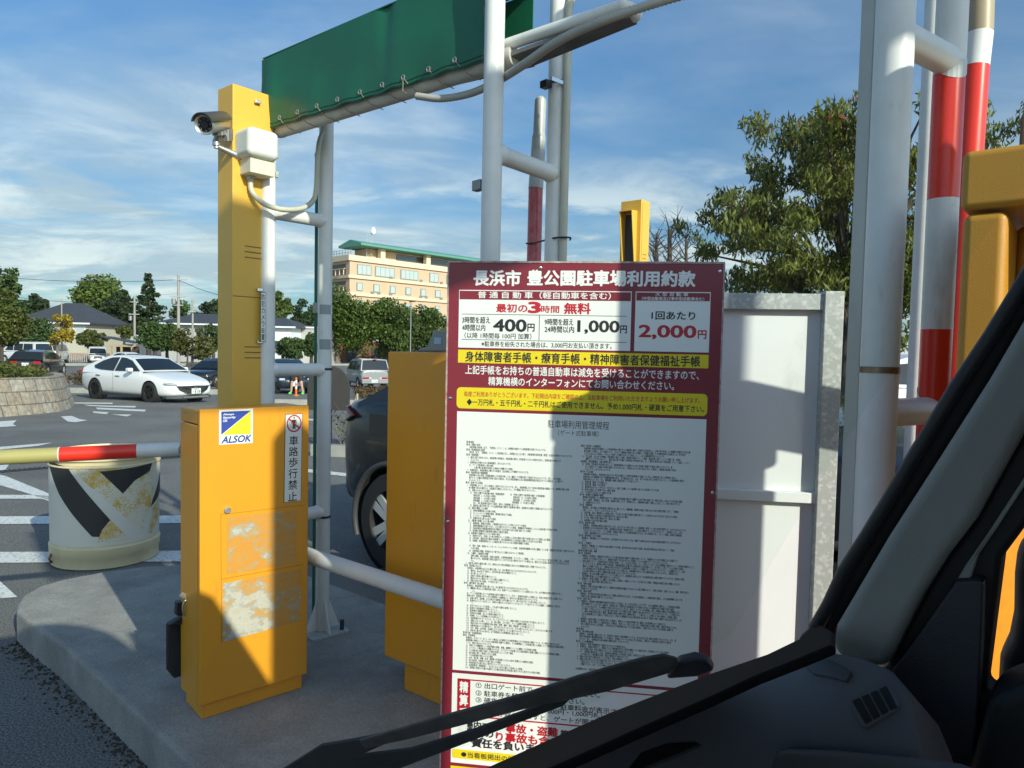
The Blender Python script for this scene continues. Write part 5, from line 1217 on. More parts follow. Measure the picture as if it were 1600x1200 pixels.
def car(name, label, cat, loc, yaw, paint, spec, group=None, rim=None):
    """local x forward, y left, z up; spec gives lower-body stations and the roof outline"""
    r = lthing(name, label, cat, loc, yaw, group)
    secs = []
    for x, zl, zb, zt, w in spec['body']:
        half = [(0.0, zl), (w * .80, zl), (w * .95, zl + .05), (w, zl + (zb - zl) * .35), (w, zl + (zb - zl) * .72), (w * .965, zb), (w * .90, zb + (zt - zb) * .45 + .008), (w * .55, zt - .004), (0, zt)]
        secs.append([Vector((x, y, z)) for y, z in half] + [Vector((x, -y, z)) for y, z in half[-2:0:-1]] + [Vector((x, 0, zl))])
    mb = MB(); loft(mb, secs); b = mb.build('body', paint, r, smooth=True, sharp=180)
    ss = b.modifiers.new('sub', 'SUBSURF'); ss.levels = ss.render_levels = 2
    if spec.get('cut', True):
        R = spec['r']; mc = MB()
        for x in spec['axles']:
            for s in (1, -1): mc.cyl((x, s * (spec['track'] - .26), R * 1.02), (x, s * (spec['track'] + .3), R * 1.02), R * 1.13, n=48)
        cu = mc.build('cutter', M['black'], None); bo = b.modifiers.new('arch', 'BOOLEAN'); bo.object = cu; bo.operation = 'DIFFERENCE'; bo.solver = 'EXACT'
        bpy.context.view_layer.update(); dg = bpy.context.evaluated_depsgraph_get(); dg.update()
        sv_l, sv_r = r.location.copy(), r.rotation_euler.copy(); cu.parent = r; bpy.context.view_layer.update(); dg.update()
        me = bpy.data.meshes.new_from_object(b.evaluated_get(dg), preserve_all_data_layers=True, depsgraph=dg)
        b.modifiers.clear(); b.data = me; me.set_sharp_from_angle(angle=rad(45)); bpy.data.objects.remove(cu)
    # cabin
    out, wb, wr, zb = spec['roof'], spec['wb'], spec['wr'], spec['zb']; H = max(z for _, z in out)
    W = lambda z: wb + (wr - wb) * max(0, min(1, (z - zb) / (H - zb)))
    mb = MB(); gl = set(spec['glass']); mg = MB(); secs = []
    for x, z in out: secs.append([Vector((x, W(z) * t, z + .025 * (1 - t * t) * (1 if z > zb + .05 else 0))) for t in (1, .92, .5, 0, -.5, -.92, -1)])
    for i in range(len(out) - 1): loft(mb, secs[i:i + 2], caps=False)
    for s in (1, -1):
        pts = [Vector((x, s * W(z), z)) for x, z in out]; pts += [Vector((out[-1][0], s * wb, zb - .06)), Vector((out[0][0], s * wb, zb - .06))]
        mb.add(pts, [tuple(range(len(pts)))])
    mb.build('roof', paint, r, smooth=True, sharp=35)
    for i in sorted(gl):
        (x0, z0), (x1, z1) = out[i], out[i + 1]; L = math.hypot(x1 - x0, z1 - z0); nx, nz = (z1 - z0) / L, -(x1 - x0) / L
        if nz < 0: nx, nz = -nx, -nz
        q = []
        for t in (.07, .95):
            x, z = x0 + (x1 - x0) * t, z0 + (z1 - z0) * t
            q.append([Vector((x + nx * .006, W(z) * k * .93, z + nz * .006 + .025 * (1 - (k * .93) ** 2))) for k in (1, .5, 0, -.5, -1)])
        mb = MB(); loft(mb, q, caps=False); mb.build('windshield' if x0 > 0 and i == 0 else 'rear_window', M['car_glass'], r, smooth=True)
    for poly in spec['side']:
        for s in (1, -1):
            mb = MB(); mb.add([Vector((x, s * (W(z) + .005), z)) for x, z in poly], [tuple(range(len(poly)))]); mb.build('side_window', M['car_glass'], r)
    R = spec['r']
    for x in spec['axles']:
        for s in (1, -1):
            yb = spec['track'] * s
            mb = MB(); mb.lathe((x, yb - s * .25, R * 1.02), (0, s, 0), [(0, .0), (R * 1.115, .0), (R * 1.115, .235)], 40); mb.build('wheel_arch', M['rubber'], r, smooth=True, sharp=60)
            wheel(r, x, yb, R, .20, rim or M['alloy'])
    return r
def lbox(root, name, c, h, m, bev=.01, parent=None):
    mb = MB(); mb.box(c, (h[0], 0, 0), (0, h[1], 0), (0, 0, h[2])); o = mb.build(name, m, None, bevel=bev); o.parent = root; return o
def lpoly(root, name, pts, ext, m, bev=0):
    mb = MB(); mb.prism(pts, ext); o = mb.build(name, m, None, bevel=bev); o.parent = root; return o
def plate_text(root, c, axis_right, n, body):
    F = Face(c, axis_right, n); mb = MB(); F.rect(mb, -.165, .165, -.082, .082, 0, 0, .004)
    F.text(mb, body[0], -.08, .09, .035, .072, .0045, 1, .02); F.text(mb, body[1], -.12, .14, -.07, .02, .0045, 1, .03)
    o = mb.build('number_plate', [M['plate'], mat('plate_green_ink', (.02, .12, .06), .5) if 'plate_green_ink' not in bpy.data.materials else bpy.data.materials['plate_green_ink']], None); o.parent = root

# white sedan turning in the car park
wf, wr_ = gnd(236, 628.5), gnd(150, 623); hd = (wf - wr_); hd.z = 0
yaw = math.atan2(hd.y, hd.x); mid = (wf + wr_) / 2; left = Vector((-math.sin(yaw), math.cos(yaw), 0)); cc_ = mid + left * .80
sedan = dict(body=[(-2.32, .42, .80, .90, .62), (-2.26, .28, .86, 1.00, .78), (-1.95, .22, .90, 1.03, .86), (-1.36, .20, .92, 1.02, .895), (-.4, .19, .90, 1.00, .90), (.5, .19, .90, 1.00, .90), (1.05, .19, .87, .98, .90), (1.5, .19, .80, .88, .885), (1.95, .20, .70, .78, .84), (2.22, .22, .62, .69, .74), (2.36, .30, .54, .60, .60)],
             roof=[(1.08, .97), (.30, 1.36), (-.10, 1.43), (-.55, 1.445), (-1.0, 1.41), (-1.55, 1.22), (-2.02, 1.02)], wb=.86, wr=.60, zb=.93, glass=[0, 4, 5],
             side=[[(.92, .985), (.32, 1.30), (-.02, 1.375), (-.30, 1.39), (-.33, .965), (.3, .975)], [(-.38, .965), (-.36, 1.392), (-.75, 1.375), (-1.15, 1.27), (-1.5, 1.10), (-1.42, 1.03), (-1.1, .985)]],
             r=.33, axles=(1.40, -1.33), track=.893)
s_ = car('white_sedan', 'white four door sedan with black wheels turning in the car park', 'car', (cc_.x, cc_.y, zg(cc_.y)), yaw, carpaint('pearl_white_paint', (.74, .75, .74)), sedan, rim=M['rim_black'])
lpoly(s_, 'grille', [(2.30, .60, .56), (2.41, .38, .56), (2.42, 0, .57), (2.41, -.38, .56), (2.30, -.60, .56), (2.33, -.50, .42), (2.43, -.25, .34), (2.44, 0, .335), (2.43, .25, .34), (2.33, .50, .42)], (.012, 0, .0), M['black'])
lpoly(s_, 'front_lip', [(2.10, .80, .17), (2.34, .62, .17), (2.45, .3, .17), (2.45, -.3, .17), (2.34, -.62, .17), (2.10, -.80, .17)], (0, 0, .08), mat('lip_grey', (.06, .06, .062), .5), .01)
lpoly(s_, 'lip_slot', [(2.455, .45, .205), (2.455, -.45, .205), (2.455, -.45, .235), (2.455, .45, .235)], (.004, 0, 0), M['silver'])
for s in (1, -1):
    lpoly(s_, 'headlight', [(2.02, .855 * s, .665), (2.22, .765 * s, .655), (2.34, .62 * s, .625), (2.36, .58 * s, .575), (2.26, .72 * s, .585), (2.12, .83 * s, .61)], (.02, .012 * s, .012), M['lamp_clear'], .004)
    lbox(s_, 'door_mirror', (.62, .99 * s, 1.02), (.09, .085, .06), bpy.data.materials['pearl_white_paint'], .04)
    for x in (-.12, -1.12): lbox(s_, 'door_handle', (x, .905 * s, .80), (.11, .016, .014), M['chrome'], .01)
    lpoly(s_, 'door_gap', [(-.36, .904 * s, .25), (-.355, .904 * s, .25), (-.345, .899 * s, .92), (-.35, .899 * s, .92)], (0, .003 * s, 0), M['steel_grey'])
    lpoly(s_, 'sill', [(-.95, .86 * s, .17), (1.0, .86 * s, .17), (1.0, .89 * s, .25), (-.95, .89 * s, .25)], (0, .01 * s, 0), bpy.data.materials['lip_grey'])
    lbox(s_, 'tail_lamp', (-2.27, .68 * s, .90), (.03, .14, .03), M['lamp_red'], .01)
lbox(s_, 'badge', (2.435, 0, .50), (.008, .06, .035), M['chrome'], .006)
plate_text(s_, Vector((2.452, 0, .40)), Vector((0, 1, 0)), Vector((1, 0, 0)), ('滋賀 3', '・8 59'))

# silver boxy hatchback seen from behind
sb = gnd(559, 605.5)
box_ = dict(body=[(-1.93, .40, .92, 1.02, .70), (-1.90, .28, .95, 1.06, .80), (-1.3, .22, .98, 1.08, .84), (0, .22, .98, 1.08, .845), (.9, .22, .96, 1.06, .84), (1.5, .24, .88, .98, .82), (1.85, .30, .74, .82, .72)],
            roof=[(1.05, 1.0), (.45, 1.50), (.1, 1.63), (-.8, 1.66), (-1.7, 1.62), (-1.92, 1.0)], wb=.82, wr=.70, zb=1.0, glass=[0, 1, 4],
            side=[[(.85, 1.05), (.42, 1.48), (-.1, 1.52), (-.1, 1.03)], [(-.18, 1.03), (-.18, 1.52), (-.9, 1.53), (-.9, 1.03)], [(-.98, 1.03), (-.98, 1.53), (-1.5, 1.50), (-1.55, 1.05)]], r=.30, axles=(1.25, -1.28), track=.83)
silver = carpaint('silver_car_paint', (.24, .25, .26), .28)
yb = rad(118)
bx = car('silver_hatchback', 'silver boxy hatchback with red tail lamps, parked with its back to us', 'car', (sb.x + .15, sb.y + 1.3, zg(sb.y + 1.3)), yb, silver, box_)
for s in (1, -1): lbox(bx, 'tail_lamp', (-1.955, .50 * s, .60), (.012, .20, .045), M['lamp_red'], .01)
for s in (1, -1): lbox(bx, 'bumper_reflector', (-1.975, .30 * s, .60), (.006, .06, .025), M['plate'], .004)
lbox(bx, 'brake_lamp', (-1.80, 0, 1.62), (.03, .09, .02), M['lamp_red'], .006); lbox(bx, 'bumper', (-1.93, 0, .42), (.05, .76, .13), silver, .04)
plate_text(bx, Vector((-1.99, .05, .42)), Vector((0, -1, 0)), Vector((-1, 0, 0)), ('滋賀 5', '12 34'))

# dark navy sport-utility car in the next lane, behind the cabinets
wq_ = gnd(601, 893)
suv = dict(body=[(-2.06, .55, .98, 1.05, .58), (-2.02, .36, 1.01, 1.08, .80), (-1.82, .28, 1.04, 1.11, .91), (-1.35, .25, 1.05, 1.14, .93), (0, .24, 1.03, 1.12, .935), (1.0, .24, 1.0, 1.10, .93), (1.6, .25, .94, 1.05, .90), (2.05, .30, .84, .94, .80), (2.28, .40, .74, .82, .62)],
           roof=[(1.15, 1.04), (.45, 1.42), (0, 1.52), (-.7, 1.52), (-1.05, 1.44), (-1.78, 1.05)], wb=.86, wr=.60, zb=1.04, glass=[0, 4],
           side=[[(.95, 1.08), (.42, 1.37), (-.1, 1.44), (-.1, 1.06)], [(-.16, 1.06), (-.16, 1.44), (-.85, 1.42), (-.85, 1.06)], [(-.92, 1.06), (-.92, 1.38), (-1.1, 1.32), (-1.35, 1.12)]], r=.318, axles=(1.36, -1.34), track=.925)
yaw2 = math.atan2(-U.y, -U.x); navy = mat('charcoal_car_paint', (.008, .009, .011), .28, coat=.25)
fwd = Vector((math.cos(yaw2), math.sin(yaw2), 0)); lf2 = Vector((-fwd.y, fwd.x, 0)); cs = wq_ + fwd * 1.40 + lf2 * .925
sv = car('dark_suv', 'dark navy car whose rear wheel shows just left of the plain yellow cabinet', 'car', (cs.x, cs.y, zg(cs.y)), yaw2, navy, suv)
for s in (1, -1):
    for x in (1.36, -1.34):
        mb = MB(); R_ = .318
        pts = [Vector((x + math.cos(a) * R_ * 1.16, (.925) * s, R_ * 1.02 + math.sin(a) * R_ * 1.16)) for a in [rad(-22 + 224 * k / 24) for k in range(25)]]
        mb.tube(pts, .020, 10); o = mb.build('arch_cladding', mat('grey_cladding', (.05, .05, .052), .55) if 'grey_cladding' not in bpy.data.materials else bpy.data.materials['grey_cladding'], None, smooth=True); o.parent = sv
    lpoly(sv, 'tail_lamp', [(-2.03, .70 * s, .90), (-1.90, .86 * s, .92), (-1.74, .905 * s, .97), (-1.88, .87 * s, 1.02), (-2.02, .70 * s, 1.02)], (-.012, .012 * s, 0), mat('dark_red_lamp', (.06, .010, .012), .12) if 'dark_red_lamp' not in bpy.data.materials else bpy.data.materials['dark_red_lamp'], .004)
    lpoly(sv, 'sill', [(-.9, .90 * s, .22), (.95, .90 * s, .22), (.95, .935 * s, .42), (-.9, .935 * s, .42)], (0, .012 * s, 0), bpy.data.materials['grey_cladding'], .005)
lpoly(sv, 'fuel_flap', [(-1.56, -.936, .86), (-1.36, -.937, .86), (-1.36, -.930, 1.0), (-1.56, -.929, 1.0)], (0, -.003, 0), navy, .002)
lbox(sv, 'rear_bumper', (-1.98, 0, .50), (.13, .74, .17), bpy.data.materials['grey_cladding'], .09)
# ================================================================== FOLIAGE
def leafmat(name, c, var=.5, trans=.25, hue=(0, 0, 0), nscale=1.2):
    m = bpy.data.materials.new(name); m.use_nodes = True; n, l = m.node_tree.nodes, m.node_tree.links; b = n['Principled BSDF']
    g = n.new('ShaderNodeNewGeometry'); no = n.new('ShaderNodeTexNoise'); no.inputs['Scale'].default_value = nscale; no.inputs['Detail'].default_value = 2; l.new(g.outputs['Position'], no.inputs['Vector'])
    ad = n.new('ShaderNodeMath'); ad.operation = 'MULTIPLY_ADD'; l.new(g.outputs['Random Per Island'], ad.inputs[0]); ad.inputs[1].default_value = .55; l.new(no.outputs[0], ad.inputs[2])
    r = n.new('ShaderNodeValToRGB'); l.new(ad.outputs[0], r.inputs[0]); e = r.color_ramp.elements
    e[0].position = .40; e[0].color = tuple(x * (1 - var) for x in c) + (1,)
    e[1].position = 1.05 if False else 1.0; e[1].color = tuple(min(1, x * (1 + var) + h) for x, h in zip(c, hue)) + (1,)
    l.new(r.outputs[0], b.inputs['Base Color']); b.inputs['Roughness'].default_value = .5; b.inputs['Specular IOR Level'].default_value = .3
    t = n.new('ShaderNodeBsdfTranslucent'); l.new(r.outputs[0], t.inputs[0]); x = n.new('ShaderNodeMixShader'); x.inputs[0].default_value = trans
    l.new(b.outputs[0], x.inputs[1]); l.new(t.outputs[0], x.inputs[2]); l.new(x.outputs[0], n['Material Output'].inputs[0]); return m
L_ = dict(dark=leafmat('dark_evergreen_leaves', (.032, .054, .020)), mid=leafmat('green_leaves', (.052, .088, .022)), bright=leafmat('bright_green_leaves', (.080, .125, .026), hue=(.02, .02, 0)),
          yellow=leafmat('yellow_leaves', (.24, .20, .018), .4, hue=(.05, .0, 0)), olive=leafmat('olive_leaves', (.062, .082, .018), hue=(.03, .02, 0)), rust=leafmat('rusty_green_leaves', (.068, .088, .022), hue=(.03, 0, 0)),
          camphor=leafmat('camphor_leaves', (.044, .082, .016), hue=(.03, .03, 0)), cherry=leafmat('cherry_leaves', (.085, .108, .022), .65, .38, hue=(.05, .04, 0), nscale=2.0), dry=leafmat('dry_shrub_leaves', (.085, .066, .028), hue=(.03, 0, 0)))
M['bark'] = mat('bark', (.085, .065, .048), .9, noise=.5, nscale=12, bump=.4, bscale=30)
M['bark_pale'] = mat('pale_bark', (.20, .17, .13), .9, noise=.4, nscale=10)
RNG = np.random.default_rng(11)
def leaves(name, clumps, n, size, m, parent, droop=0.0, aspect=.55, shell=.55):
    """clumps: (centre xyz, radii xyz, weight); quads spread over each clump"""
    w = np.array([c[2] for c in clumps], float); w /= w.sum(); cnt = RNG.multinomial(n, w); C_, R_ = [], []
    for (c, r, _), k in zip(clumps, cnt):
        d = RNG.normal(size=(k, 3)); d /= np.linalg.norm(d, axis=1)[:, None] + 1e-9
        rr = shell + (1 - shell) * RNG.random(k) ** .7; rr = np.where(RNG.random(k) < .25, RNG.random(k), rr)
        C_.append(np.array(c) + d * rr[:, None] * np.array(r)); R_.append(d)
    P = np.concatenate(C_); D = np.concatenate(R_); k = len(P)
    a = RNG.normal(size=(k, 3)); a[:, 2] -= droop * 2.2; a /= np.linalg.norm(a, axis=1)[:, None]
    nn = D * .8 + RNG.normal(size=(k, 3)) * .6 + np.array([0, 0, .35]); b = np.cross(nn, a); b /= np.linalg.norm(b, axis=1)[:, None] + 1e-9
    s = size * (.6 + .8 * RNG.random(k))[:, None]; h, q = a * s * .5, b * s * .5 * aspect
    Vv = np.stack([P - h, P - h * .1 + q, P + h, P - h * .1 - q], 1).reshape(-1, 3)
    me = bpy.data.meshes.new(name); me.vertices.add(4 * k); me.vertices.foreach_set('co', Vv.astype(np.float32).ravel())
    me.loops.add(4 * k); me.loops.foreach_set('vertex_index', np.arange(4 * k, dtype=np.int32)); me.polygons.add(k)
    me.polygons.foreach_set('loop_start', np.arange(0, 4 * k, 4, dtype=np.int32)); me.polygons.foreach_set('loop_total', np.full(k, 4, np.int32)); me.update(calc_edges=True)
    me.materials.append(m); o = bpy.data.objects.new(name, me); col.objects.link(o)
    if parent: attach(o, parent)
    return o
def sub_clumps(c, r, n, sz, rs, flat=1.0, top=True):
    out = []
    for _ in range(n):
        while True:
            d = Vector((rs.uniform(-1, 1), rs.uniform(-1, 1), rs.uniform(-1, 1)))
            if .30 < d.length < 1: break
        k = sz * rs.uniform(.6, 1.25); out.append(((c[0] + d.x * r[0], c[1] + d.y * r[1], c[2] + d.z * r[2]), (k, k, k * flat), k * k))
    return out
def limbs(mb, base, h, r, tips, rs):
    top = Vector(base) + UP * h; mid = Vector(base) + UP * h * .5 + Vector((rs.uniform(-.1, .1) * h * .3, 0, 0))
    mb.tube([Vector(base) - UP * .1, mid, top], [r * 1.25, r * .9, r * .55], 10)
    for t in tips:
        t = Vector(t); s = mid.lerp(top, rs.uniform(.1, .9)); m_ = s.lerp(t, .5) + UP * (t - s).length * .12
        mb.tube([s, m_, t], [r * .42, r * .25, r * .08], 6, caps=False)
def tree(label, px, d, top, bot, halfw, leaf, n=2600, size=.45, seed=1, group='trees round the car park', cat='tree', trunk_px=None, shape='round', trunk=.18, base_y=None, bark=None, nc=26, flat=.8, name='broadleaf_tree'):
    """px: crown centre column, top/bot: crown rows in the photograph, halfw: crown half width in px; all turned into metres at distance d"""
    rs = random.Random(seed); k = d / FPX; c = at(px, (top + bot) / 2, d); rz = (bot - top) / 2 * k; rx = halfw * k
    tb = at(trunk_px or px, 560, d); b = Vector((tb.x, d, zg(d)))
    t = thing(name, label, cat, b, group)
    cl = sub_clumps(c, (rx * .78, rx * .7, rz * .82), nc, min(rx, rz) * .40, rs, flat)
    if shape == 'cone':
        cl = []
        for i in range(nc):
            f = (i + .5) / nc; z = c.z - rz + 2 * rz * f; w = rx * (1 - f) ** .8 + .15
            for q in range(3):
                a = rs.uniform(0, 6.28); cl.append(((c.x + w * .6 * math.cos(a), d + w * .6 * math.sin(a), z - .1 * w), (w * .45, w * .45, rz * .05), w + .1))
    if shape == 'layered':
        cl = []
        for i in range(14):
            f = i / 13; z = c.z - rz + 2 * rz * f * .98; w = rx * (1.05 - .85 * f) * rs.uniform(.75, 1.1)
            for q in range(7):
                a = rs.uniform(0, 6.28); ww = w * rs.uniform(.3, 1); cl.append(((c.x + ww * math.cos(a), d + ww * math.sin(a), z + rs.uniform(-.04, .08) * rz), (w * .42, w * .42, rz * .075), w))
    leaves('crown', cl, n, size, L_[leaf], t)
    mb = MB(); limbs(mb, b, (c.z - rz * .2) - b.z, trunk, [x[0] for x in rs.sample(cl, min(9, len(cl)))], rs)
    mb.build('trunk', bark or M['bark'], t, smooth=True); return t

# ================================================================== FAR GROUND: kerbs, wall, beds
def kerb(name, px0, px1, h, w, kind='structure'):
    a, b = gnd(*px0), gnd(*px1); n = 12; mb = MB(); d = (b - a); d.z = 0; nn = Vector((-d.y, d.x, 0)).normalized()
    for i in range(n):
        p, q = a.lerp(b, i / n), a.lerp(b, (i + 1) / n); zz = lambda v: Vector((v.x, v.y, zg(v.y) - .05))
        mb.prism([zz(p), zz(p + nn * w), zz(p + nn * w) + UP * (h + .05), zz(p) + UP * (h + .05)], zz(q) - zz(p))
    o = mb.build(name, mat('kerb_concrete', (.33, .32, .29), .9, noise=.25, nscale=4) if 'kerb_concrete' not in bpy.data.materials else bpy.data.materials['kerb_concrete'])
    return tag(o, kind=kind)
kerb('kerb', (380, 632), (622, 634), .17, .18); kerb('kerb', (-60, 571.5), (900, 571), .25, .5); kerb('kerb', (95, 614), (400, 617), .2, .2); kerb('kerb', (485, 712), (575, 716), .16, .16)
def bed(name, pts, label, leaf, n, size, h, cat='shrub bed', kind='stuff'):
    P = [gnd(*p) for p in pts]; k = 26; cl = []; rs = random.Random(len(pts) + n)
    for i in range(k):
        a, b = rs.random(), rs.random(); p = (P[0].lerp(P[1], a)).lerp(P[3].lerp(P[2], a), b)
        s = h * rs.uniform(.45, .9); cl.append(((p.x, p.y, zg(p.y) + s * .5), (s * 1.1, s * 1.1, s * .75), 1))
    o = leaves(name, cl, n, size, L_[leaf], None); return tag(o, label, cat, kind=kind)
bed('shrubs', [(80, 608), (400, 610), (400, 600), (80, 598)], 'low dry brown shrubs in the bed behind the white sedan', 'dry', 9000, .13, .75)
bed('shrubs', [(556, 626), (625, 628), (612, 614), (560, 612)], 'low dry weeds on the kerbed strip below the silver hatchback', 'dry', 3000, .10, .42)
bed('shrubs', [(596, 578), (640, 578), (640, 572), (596, 572)], 'low green hedge at the far edge of the car park', 'olive', 1800, .25, 1.0)

# raised bed with a stone block wall at the left
M['stone'] = None
def stonemat():
    m = bpy.data.materials.new('stone_blocks'); m.use_nodes = True; n, l = m.node_tree.nodes, m.node_tree.links; b = n['Principled BSDF']
    u = n.new('ShaderNodeUVMap'); br = n.new('ShaderNodeTexBrick'); l.new(u.outputs[0], br.inputs['Vector'])
    br.inputs['Scale'].default_value = 1; br.inputs['Mortar Size'].default_value = .012; br.inputs['Brick Width'].default_value = .42; br.inputs['Row Height'].default_value = .29; br.inputs['Bias'].default_value = -.1
    br.inputs['Color1'].default_value = (.36, .33, .27, 1); br.inputs['Color2'].default_value = (.30, .235, .165, 1); br.inputs['Mortar'].default_value = (.16, .145, .12, 1)
    t = n.new('ShaderNodeTexCoord'); no = n.new('ShaderNodeTexNoise'); no.inputs['Scale'].default_value = 9; no.inputs['Detail'].default_value = 8; l.new(t.outputs['Object'], no.inputs['Vector'])
    rp = n.new('ShaderNodeMapRange'); l.new(no.outputs[0], rp.inputs[0]); rp.inputs[1].default_value = .3; rp.inputs[2].default_value = .7; rp.inputs[3].default_value = .65; rp.inputs[4].default_value = 1.25
    mx = n.new('ShaderNodeMixRGB'); mx.blend_type = 'MULTIPLY'; mx.inputs[0].default_value = 1; l.new(br.outputs[0], mx.inputs[1]); l.new(rp.outputs[0], mx.inputs[2]); l.new(mx.outputs[0], b.inputs['Base Color'])
    b.inputs['Roughness'].default_value = .9; bp = n.new('ShaderNodeBump'); bp.inputs['Strength'].default_value = .8; bp.inputs['Distance'].default_value = .04
    ad = n.new('ShaderNodeMath'); ad.operation = 'MULTIPLY_ADD'; l.new(br.outputs['Fac'], ad.inputs[0]); ad.inputs[1].default_value = -1.2; l.new(no.outputs[0], ad.inputs[2]); l.new(ad.outputs[0], bp.inputs['Height']); l.new(bp.outputs[0], b.inputs['Normal']); return m
sm_ = stonemat()
curve = [(-220, 664), (-100, 660), (0, 652), (60, 647), (95, 643), (112, 638), (118, 631), (112, 624), (80, 619), (20, 616), (-60, 614)]
P = [gnd(*c) for c in curve]; hh = [.86] * len(P); cen = sum(P, Vector()) / len(P)
bm = bmesh.new(); uvl = bm.loops.layers.uv.new('UVMap'); dist = [0]
for i in range(1, len(P)): dist.append(dist[-1] + (P[i] - P[i - 1]).length)
lo = [bm.verts.new((p.x, p.y, zg(p.y) - .05)) for p in P]
inn = [(cen - p).normalized() for p in P]; inn = [Vector((v.x, v.y, 0)).normalized() for v in inn]
def inw(i):
    t = (P[min(i + 1, len(P) - 1)] - P[max(i - 1, 0)]); return Vector((-t.y, t.x, 0)).normalized()
hi = [bm.verts.new((P[i] + inw(i) * .26).xy[:] + (zg(P[i].y) + .84,)) for i in range(len(P))]
bk_ = [bm.verts.new((P[i] + inw(i) * .50).xy[:] + (zg(P[i].y) + .84,)) for i in range(len(P))]
for i in range(len(P) - 1):
    for r0, r1, v0, v1 in ((lo, hi, 0, .9), (hi, bk_, .9, 1.14)):
        f = bm.faces.new((r0[i], r0[i + 1], r1[i + 1], r1[i]))
        for lp_, uv in zip(f.loops, ((dist[i], v0), (dist[i + 1], v0), (dist[i + 1], v1), (dist[i], v1))): lp_[uvl].uv = uv
me = bpy.data.meshes.new('stone_wall'); bm.to_mesh(me); bm.free(); me.materials.append(sm_)
o = bpy.data.objects.new('stone_wall', me); col.objects.link(o); sd_ = o.modifiers.new('s', 'SOLIDIFY'); sd_.thickness = .05; sd_.offset = -1
tag(o, 'curved battered retaining wall of rough pale stone blocks at the left edge', 'stone wall')
mb = MB(); mb.add([Vector((v.x, v.y, zg(v.y) + .80)) for v in [P[i] + inw(i) * .4 for i in range(len(P))]], [tuple(range(len(P)))]); tag(mb.build('bed_soil', mat('soil', (.10, .075, .045), .95, noise=.4, nscale=5)), kind='structure')
rs = random.Random(4); cl = []
for i in range(40):
    a = rs.random() * (len(P) - 7); i0 = int(a) + 1; p = P[i0].lerp(P[i0 + 1], a % 1) + inw(i0) * rs.uniform(.6, 1.9); s = rs.uniform(.10, .26); cl.append(((p.x, p.y, zg(p.y) + .82 + s * .6), (s * 1.6, s * 1.6, s), 1))
tag(leaves('ground_cover', cl, 9000, .085, L_['olive'], None), 'low green and straw coloured ground cover on top of the stone wall', 'ground cover', kind='stuff')
tag(leaves('dry_shrubs', [((x[0][0] - .6, x[0][1] + .8, x[0][2] + .02), (.35, .35, .16), 1) for x in cl[::3] if x[0][0] < -12.0], 3200, .10, L_['dry'], None), 'dry brown shrubs behind the ground cover of the raised bed', 'shrub bed', kind='stuff')

# back of a round-topped sign, cane supports and twigs on the planted kerb island
q = gnd(512, 697); dq = q.y; k = dq / FPX
sg = thing('round_topped_sign', 'dark back of a round topped sign board on a short post in the planted strip', 'sign board', q)
c = at(513, 604, dq); w_ = 33 * k; zt4, zb4 = at(513, 571, dq).z, at(513, 641, dq).z
prof = [(-w_, zb4), (w_, zb4)] + [(w_ * math.cos(rad(a)), zt4 - w_ + w_ * math.sin(rad(a))) for a in range(0, 181, 12)]
mb = MB(); mb.prism([Vector((c.x + x, dq, z)) for x, z in prof], Vector((0, .05, 0))); mb.build('board', mat('sign_back_brown', (.036, .032, .028), .6, noise=.15, nscale=3), sg, bevel=.006)
mb = MB(); mb.tube([(c.x - .06, dq + .12, q.z), (c.x - .02, dq + .1, zt4 - .3)], [.09, .06], 14); mb.build('post', M['cabin_black'], sg, smooth=True)
st = gnd(560, 696); b = Vector((st.x, st.y, st.z)); vp = thing('staked_shrub', 'young shrub of bare twigs tied to crossed bamboo canes beside the dark sign', 'shrub', b)
mb = MB()
for x0, x1, y1 in ((548, 556, 622), (568, 557, 618), (560, 558, 615)): mb.cyl(at(x0, 690, st.y), at(x1, y1, st.y + .1), .018, n=8)
mb.build('cane', mat('bamboo_cane', (.36, .30, .18), .6), vp, smooth=True)
rs = random.Random(8); mb = MB()
for i in range(46):
    a = rs.uniform(-.9, .9); p0 = b + Vector((rs.uniform(-.25, .2), rs.uniform(-.2, .2), 0)); p1 = p0 + Vector((a * .5, rs.uniform(-.3, .3), rs.uniform(.2, .75))); mb.tube([p0, p0.lerp(p1, .5) + UP * .06, p1], [.006, .004, .002], 4, caps=False)
mb.build('twig', M['bark_pale'], vp)
leaves('foliage', [((b.x + rs.uniform(-.35, .3), b.y, b.z + rs.uniform(.05, .6)), (.22, .2, .18), 1) for _ in range(9)], 420, .055, L_['rust'], vp)

# ================================================================== FAR CARS AND THE PERSON
mb = MB(); tp_ = [Vector(p) for p in ((-21.5, 35, -.55), (-47, 73, -.55), (-120, 73, -.55), (-120, 35, -.55))]; mb.prism(tp_, -UP * .6)
tag(mb.build('car_park_terrace', M['asphalt']), kind='structure')
def far(px, py): return gnd(px, py)
hatch = dict(box_); dark = carpaint('black_car_paint', (.012, .012, .014), .18); whitep = carpaint('white_car_paint', (.66, .67, .66), .25)
g_far = 'cars parked in the far rows'
lowhatch = dict(body=[(-2.0, .40, .80, .88, .70), (-1.95, .28, .84, .93, .80), (-1.3, .22, .88, .96, .86), (0, .22, .88, .96, .87), (.9, .22, .86, .94, .86), (1.6, .24, .76, .85, .82), (2.0, .30, .62, .70, .70)],
                roof=[(1.0, .92), (.35, 1.32), (0, 1.44), (-.8, 1.46), (-1.5, 1.36), (-1.98, .92)], wb=.83, wr=.62, zb=.92, glass=[0, 4],
                side=[[(.8, .96), (.35, 1.28), (-.1, 1.36), (-.1, .94)], [(-.18, .94), (-.18, 1.36), (-.9, 1.34), (-1.4, 1.18), (-1.5, 1.0)]], r=.31, axles=(1.25, -1.25), track=.84)
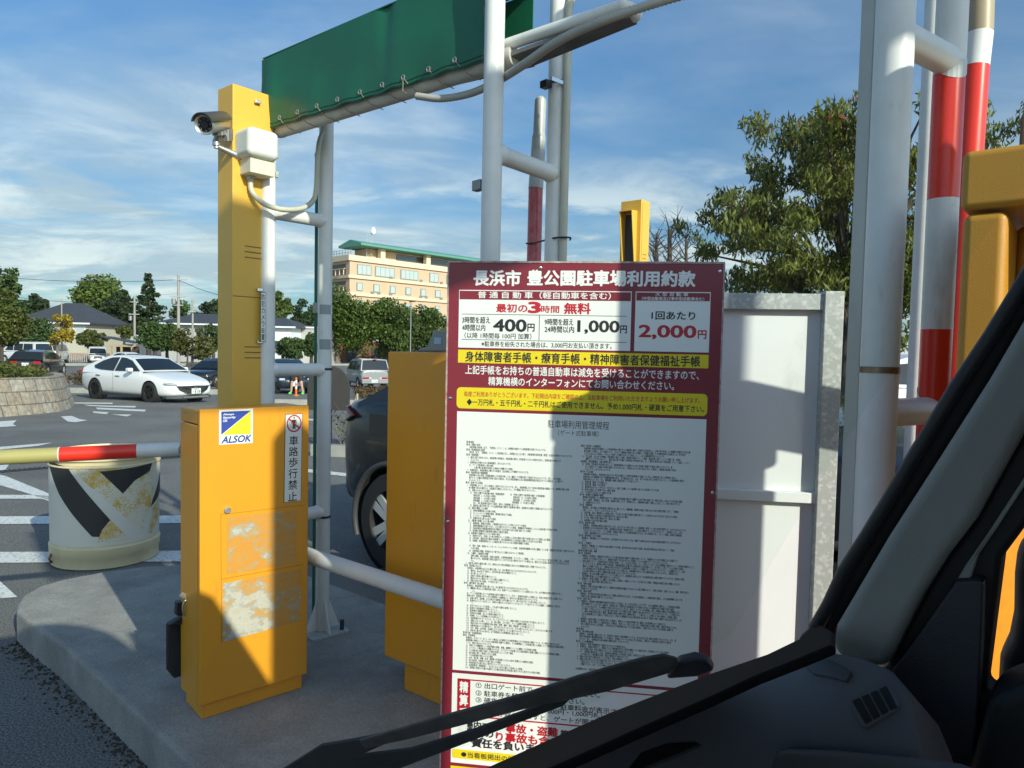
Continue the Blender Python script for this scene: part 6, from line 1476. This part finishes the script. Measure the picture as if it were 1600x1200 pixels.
q = Vector((at(62, 570, 40).x, 40, -.55))
bh = car('black_hatchback', 'black hatchback with red tail lamps parked behind the shrubs at the left', 'car', q, rad(105), dark, lowhatch, g_far)
for s in (1, -1): lbox(bh, 'tail_lamp', (-2.01, .55 * s, .80), (.012, .17, .07), M['lamp_red'], .01)
plate_text(bh, Vector((-2.03, 0, .70)), Vector((0, -1, 0)), Vector((-1, 0, 0)), ('滋賀 5', '21 40'))
minivan = dict(body=[(-2.3, .45, 1.0, 1.10, .74), (-2.26, .30, 1.02, 1.14, .82), (-1.4, .24, 1.02, 1.14, .86), (.4, .24, 1.02, 1.14, .865), (1.4, .26, .96, 1.08, .85), (2.0, .30, .86, .96, .78), (2.25, .38, .70, .80, .70)],
               roof=[(1.75, 1.08), (.95, 1.70), (.5, 1.84), (-1.9, 1.86), (-2.2, 1.75), (-2.3, 1.08)], wb=.84, wr=.74, zb=1.08, glass=[0, 4],
               side=[[(1.4, 1.12), (.85, 1.62), (.35, 1.68), (.35, 1.10)], [(.28, 1.10), (.28, 1.69), (-.8, 1.70), (-.8, 1.10)], [(-.88, 1.10), (-.88, 1.70), (-1.95, 1.70), (-2.05, 1.12)]], r=.33, axles=(1.4, -1.4), track=.85)
def fpos(px, d, z=None): return Vector((at(px, 560, d).x, d, zg(d) if z is None else z))
mv = car('white_minivan', 'white minivan facing the camera in front of the cream house', 'minivan', fpos(152, 78), rad(-58), whitep, minivan, g_far)
lpoly(mv, 'grille', [(2.27, .42, .62), (2.27, -.42, .62), (2.24, -.36, .86), (2.24, .36, .86)], (.015, 0, 0), M['black'])
for s in (1, -1): lbox(mv, 'headlight', (2.16, .62 * s, .84), (.06, .14, .09), M['lamp_clear'], .03)
lbox(mv, 'number_plate', (2.29, 0, .55), (.01, .17, .08), M['plate'], .004)
m2 = car('white_minivan', 'silver white minivan parked side on behind the black hatchback, leftmost of the far row', 'minivan', fpos(40, 62, -.55), rad(160), whitep, minivan, g_far)
m3 = car('white_van', 'white van with a dark rear window between the black hatchback and the yellow tree', 'van', fpos(84, 64, -.55), rad(110), whitep, minivan, g_far)
m4 = car('small_white_car', 'white car of which only the roof shows above the white sedan', 'car', fpos(203, 68), rad(-30), whitep, lowhatch, g_far)
m5 = car('dark_hatchback', 'dark blue hatchback with a person bending in front of it', 'car', fpos(447, 31.5), rad(-60), carpaint('midnight_car_paint', (.012, .020, .032), .2), lowhatch, g_far)
for s in (1, -1): lbox(m5, 'headlight', (1.88, .58 * s, .66), (.08, .12, .05), M['lamp_clear'], .03)
lbox(m5, 'number_plate', (2.02, 0, .46), (.01, .17, .08), M['plate'], .004)
m6 = car('dark_wagon', 'dark parked car half hidden by the yellow pillar, right of the white sedan', 'car', fpos(338, 38), rad(-100), dark, lowhatch, g_far)
m7 = car('white_wagon', 'white wagon with a row of dark windows parked under the big tree at the right', 'van', fpos(1400, 19) + Vector((.6, 0, 0)), rad(176), whitep, minivan, g_far)
m8 = car('white_van', 'white van behind the galvanised post, glimpsed between the post and the white pipe', 'van', fpos(1290, 24), rad(100), whitep, minivan, g_far)

pq = fpos(464, 29.6); z0 = pq.z
per = thing('person', 'person in dark shorts and neon green trainers bending over beside the dark blue hatchback', 'person', pq)
def skin(name, joints, edges, radii, m, parent, sub=2):
    me = bpy.data.meshes.new(name); me.from_pydata([tuple(j) for j in joints], edges, []); 
    o = bpy.data.objects.new(name, me); col.objects.link(o)
    bm = bmesh.new(); bm.from_mesh(me); sl = bm.verts.layers.skin.verify(); bm.verts.ensure_lookup_table()
    for v, r in zip(bm.verts, radii): v[sl].radius = (r, r); v[sl].use_root = (v.index == 0)
    bm.to_mesh(me); bm.free(); me.materials.append(m)
    o.modifiers.new('skin', 'SKIN').use_smooth_shade = True; s = o.modifiers.new('sub', 'SUBSURF'); s.levels = s.render_levels = sub
    attach(o, parent); return o
q_ = lambda x, y, z: pq + Vector((x, y, z))
skin_m = mat('skin', (.50, .31, .22), .55)
J = [q_(0, .02, .86), q_(-.11, .02, .82), q_(-.20, -.02, .45), q_(-.25, .04, .08), q_(-.27, -.10, .04), q_(.11, .02, .82), q_(.20, -.02, .45), q_(.25, .04, .08), q_(.27, -.10, .04),
     q_(0, .18, 1.02), q_(0, .42, 1.14), q_(0, .52, 1.15), q_(0, .60, 1.16), q_(0, .72, 1.14), q_(-.19, .46, 1.12), q_(-.21, .50, .86), q_(-.12, .55, .66), q_(-.08, .57, .58), q_(.19, .46, 1.12), q_(.21, .50, .86), q_(.12, .55, .66), q_(.08, .57, .58)]
Ed = [(0, 1), (1, 2), (2, 3), (3, 4), (0, 5), (5, 6), (6, 7), (7, 8), (0, 9), (9, 10), (10, 11), (11, 12), (12, 13), (10, 14), (14, 15), (15, 16), (16, 17), (10, 18), (18, 19), (19, 20), (20, 21)]
Rr = [.13, .095, .062, .042, .035, .095, .062, .042, .035, .14, .13, .06, .085, .07, .055, .042, .032, .03, .055, .042, .032, .03]
skin('body', J, Ed, Rr, skin_m, per)
skin('shorts', [q_(0, .03, .88), q_(-.12, .02, .80), q_(-.18, -.01, .53), q_(.12, .02, .80), q_(.18, -.01, .53), q_(0, .12, .97)], [(0, 1), (1, 2), (0, 3), (3, 4), (0, 5)], [.155, .125, .105, .125, .105, .15], mat('dark_shorts', (.02, .022, .03), .8), per)
skin('shirt', [q_(0, .16, 1.01), q_(0, .42, 1.13), q_(-.19, .46, 1.11), q_(-.21, .49, .93), q_(.19, .46, 1.11), q_(.21, .49, .93)], [(0, 1), (1, 2), (2, 3), (1, 4), (4, 5)], [.16, .15, .075, .065, .075, .065], mat('dark_shirt', (.03, .03, .035), .8), per)
mb = MB(); mb.ball(q_(0, .68, 1.18), .092, .105, .09, n=10); mb.build('hair', M['black'], per, smooth=True)
for s in (-1, 1):
    mb = MB(); mb.ball(q_(.265 * s, -.06, .045), .055, .14, .055, n=10); mb.build('shoe', mat('neon_green_shoe', (.12, .68, .10), .5) if 'neon_green_shoe' not in bpy.data.materials else bpy.data.materials['neon_green_shoe'], per, smooth=True)
cq = fpos(463, 28.2)
pc = thing('lane_post', 'orange and white striped flexible lane post on the kerb in front of the bending person', 'lane post', cq)
mb = MB(); rr = .042
for i, mi in enumerate((0, 0, 1, 0, 1, 0)): mb.cyl(cq + UP * (.05 + .115 * i), cq + UP * (.05 + .115 * (i + 1)), rr, n=16, mi=mi)
mb.lathe(cq, UP, [(.11, 0), (.11, .02), (.05, .05), (.045, .06)], 20); mb.build('post', [mat('orange_plastic', (.75, .16, .02), .45), M['plate']], pc, smooth=True)

# ================================================================== BUILDINGS
M['tile'] = mat('dark_roof_tile', (.060, .064, .072), .55, noise=.25, nscale=2)
M['cream_wall'] = mat('cream_wall', (.50, .465, .37), .8, noise=.08, nscale=.6)
M['pale_wall'] = mat('pale_wall', (.42, .42, .40), .8, noise=.1, nscale=.6)
M['brick_base'] = mat('brick_base', (.36, .22, .14), .85, noise=.2, nscale=3)
M['win'] = mat('dark_window', (.06, .07, .075), .08, spec=.7)
M['winpale'] = mat('curtained_window', (.42, .48, .50), .15)
def house(name, label, px0, px1, d, wall_top, eave, ridge, depth, wins, wall=M['cream_wall'], base=True, rot=0.0, over=.7):
    """front wall between columns px0 and px1 at distance d; rows give wall top and ridge heights"""
    a, b = at(px0, 560, d), at(px1, 560, d); z0 = zg(d); zt = at((px0 + px1) / 2, wall_top, d).z; zr = at((px0 + px1) / 2, ridge, d).z
    c = Vector(((a.x + b.x) / 2, d, z0)); W = (b.x - a.x) / 2; h = lthing(name, label, 'house', c, rot); zt -= z0; zr -= z0
    def part(nm, fn, m, bev=0):
        mb = MB(); fn(mb); o = mb.build(nm, m, None, bevel=bev); o.parent = h; return o
    part('wall', lambda m: m.cube(-W, W, 0, depth, 0, zt), wall)
    if base: part('plinth', lambda m: m.cube(-W - .04, W + .04, -.04, depth + .04, 0, .9), M['brick_base'])
    def roof(m):
        x0, x1, y0, y1 = -W - over, W + over, -over, depth + over; r0, r1 = x0 + min(W, depth / 2) * .9, x1 - min(W, depth / 2) * .9; ym = depth / 2
        v = [(x0, y0, zt), (x1, y0, zt), (x1, y1, zt), (x0, y1, zt), (r0, ym, zr), (r1, ym, zr), (x0, y0, zt - .16), (x1, y0, zt - .16), (x1, y1, zt - .16), (x0, y1, zt - .16)]
        m.add(v, [(0, 1, 5, 4), (1, 2, 5), (2, 3, 4, 5), (3, 0, 4), (6, 7, 1, 0), (7, 8, 2, 1), (8, 9, 3, 2), (9, 6, 0, 3), (9, 8, 7, 6)])
    part('roof', roof, M['tile'])
    part('eave_board', lambda m: m.cube(-W - over - .03, W + over + .03, -over - .06, -over - .005, zt - .24, zt - .04), M['panel_white'])
    for (u0, u1, v0, v1, mm) in wins:
        x0, x1 = -W + 2 * W * u0, -W + 2 * W * u1; f = part('window', lambda m: m.cube(x0 - .08, x1 + .08, -.05, .02, v0 - .08, v1 + .08), M['panel_white'])
        mb = MB(); mb.cube(x0, x1, -.08, -.052, v0, v1); o = mb.build('pane', mm, None); o.parent = f
    return h
house('house', 'cream house with dark hip roof and a brick base, behind the yellow tree', 28, 137, 92, 503, 503, 470, 9, [(.84, .96, 3.6, 5.0, M['winpale']), (.70, .80, 3.6, 5.0, M['pale_wall']), (.30, .42, 3.2, 4.8, M['win']), (.08, .18, .9, 2.6, M['win'])])
house('house', 'low pale house with grey roof behind the trees, left of the yellow pillar', 252, 352, 95, 505, 505, 488, 8, [(.1, .2, 2.6, 4.0, M['win']), (.55, .7, 2.6, 4.2, M['win']), (.8, .93, 2.6, 4.2, M['winpale'])], M['pale_wall'], False)
house('house', 'white house with a grey tiled roof and dark windows between the two left posts', 380, 455, 88, 509, 509, 494, 8, [(.55, .86, 1.9, 3.0, M['win'])], M['panel_white'], False)
house('flat_house', 'white flat topped house just left of the green pole', 452, 500, 92, 510, 510, 507, 8, [(.1, .45, 2.0, 3.0, M['win'])], M['pale_wall'], False, over=.15)
# timber shelter
a = fpos(190, 74); sh = lthing('shelter', 'small timber framed shelter beside the white minivan', 'shelter', a, 0)
for x in (-1.1, 0, 1.1):
    lbox(sh, 'post', (x, 0, 1.0), (.09, .09, 1.0), mat('timber', (.40, .32, .2), .8) if 'timber' not in bpy.data.materials else bpy.data.materials['timber'], .01)
lbox(sh, 'beam', (0, 0, 2.05), (1.35, .1, .12), bpy.data.materials['timber'], .01); lpoly(sh, 'roof', [(-1.8, -.6, 2.9), (1.5, -.6, 2.3), (1.5, 1.6, 2.3), (-1.8, 1.6, 2.9)], (0, 0, .1), M['tile']); lbox(sh, 'back_wall', (0, 1.2, 1.0), (1.2, .05, 1.0), M['bark'], 0)
# low railing
rl = fpos(112, 84); rr_ = thing('low_railing', 'low white railing in front of the cream house', 'railing', rl)
mb = MB()
for i in range(34): mb.box(rl + Vector((-3 + i * .25, 0, .45)), Vector((.035, 0, 0)), Vector((0, .03, 0)), UP * .45)
mb.box(rl + Vector((1.1, 0, .92)), Vector((4.2, 0, 0)), Vector((0, .03, 0)), UP * .04); mb.build('bars', M['pale_wall'], rr_)
tag(rr_, kind=None)

# the hotel
M['hotel'] = mat('peach_hotel_wall', (.55, .40, .265), .8, noise=.07, nscale=.5); M['hotel_band'] = mat('cream_hotel_band', (.66, .555, .39), .75, noise=.06, nscale=.4)
M['copper'] = mat('green_copper_roof', (.10, .29, .23), .5, noise=.1, nscale=.5)
hc = at(545, 560, 135); h0 = Vector((hc.x, 135, -.95)); HD = Vector((.70, .714, 0)).normalized(); HL = Vector((-.714, .70, 0)).normalized()
ht = thing('hotel', 'peach coloured hotel with cream floor bands and a green copper roof, behind the round trees', 'hotel', h0)
ztop = at(545, 398, 135).z; FH = 3.28; LEN, DEP = 44, 8.5
def hb(mb, s0, s1, t0, t1, z0, z1): mb.box(h0 * 1 + HD * (s0 + s1) / 2 + HL * (t0 + t1) / 2 + UP * ((z0 + z1) / 2 - h0.z), HD * (s1 - s0) / 2, HL * (t1 - t0) / 2, UP * (z1 - z0) / 2)
mb = MB(); hb(mb, 0, LEN, 2.2, DEP, h0.z, ztop - .4); hb(mb, 0, LEN, 0, 2.19, h0.z, ztop - .4); mb.build('wall', M['hotel'], ht)
floors = [ztop - .9 - FH * k for k in range(7)]
for k, z in enumerate(floors):
    mb = MB(); hb(mb, -.45, LEN, -.38, DEP + .4, z - .15, z + (.9 if k == 0 else .42)); mb.build('floor_band', M['hotel_band'], ht)
rs = random.Random(2)
def hwin(s, z, w, h, m=None):
    mb = MB(); hb(mb, s - w / 2 - .12, s + w / 2 + .12, -.10, .02, z - h / 2 - .12, z + h / 2 + .12); f = mb.build('window', M['steel_grey'], ht)
    mb = MB(); n = max(1, round(w / 1.0))
    for i in range(n): hb(mb, s - w / 2 + w * i / n + .04, s - w / 2 + w * (i + 1) / n - .04, -.14, -.102, z - h / 2, z + h / 2)
    o = mb.build('pane', m or M['hotel_pane'], None); o.parent = f; o.matrix_parent_inverse = Matrix.Identity(4); o.location = -ht.location * 0
M['hotel_pane'] = mat('pale_hotel_pane', (.40, .47, .46), .2)
M['win'] = M['win']
for s, w in ((3.2, 3.0), (8.0, 4.4), (14.0, 4.2), (20.4, 2.2), (25.0, 2.2), (32.0, 4.4), (38.0, 2.2)): hwin(s, floors[1] + 1.62, w, 1.7)
for k in range(2, 7):
    s = 2.2
    while s < 42: hwin(s, floors[k] + 1.62, 1.15, 1.30); s += 3.85
mb = MB()
for k in range(1, 6):
    for s in (5.1, 6.6, 9.4, 17.0, 18.4, 22.4, 30.0, 31.5, 36.0):
        if rs.random() < .8: hb(mb, s - .35, s + .35, -.16, -.02, floors[k] + .52, floors[k] + .95)
mb.build('louvre_vent', M['steel_grey'], ht)
mb = MB()
for k in range(1, 5):      # balconies on the left gable
    for i in range(6): hb(mb, -1.0, -.85, .6 + i * 1.4, .75 + i * 1.4, floors[k] + .4, floors[k] + 1.6)
    hb(mb, -1.05, -.8, .3, 8, floors[k] + 1.5, floors[k] + 1.62)
mb.build('balcony_rail', M['hotel_band'], ht)
mb = MB()
for k in range(1, 6): hb(mb, -.06, .02, 1.2, 7.6, floors[k] + .5, floors[k] + 2.6)
mb.build('gable_recess', mat('recess_brown', (.14, .115, .095), .7), ht)
zp = ztop - .4
mb = MB(); hb(mb, 6, LEN - 6, 3.2, 7.6, zp, zp + 2.5); mb.build('penthouse', M['hotel'], ht)
mb = MB(); hb(mb, 13, LEN - 8, 3.1, 3.19, zp + .6, zp + 2.2); mb.build('penthouse_glass', M['win'], ht)
for s in (8, 19.5, 32.4):
    mb = MB(); hb(mb, s, s + 1.1, 1.4, 2.5, zp, zp + 2.6); mb.build('roof_column', M['hotel_band'], ht)
mb = MB(); c0 = h0 + HD * 2.6 - UP * h0.z + UP * (zp + 2.6)
mb.prism([c0 + HL * .2, c0 + HL * .2 + UP * .42, c0 + HL * 4 + UP * 1.35, c0 + HL * 8.2 + UP * .42, c0 + HL * 8.2], HD * (LEN - 8)); mb.build('roof', M['copper'], ht)
mb = MB()
for i in range(8): hb(mb, .4 + .0, .5, .3 + i, .36 + i, ztop, ztop + 1.2)
for z in (.6, 1.15): hb(mb, .4, .46, .2, 8, ztop + z, ztop + z + .05)
mb.build('roof_railing', M['steel_grey'], ht)
mb = MB(); q = h0 + HD * 6.0 + HL * 2.5 - UP * h0.z
for dx in (-.6, .6): mb.cyl(q + HD * dx + UP * zp, q + HD * dx + UP * (zp + 5.6), .07, n=6)
for i in range(7): mb.cyl(q + HD * -.6 + UP * (zp + .8 * i), q + HD * .6 + UP * (zp + .8 * (i + 1)), .04, n=5)
mb.build('antenna_mast', M['galv'], ht)
mb = MB(); mb.lathe(q + HD * .5 - HL * .3 + UP * (zp + 6.0), (HD * .4 - HL).normalized(), [(0, 0), (.42, .08), (.7, .28)], 24); o = mb.build('dish', M['panel_white'], ht, smooth=True); o.modifiers.new('s', 'SOLIDIFY').thickness = .05

# shop front glimpsed under the round trees
sf = fpos(615, 112); sp_ = lthing('shop_front', 'red brown shop front with a dark awning under the round trees', 'shop', sf, 0)
lbox(sp_, 'wall', (0, 3, 1.7), (11, .4, 1.7), mat('red_brown_wall', (.22, .09, .05), .8, noise=.3, nscale=1), 0); lbox(sp_, 'awning', (1.5, 1.8, 2.9), (2.6, 1.2, .12), M['steel_grey'], .02)
for x in (-7, -3, 3.2, 6.5): lbox(sp_, 'opening', (x, 2.55, 1.2), (.9, .1, 1.1), M['win'], 0)
for x in (-.6, .4): lbox(sp_, 'awning_post', (x, .8, 1.4), (.09, .09, 1.4), M['panel_white'], 0)

# poles and wires
def pole(label, px, d, top, r=.16, arms=(), name='utility_pole', m=None, cat='utility pole', group='utility poles', base=None):
    b = fpos(px, d); zt = at(px, top, d).z; p = thing(name, label, cat, b, group)
    mb = MB(); mb.cyl(b, Vector((b.x, b.y, zt)), r, r * .7, n=14); mb.build('shaft', m or mat('pole_concrete', (.30, .28, .25), .85) if 'pole_concrete' not in bpy.data.materials else (m or bpy.data.materials['pole_concrete']), p, smooth=True)
    for y, w in arms:
        mb = MB(); z = at(px, y, d).z; mb.box((b.x, b.y - .1, z), Vector((w, 0, 0)), Vector((0, .05, 0)), UP * .05); mb.build('cross_arm', M['galv'], p)
    if len(arms) > 1:
        mb = MB(); z = at(px, arms[1][0] + 3, d).z; mb.cyl((b.x - .35, b.y - .25, z - .5), (b.x - .35, b.y - .25, z), .2, n=14); mb.build('transformer', M['steel_grey'], p, smooth=True)
    return b, zt
b1, z1_ = pole('tall concrete utility pole with cross arms, just left of the yellow pillar', 279, 70, 430, .17, ((437, .9), (464, .7), (477, .5)))
b2, z2_ = pole('shorter utility pole with a transformer between the trees and the minivan', 210.5, 82, 463, .15, ((472, .5), (491, .6)))
pole('thin leaning pole by the rusty tree left of the yellow pillar', 301, 52, 468, .09, ((487, .25),))
pole('thin pole standing behind the yellow tree', 97, 55, 467, .06)
b5, z5_ = fpos(-60, 75), at(-60, 426, 75).z
b6, z6_ = fpos(430, 60), at(430, 470, 60).z
for k, (a, b, sag) in enumerate(((Vector((b5.x, b5.y, z5_)), Vector((b1.x, b1.y, at(279, 437, 70).z)), .5), (Vector((b1.x, b1.y, at(279, 437, 70).z)), Vector((b6.x, b6.y, z6_)), .6), (Vector((b5.x, b5.y, at(-60, 450, 75).z)), Vector((b2.x, b2.y, at(210, 472, 82).z)), .6))):
    mb = MB(); mb.tube([a.lerp(b, t / 20) - UP * sag * 4 * (t / 20) * (1 - t / 20) for t in range(21)], .022, 6)
    tag(mb.build('overhead_wire', M['black']), ('overhead wire running from the left edge to the tall utility pole', 'overhead wire dropping right from the tall utility pole behind the yellow pillar', 'lower overhead wire running to the shorter pole')[k], 'wire', 'overhead wires')
lb = fpos(641, 96); zt = at(641, 471, 96).z; lp_ = thing('street_lamp', 'slim dark street lamp in front of the hotel trees', 'street lamp', lb)
mb = MB(); mb.cyl(lb, (lb.x, lb.y, zt), .09, .06, n=10); mb.build('shaft', M['steel_grey'], lp_, smooth=True); mb = MB(); mb.box((lb.x + .2, lb.y, zt), Vector((.45, 0, .05)), Vector((0, .15, 0)), UP * .06); mb.build('lamp_head', M['black'], lp_)

# ================================================================== TREES
T = tree
T('tall loose dark tree cut by the left edge of the view', 2, 98, 402, 520, 36, 'mid', 5200, .55, 1, trunk=.35)
T('olive green tree at the left edge in front of the dark tree', 12, 46, 448, 545, 34, 'olive', 5200, .22, 2, trunk_px=2, trunk=.10)
T('dark round tree rising behind the cream house roof', 48, 112, 458, 505, 30, 'dark', 2600, .55, 3)
T('bushy green tree in front of the cream house', 62, 72, 494, 562, 32, 'mid', 4200, .30, 4)
T('slim tree with yellow leaves by a thin pole', 96, 54, 476, 560, 18, 'yellow', 2100, .21, 5, trunk_px=89, trunk=.09, nc=20, bark=M['bark_pale'])
T('tall bright green tree towering behind the houses', 154, 118, 417, 520, 40, 'bright', 7500, .60, 6, trunk=.4, nc=34)
T('dark evergreen beside the tall bright green tree', 192, 112, 449, 525, 26, 'dark', 4200, .55, 7)
T('dark layered pine next to the tall utility pole', 232, 108, 432, 520, 30, 'dark', 4600, .5, 8, shape='layered', trunk=.3, name='pine_tree')
T('low spreading olive tree behind the white minivan', 145, 86, 513, 545, 30, 'olive', 2800, .36, 9)
T('small flat topped tree behind the shelter', 195, 80, 505, 530, 14, 'olive', 1300, .30, 10)
T('rounded green tree left of the tall utility pole', 242, 70, 502, 552, 26, 'mid', 3600, .30, 11)
T('rusty leaved young tree below the tall utility pole', 284, 50, 512, 560, 20, 'rust', 1700, .22, 12, trunk_px=294, trunk=.07)
T('rusty leaved young tree against the yellow pillar', 317, 50, 512, 565, 20, 'rust', 1800, .22, 13, trunk_px=300, trunk=.07)
T('round green tree before the low pale house, right of the tall utility pole', 262, 74, 500, 553, 19, 'mid', 2200, .30, 51)
T('bushy green tree touching the yellow pillar above the parked dark car', 333, 72, 500, 556, 18, 'mid', 2200, .30, 52)
T('mixed green tree line behind the low pale house', 300, 130, 472, 530, 44, 'mid', 3600, .6, 14)
T('dark tree cut by the yellow pillar', 335, 120, 466, 515, 22, 'dark', 2400, .55, 15)
T('dark evergreen behind the white house between the posts', 474, 125, 463, 540, 26, 'dark', 4200, .55, 16)
T('bright yellow green tree behind the white house between the posts', 440, 118, 452, 510, 18, 'bright', 3000, .5, 17)
T('spreading green tree in front of the white house between the posts', 452, 64, 524, 562, 30, 'mid', 3200, .28, 18)
T('small green tree close to the green pole', 487, 66, 520, 560, 16, 'mid', 1600, .28, 19)
G2 = 'round camphor trees in front of the hotel'
T('tallest round camphor tree in front of the hotel', 540, 100, 448, 556, 60, 'camphor', 15000, .40, 20, G2, trunk_px=527, trunk=.42, nc=60, bark=M['bark_pale'])
T('round camphor tree in the middle before the hotel, left of the street lamp', 612, 102, 459, 558, 44, 'camphor', 12000, .40, 21, G2, trunk_px=560, trunk=.40, nc=46, bark=M['bark_pale'])
T('round camphor tree right of the street lamp, above the plain yellow cabinet', 668, 106, 474, 558, 36, 'camphor', 9000, .40, 22, G2, trunk_px=594, trunk=.40, nc=36, bark=M['bark_pale'])
T('dark round tree behind the white panel top', 1150, 60, 440, 540, 30, 'mid', 3000, .35, 23)
# bare sapling group behind the hooded pillar
for k, (px, top, lbl, nl) in enumerate(((1020, 365, 'bare thin tree just right of the hooded pillar', 0), (1040, 358, 'thin leafless tree with a thick straight stem', 0), (1066, 372, 'thin tree with a tuft of yellow green leaves', 160))):
    d = 22; b = fpos(px, d); zt = at(px, top, d).z; t = thing('bare_tree', lbl, 'tree', b, 'thin bare trees'); rs = random.Random(30 + k); mb = MB(); tp = Vector((b.x, b.y, zt)); mb.tube([b, b.lerp(tp, .5) + Vector((.1, 0, 0)), tp], [.14, .11, .06 if k == 1 else .03], 8); tips = []
    for i in range(34):
        s = b.lerp(tp, rs.uniform(.55, 1)); e = s + Vector((rs.uniform(-.9, .9), rs.uniform(-.6, .6), rs.uniform(.15, .8))); m_ = s.lerp(e, .5) + Vector((rs.uniform(-.08, .08), 0, .1)); mb.tube([s, m_, e], [.022, .013, .005], 5, caps=False); tips.append(e)
        for j in range(2): e2 = m_ + Vector((rs.uniform(-.3, .3), 0, rs.uniform(.1, .4))); mb.tube([m_, e2], [.009, .004], 4, caps=False)
    mb.build('trunk', M['bark'], t, smooth=True)
    if nl: leaves('crown', [((b.x + .55, b.y, zt - .25), (.35, .3, .35), 1), ((b.x + .3, b.y, zt + .05), (.25, .2, .25), .6)], nl, .14, L_['cherry'], t, droop=.8, aspect=.35)

# the big cherry tree
d = 9.0; b = fpos(1322, d); ch = thing('cherry_tree', 'large tree with long drooping green and bronze leaves behind the white panel', 'tree', b)
rs = random.Random(77); cl = []; k = d / FPX
blobs = [(1200, 225, 46, 40), (1265, 205, 46, 34), (1320, 215, 40, 44), (1190, 270, 34, 40), (1245, 285, 50, 46), (1310, 300, 60, 60), (1375, 250, 50, 60), (1420, 300, 40, 70), (1135, 340, 34, 34), (1165, 345, 40, 36), (1155, 375, 50, 36), (1200, 385, 60, 50), (1260, 390, 60, 60), (1330, 400, 60, 70), (1400, 400, 50, 80), (1170, 425, 34, 22), (1225, 435, 50, 34), (1300, 460, 60, 44), (1380, 490, 56, 50), (1430, 470, 40, 60), (1400, 545, 40, 36), (1440, 230, 20, 40), (1560, 205, 50, 36), (1500, 260, 50, 60), (1480, 360, 50, 70), (1345, 520, 40, 40), (1320, 570, 34, 30), (1180, 330, 50, 40), (1240, 350, 50, 40), (1280, 430, 60, 40), (1215, 300, 40, 40), (1290, 260, 50, 40)]
for x, y, rx, ry in blobs:
    c = at(x, y, d)
    for i in range(7): cl.append(((c.x + rs.gauss(0, rx * k * .55), d + rs.gauss(0, .6), c.z + rs.gauss(0, ry * k * .55)), (rx * k * .55, rx * k * .6, ry * k * .5), rx * ry))
leaves('crown', cl, 40000, .093, L_['cherry'], ch, droop=.8, aspect=.26, shell=.3)
leaves('red_leaf', cl[:60], 260, .11, leafmat('bronze_red_leaves', (.16, .05, .025), .4, .3), ch, droop=.8, aspect=.3)
mb = MB(); limbs(mb, b, 2.9, .10, [x[0] for x in rs.sample(cl, 34)], rs); mb.build('trunk', M['bark'], ch, smooth=True)
# hedge line and trees hiding the horizon at the right and far left
for k, (x0, n_, dd, leaf, tp, lbl) in enumerate(((1500, 1, 40, 'mid', 470, 'green tree far behind the payment machine'), (1330, 1, 44, 'dark', 500, 'dark tree far behind the cherry tree'), (1180, 1, 70, 'dark', 470, 'dark tree far beyond the white panel'), (980, 1, 80, 'mid', 460, 'green tree hidden low behind the notice board'))):
    T(lbl, x0, dd, tp, 560, 60 if dd < 50 else 40, leaf, 2600, .35, 40 + k)
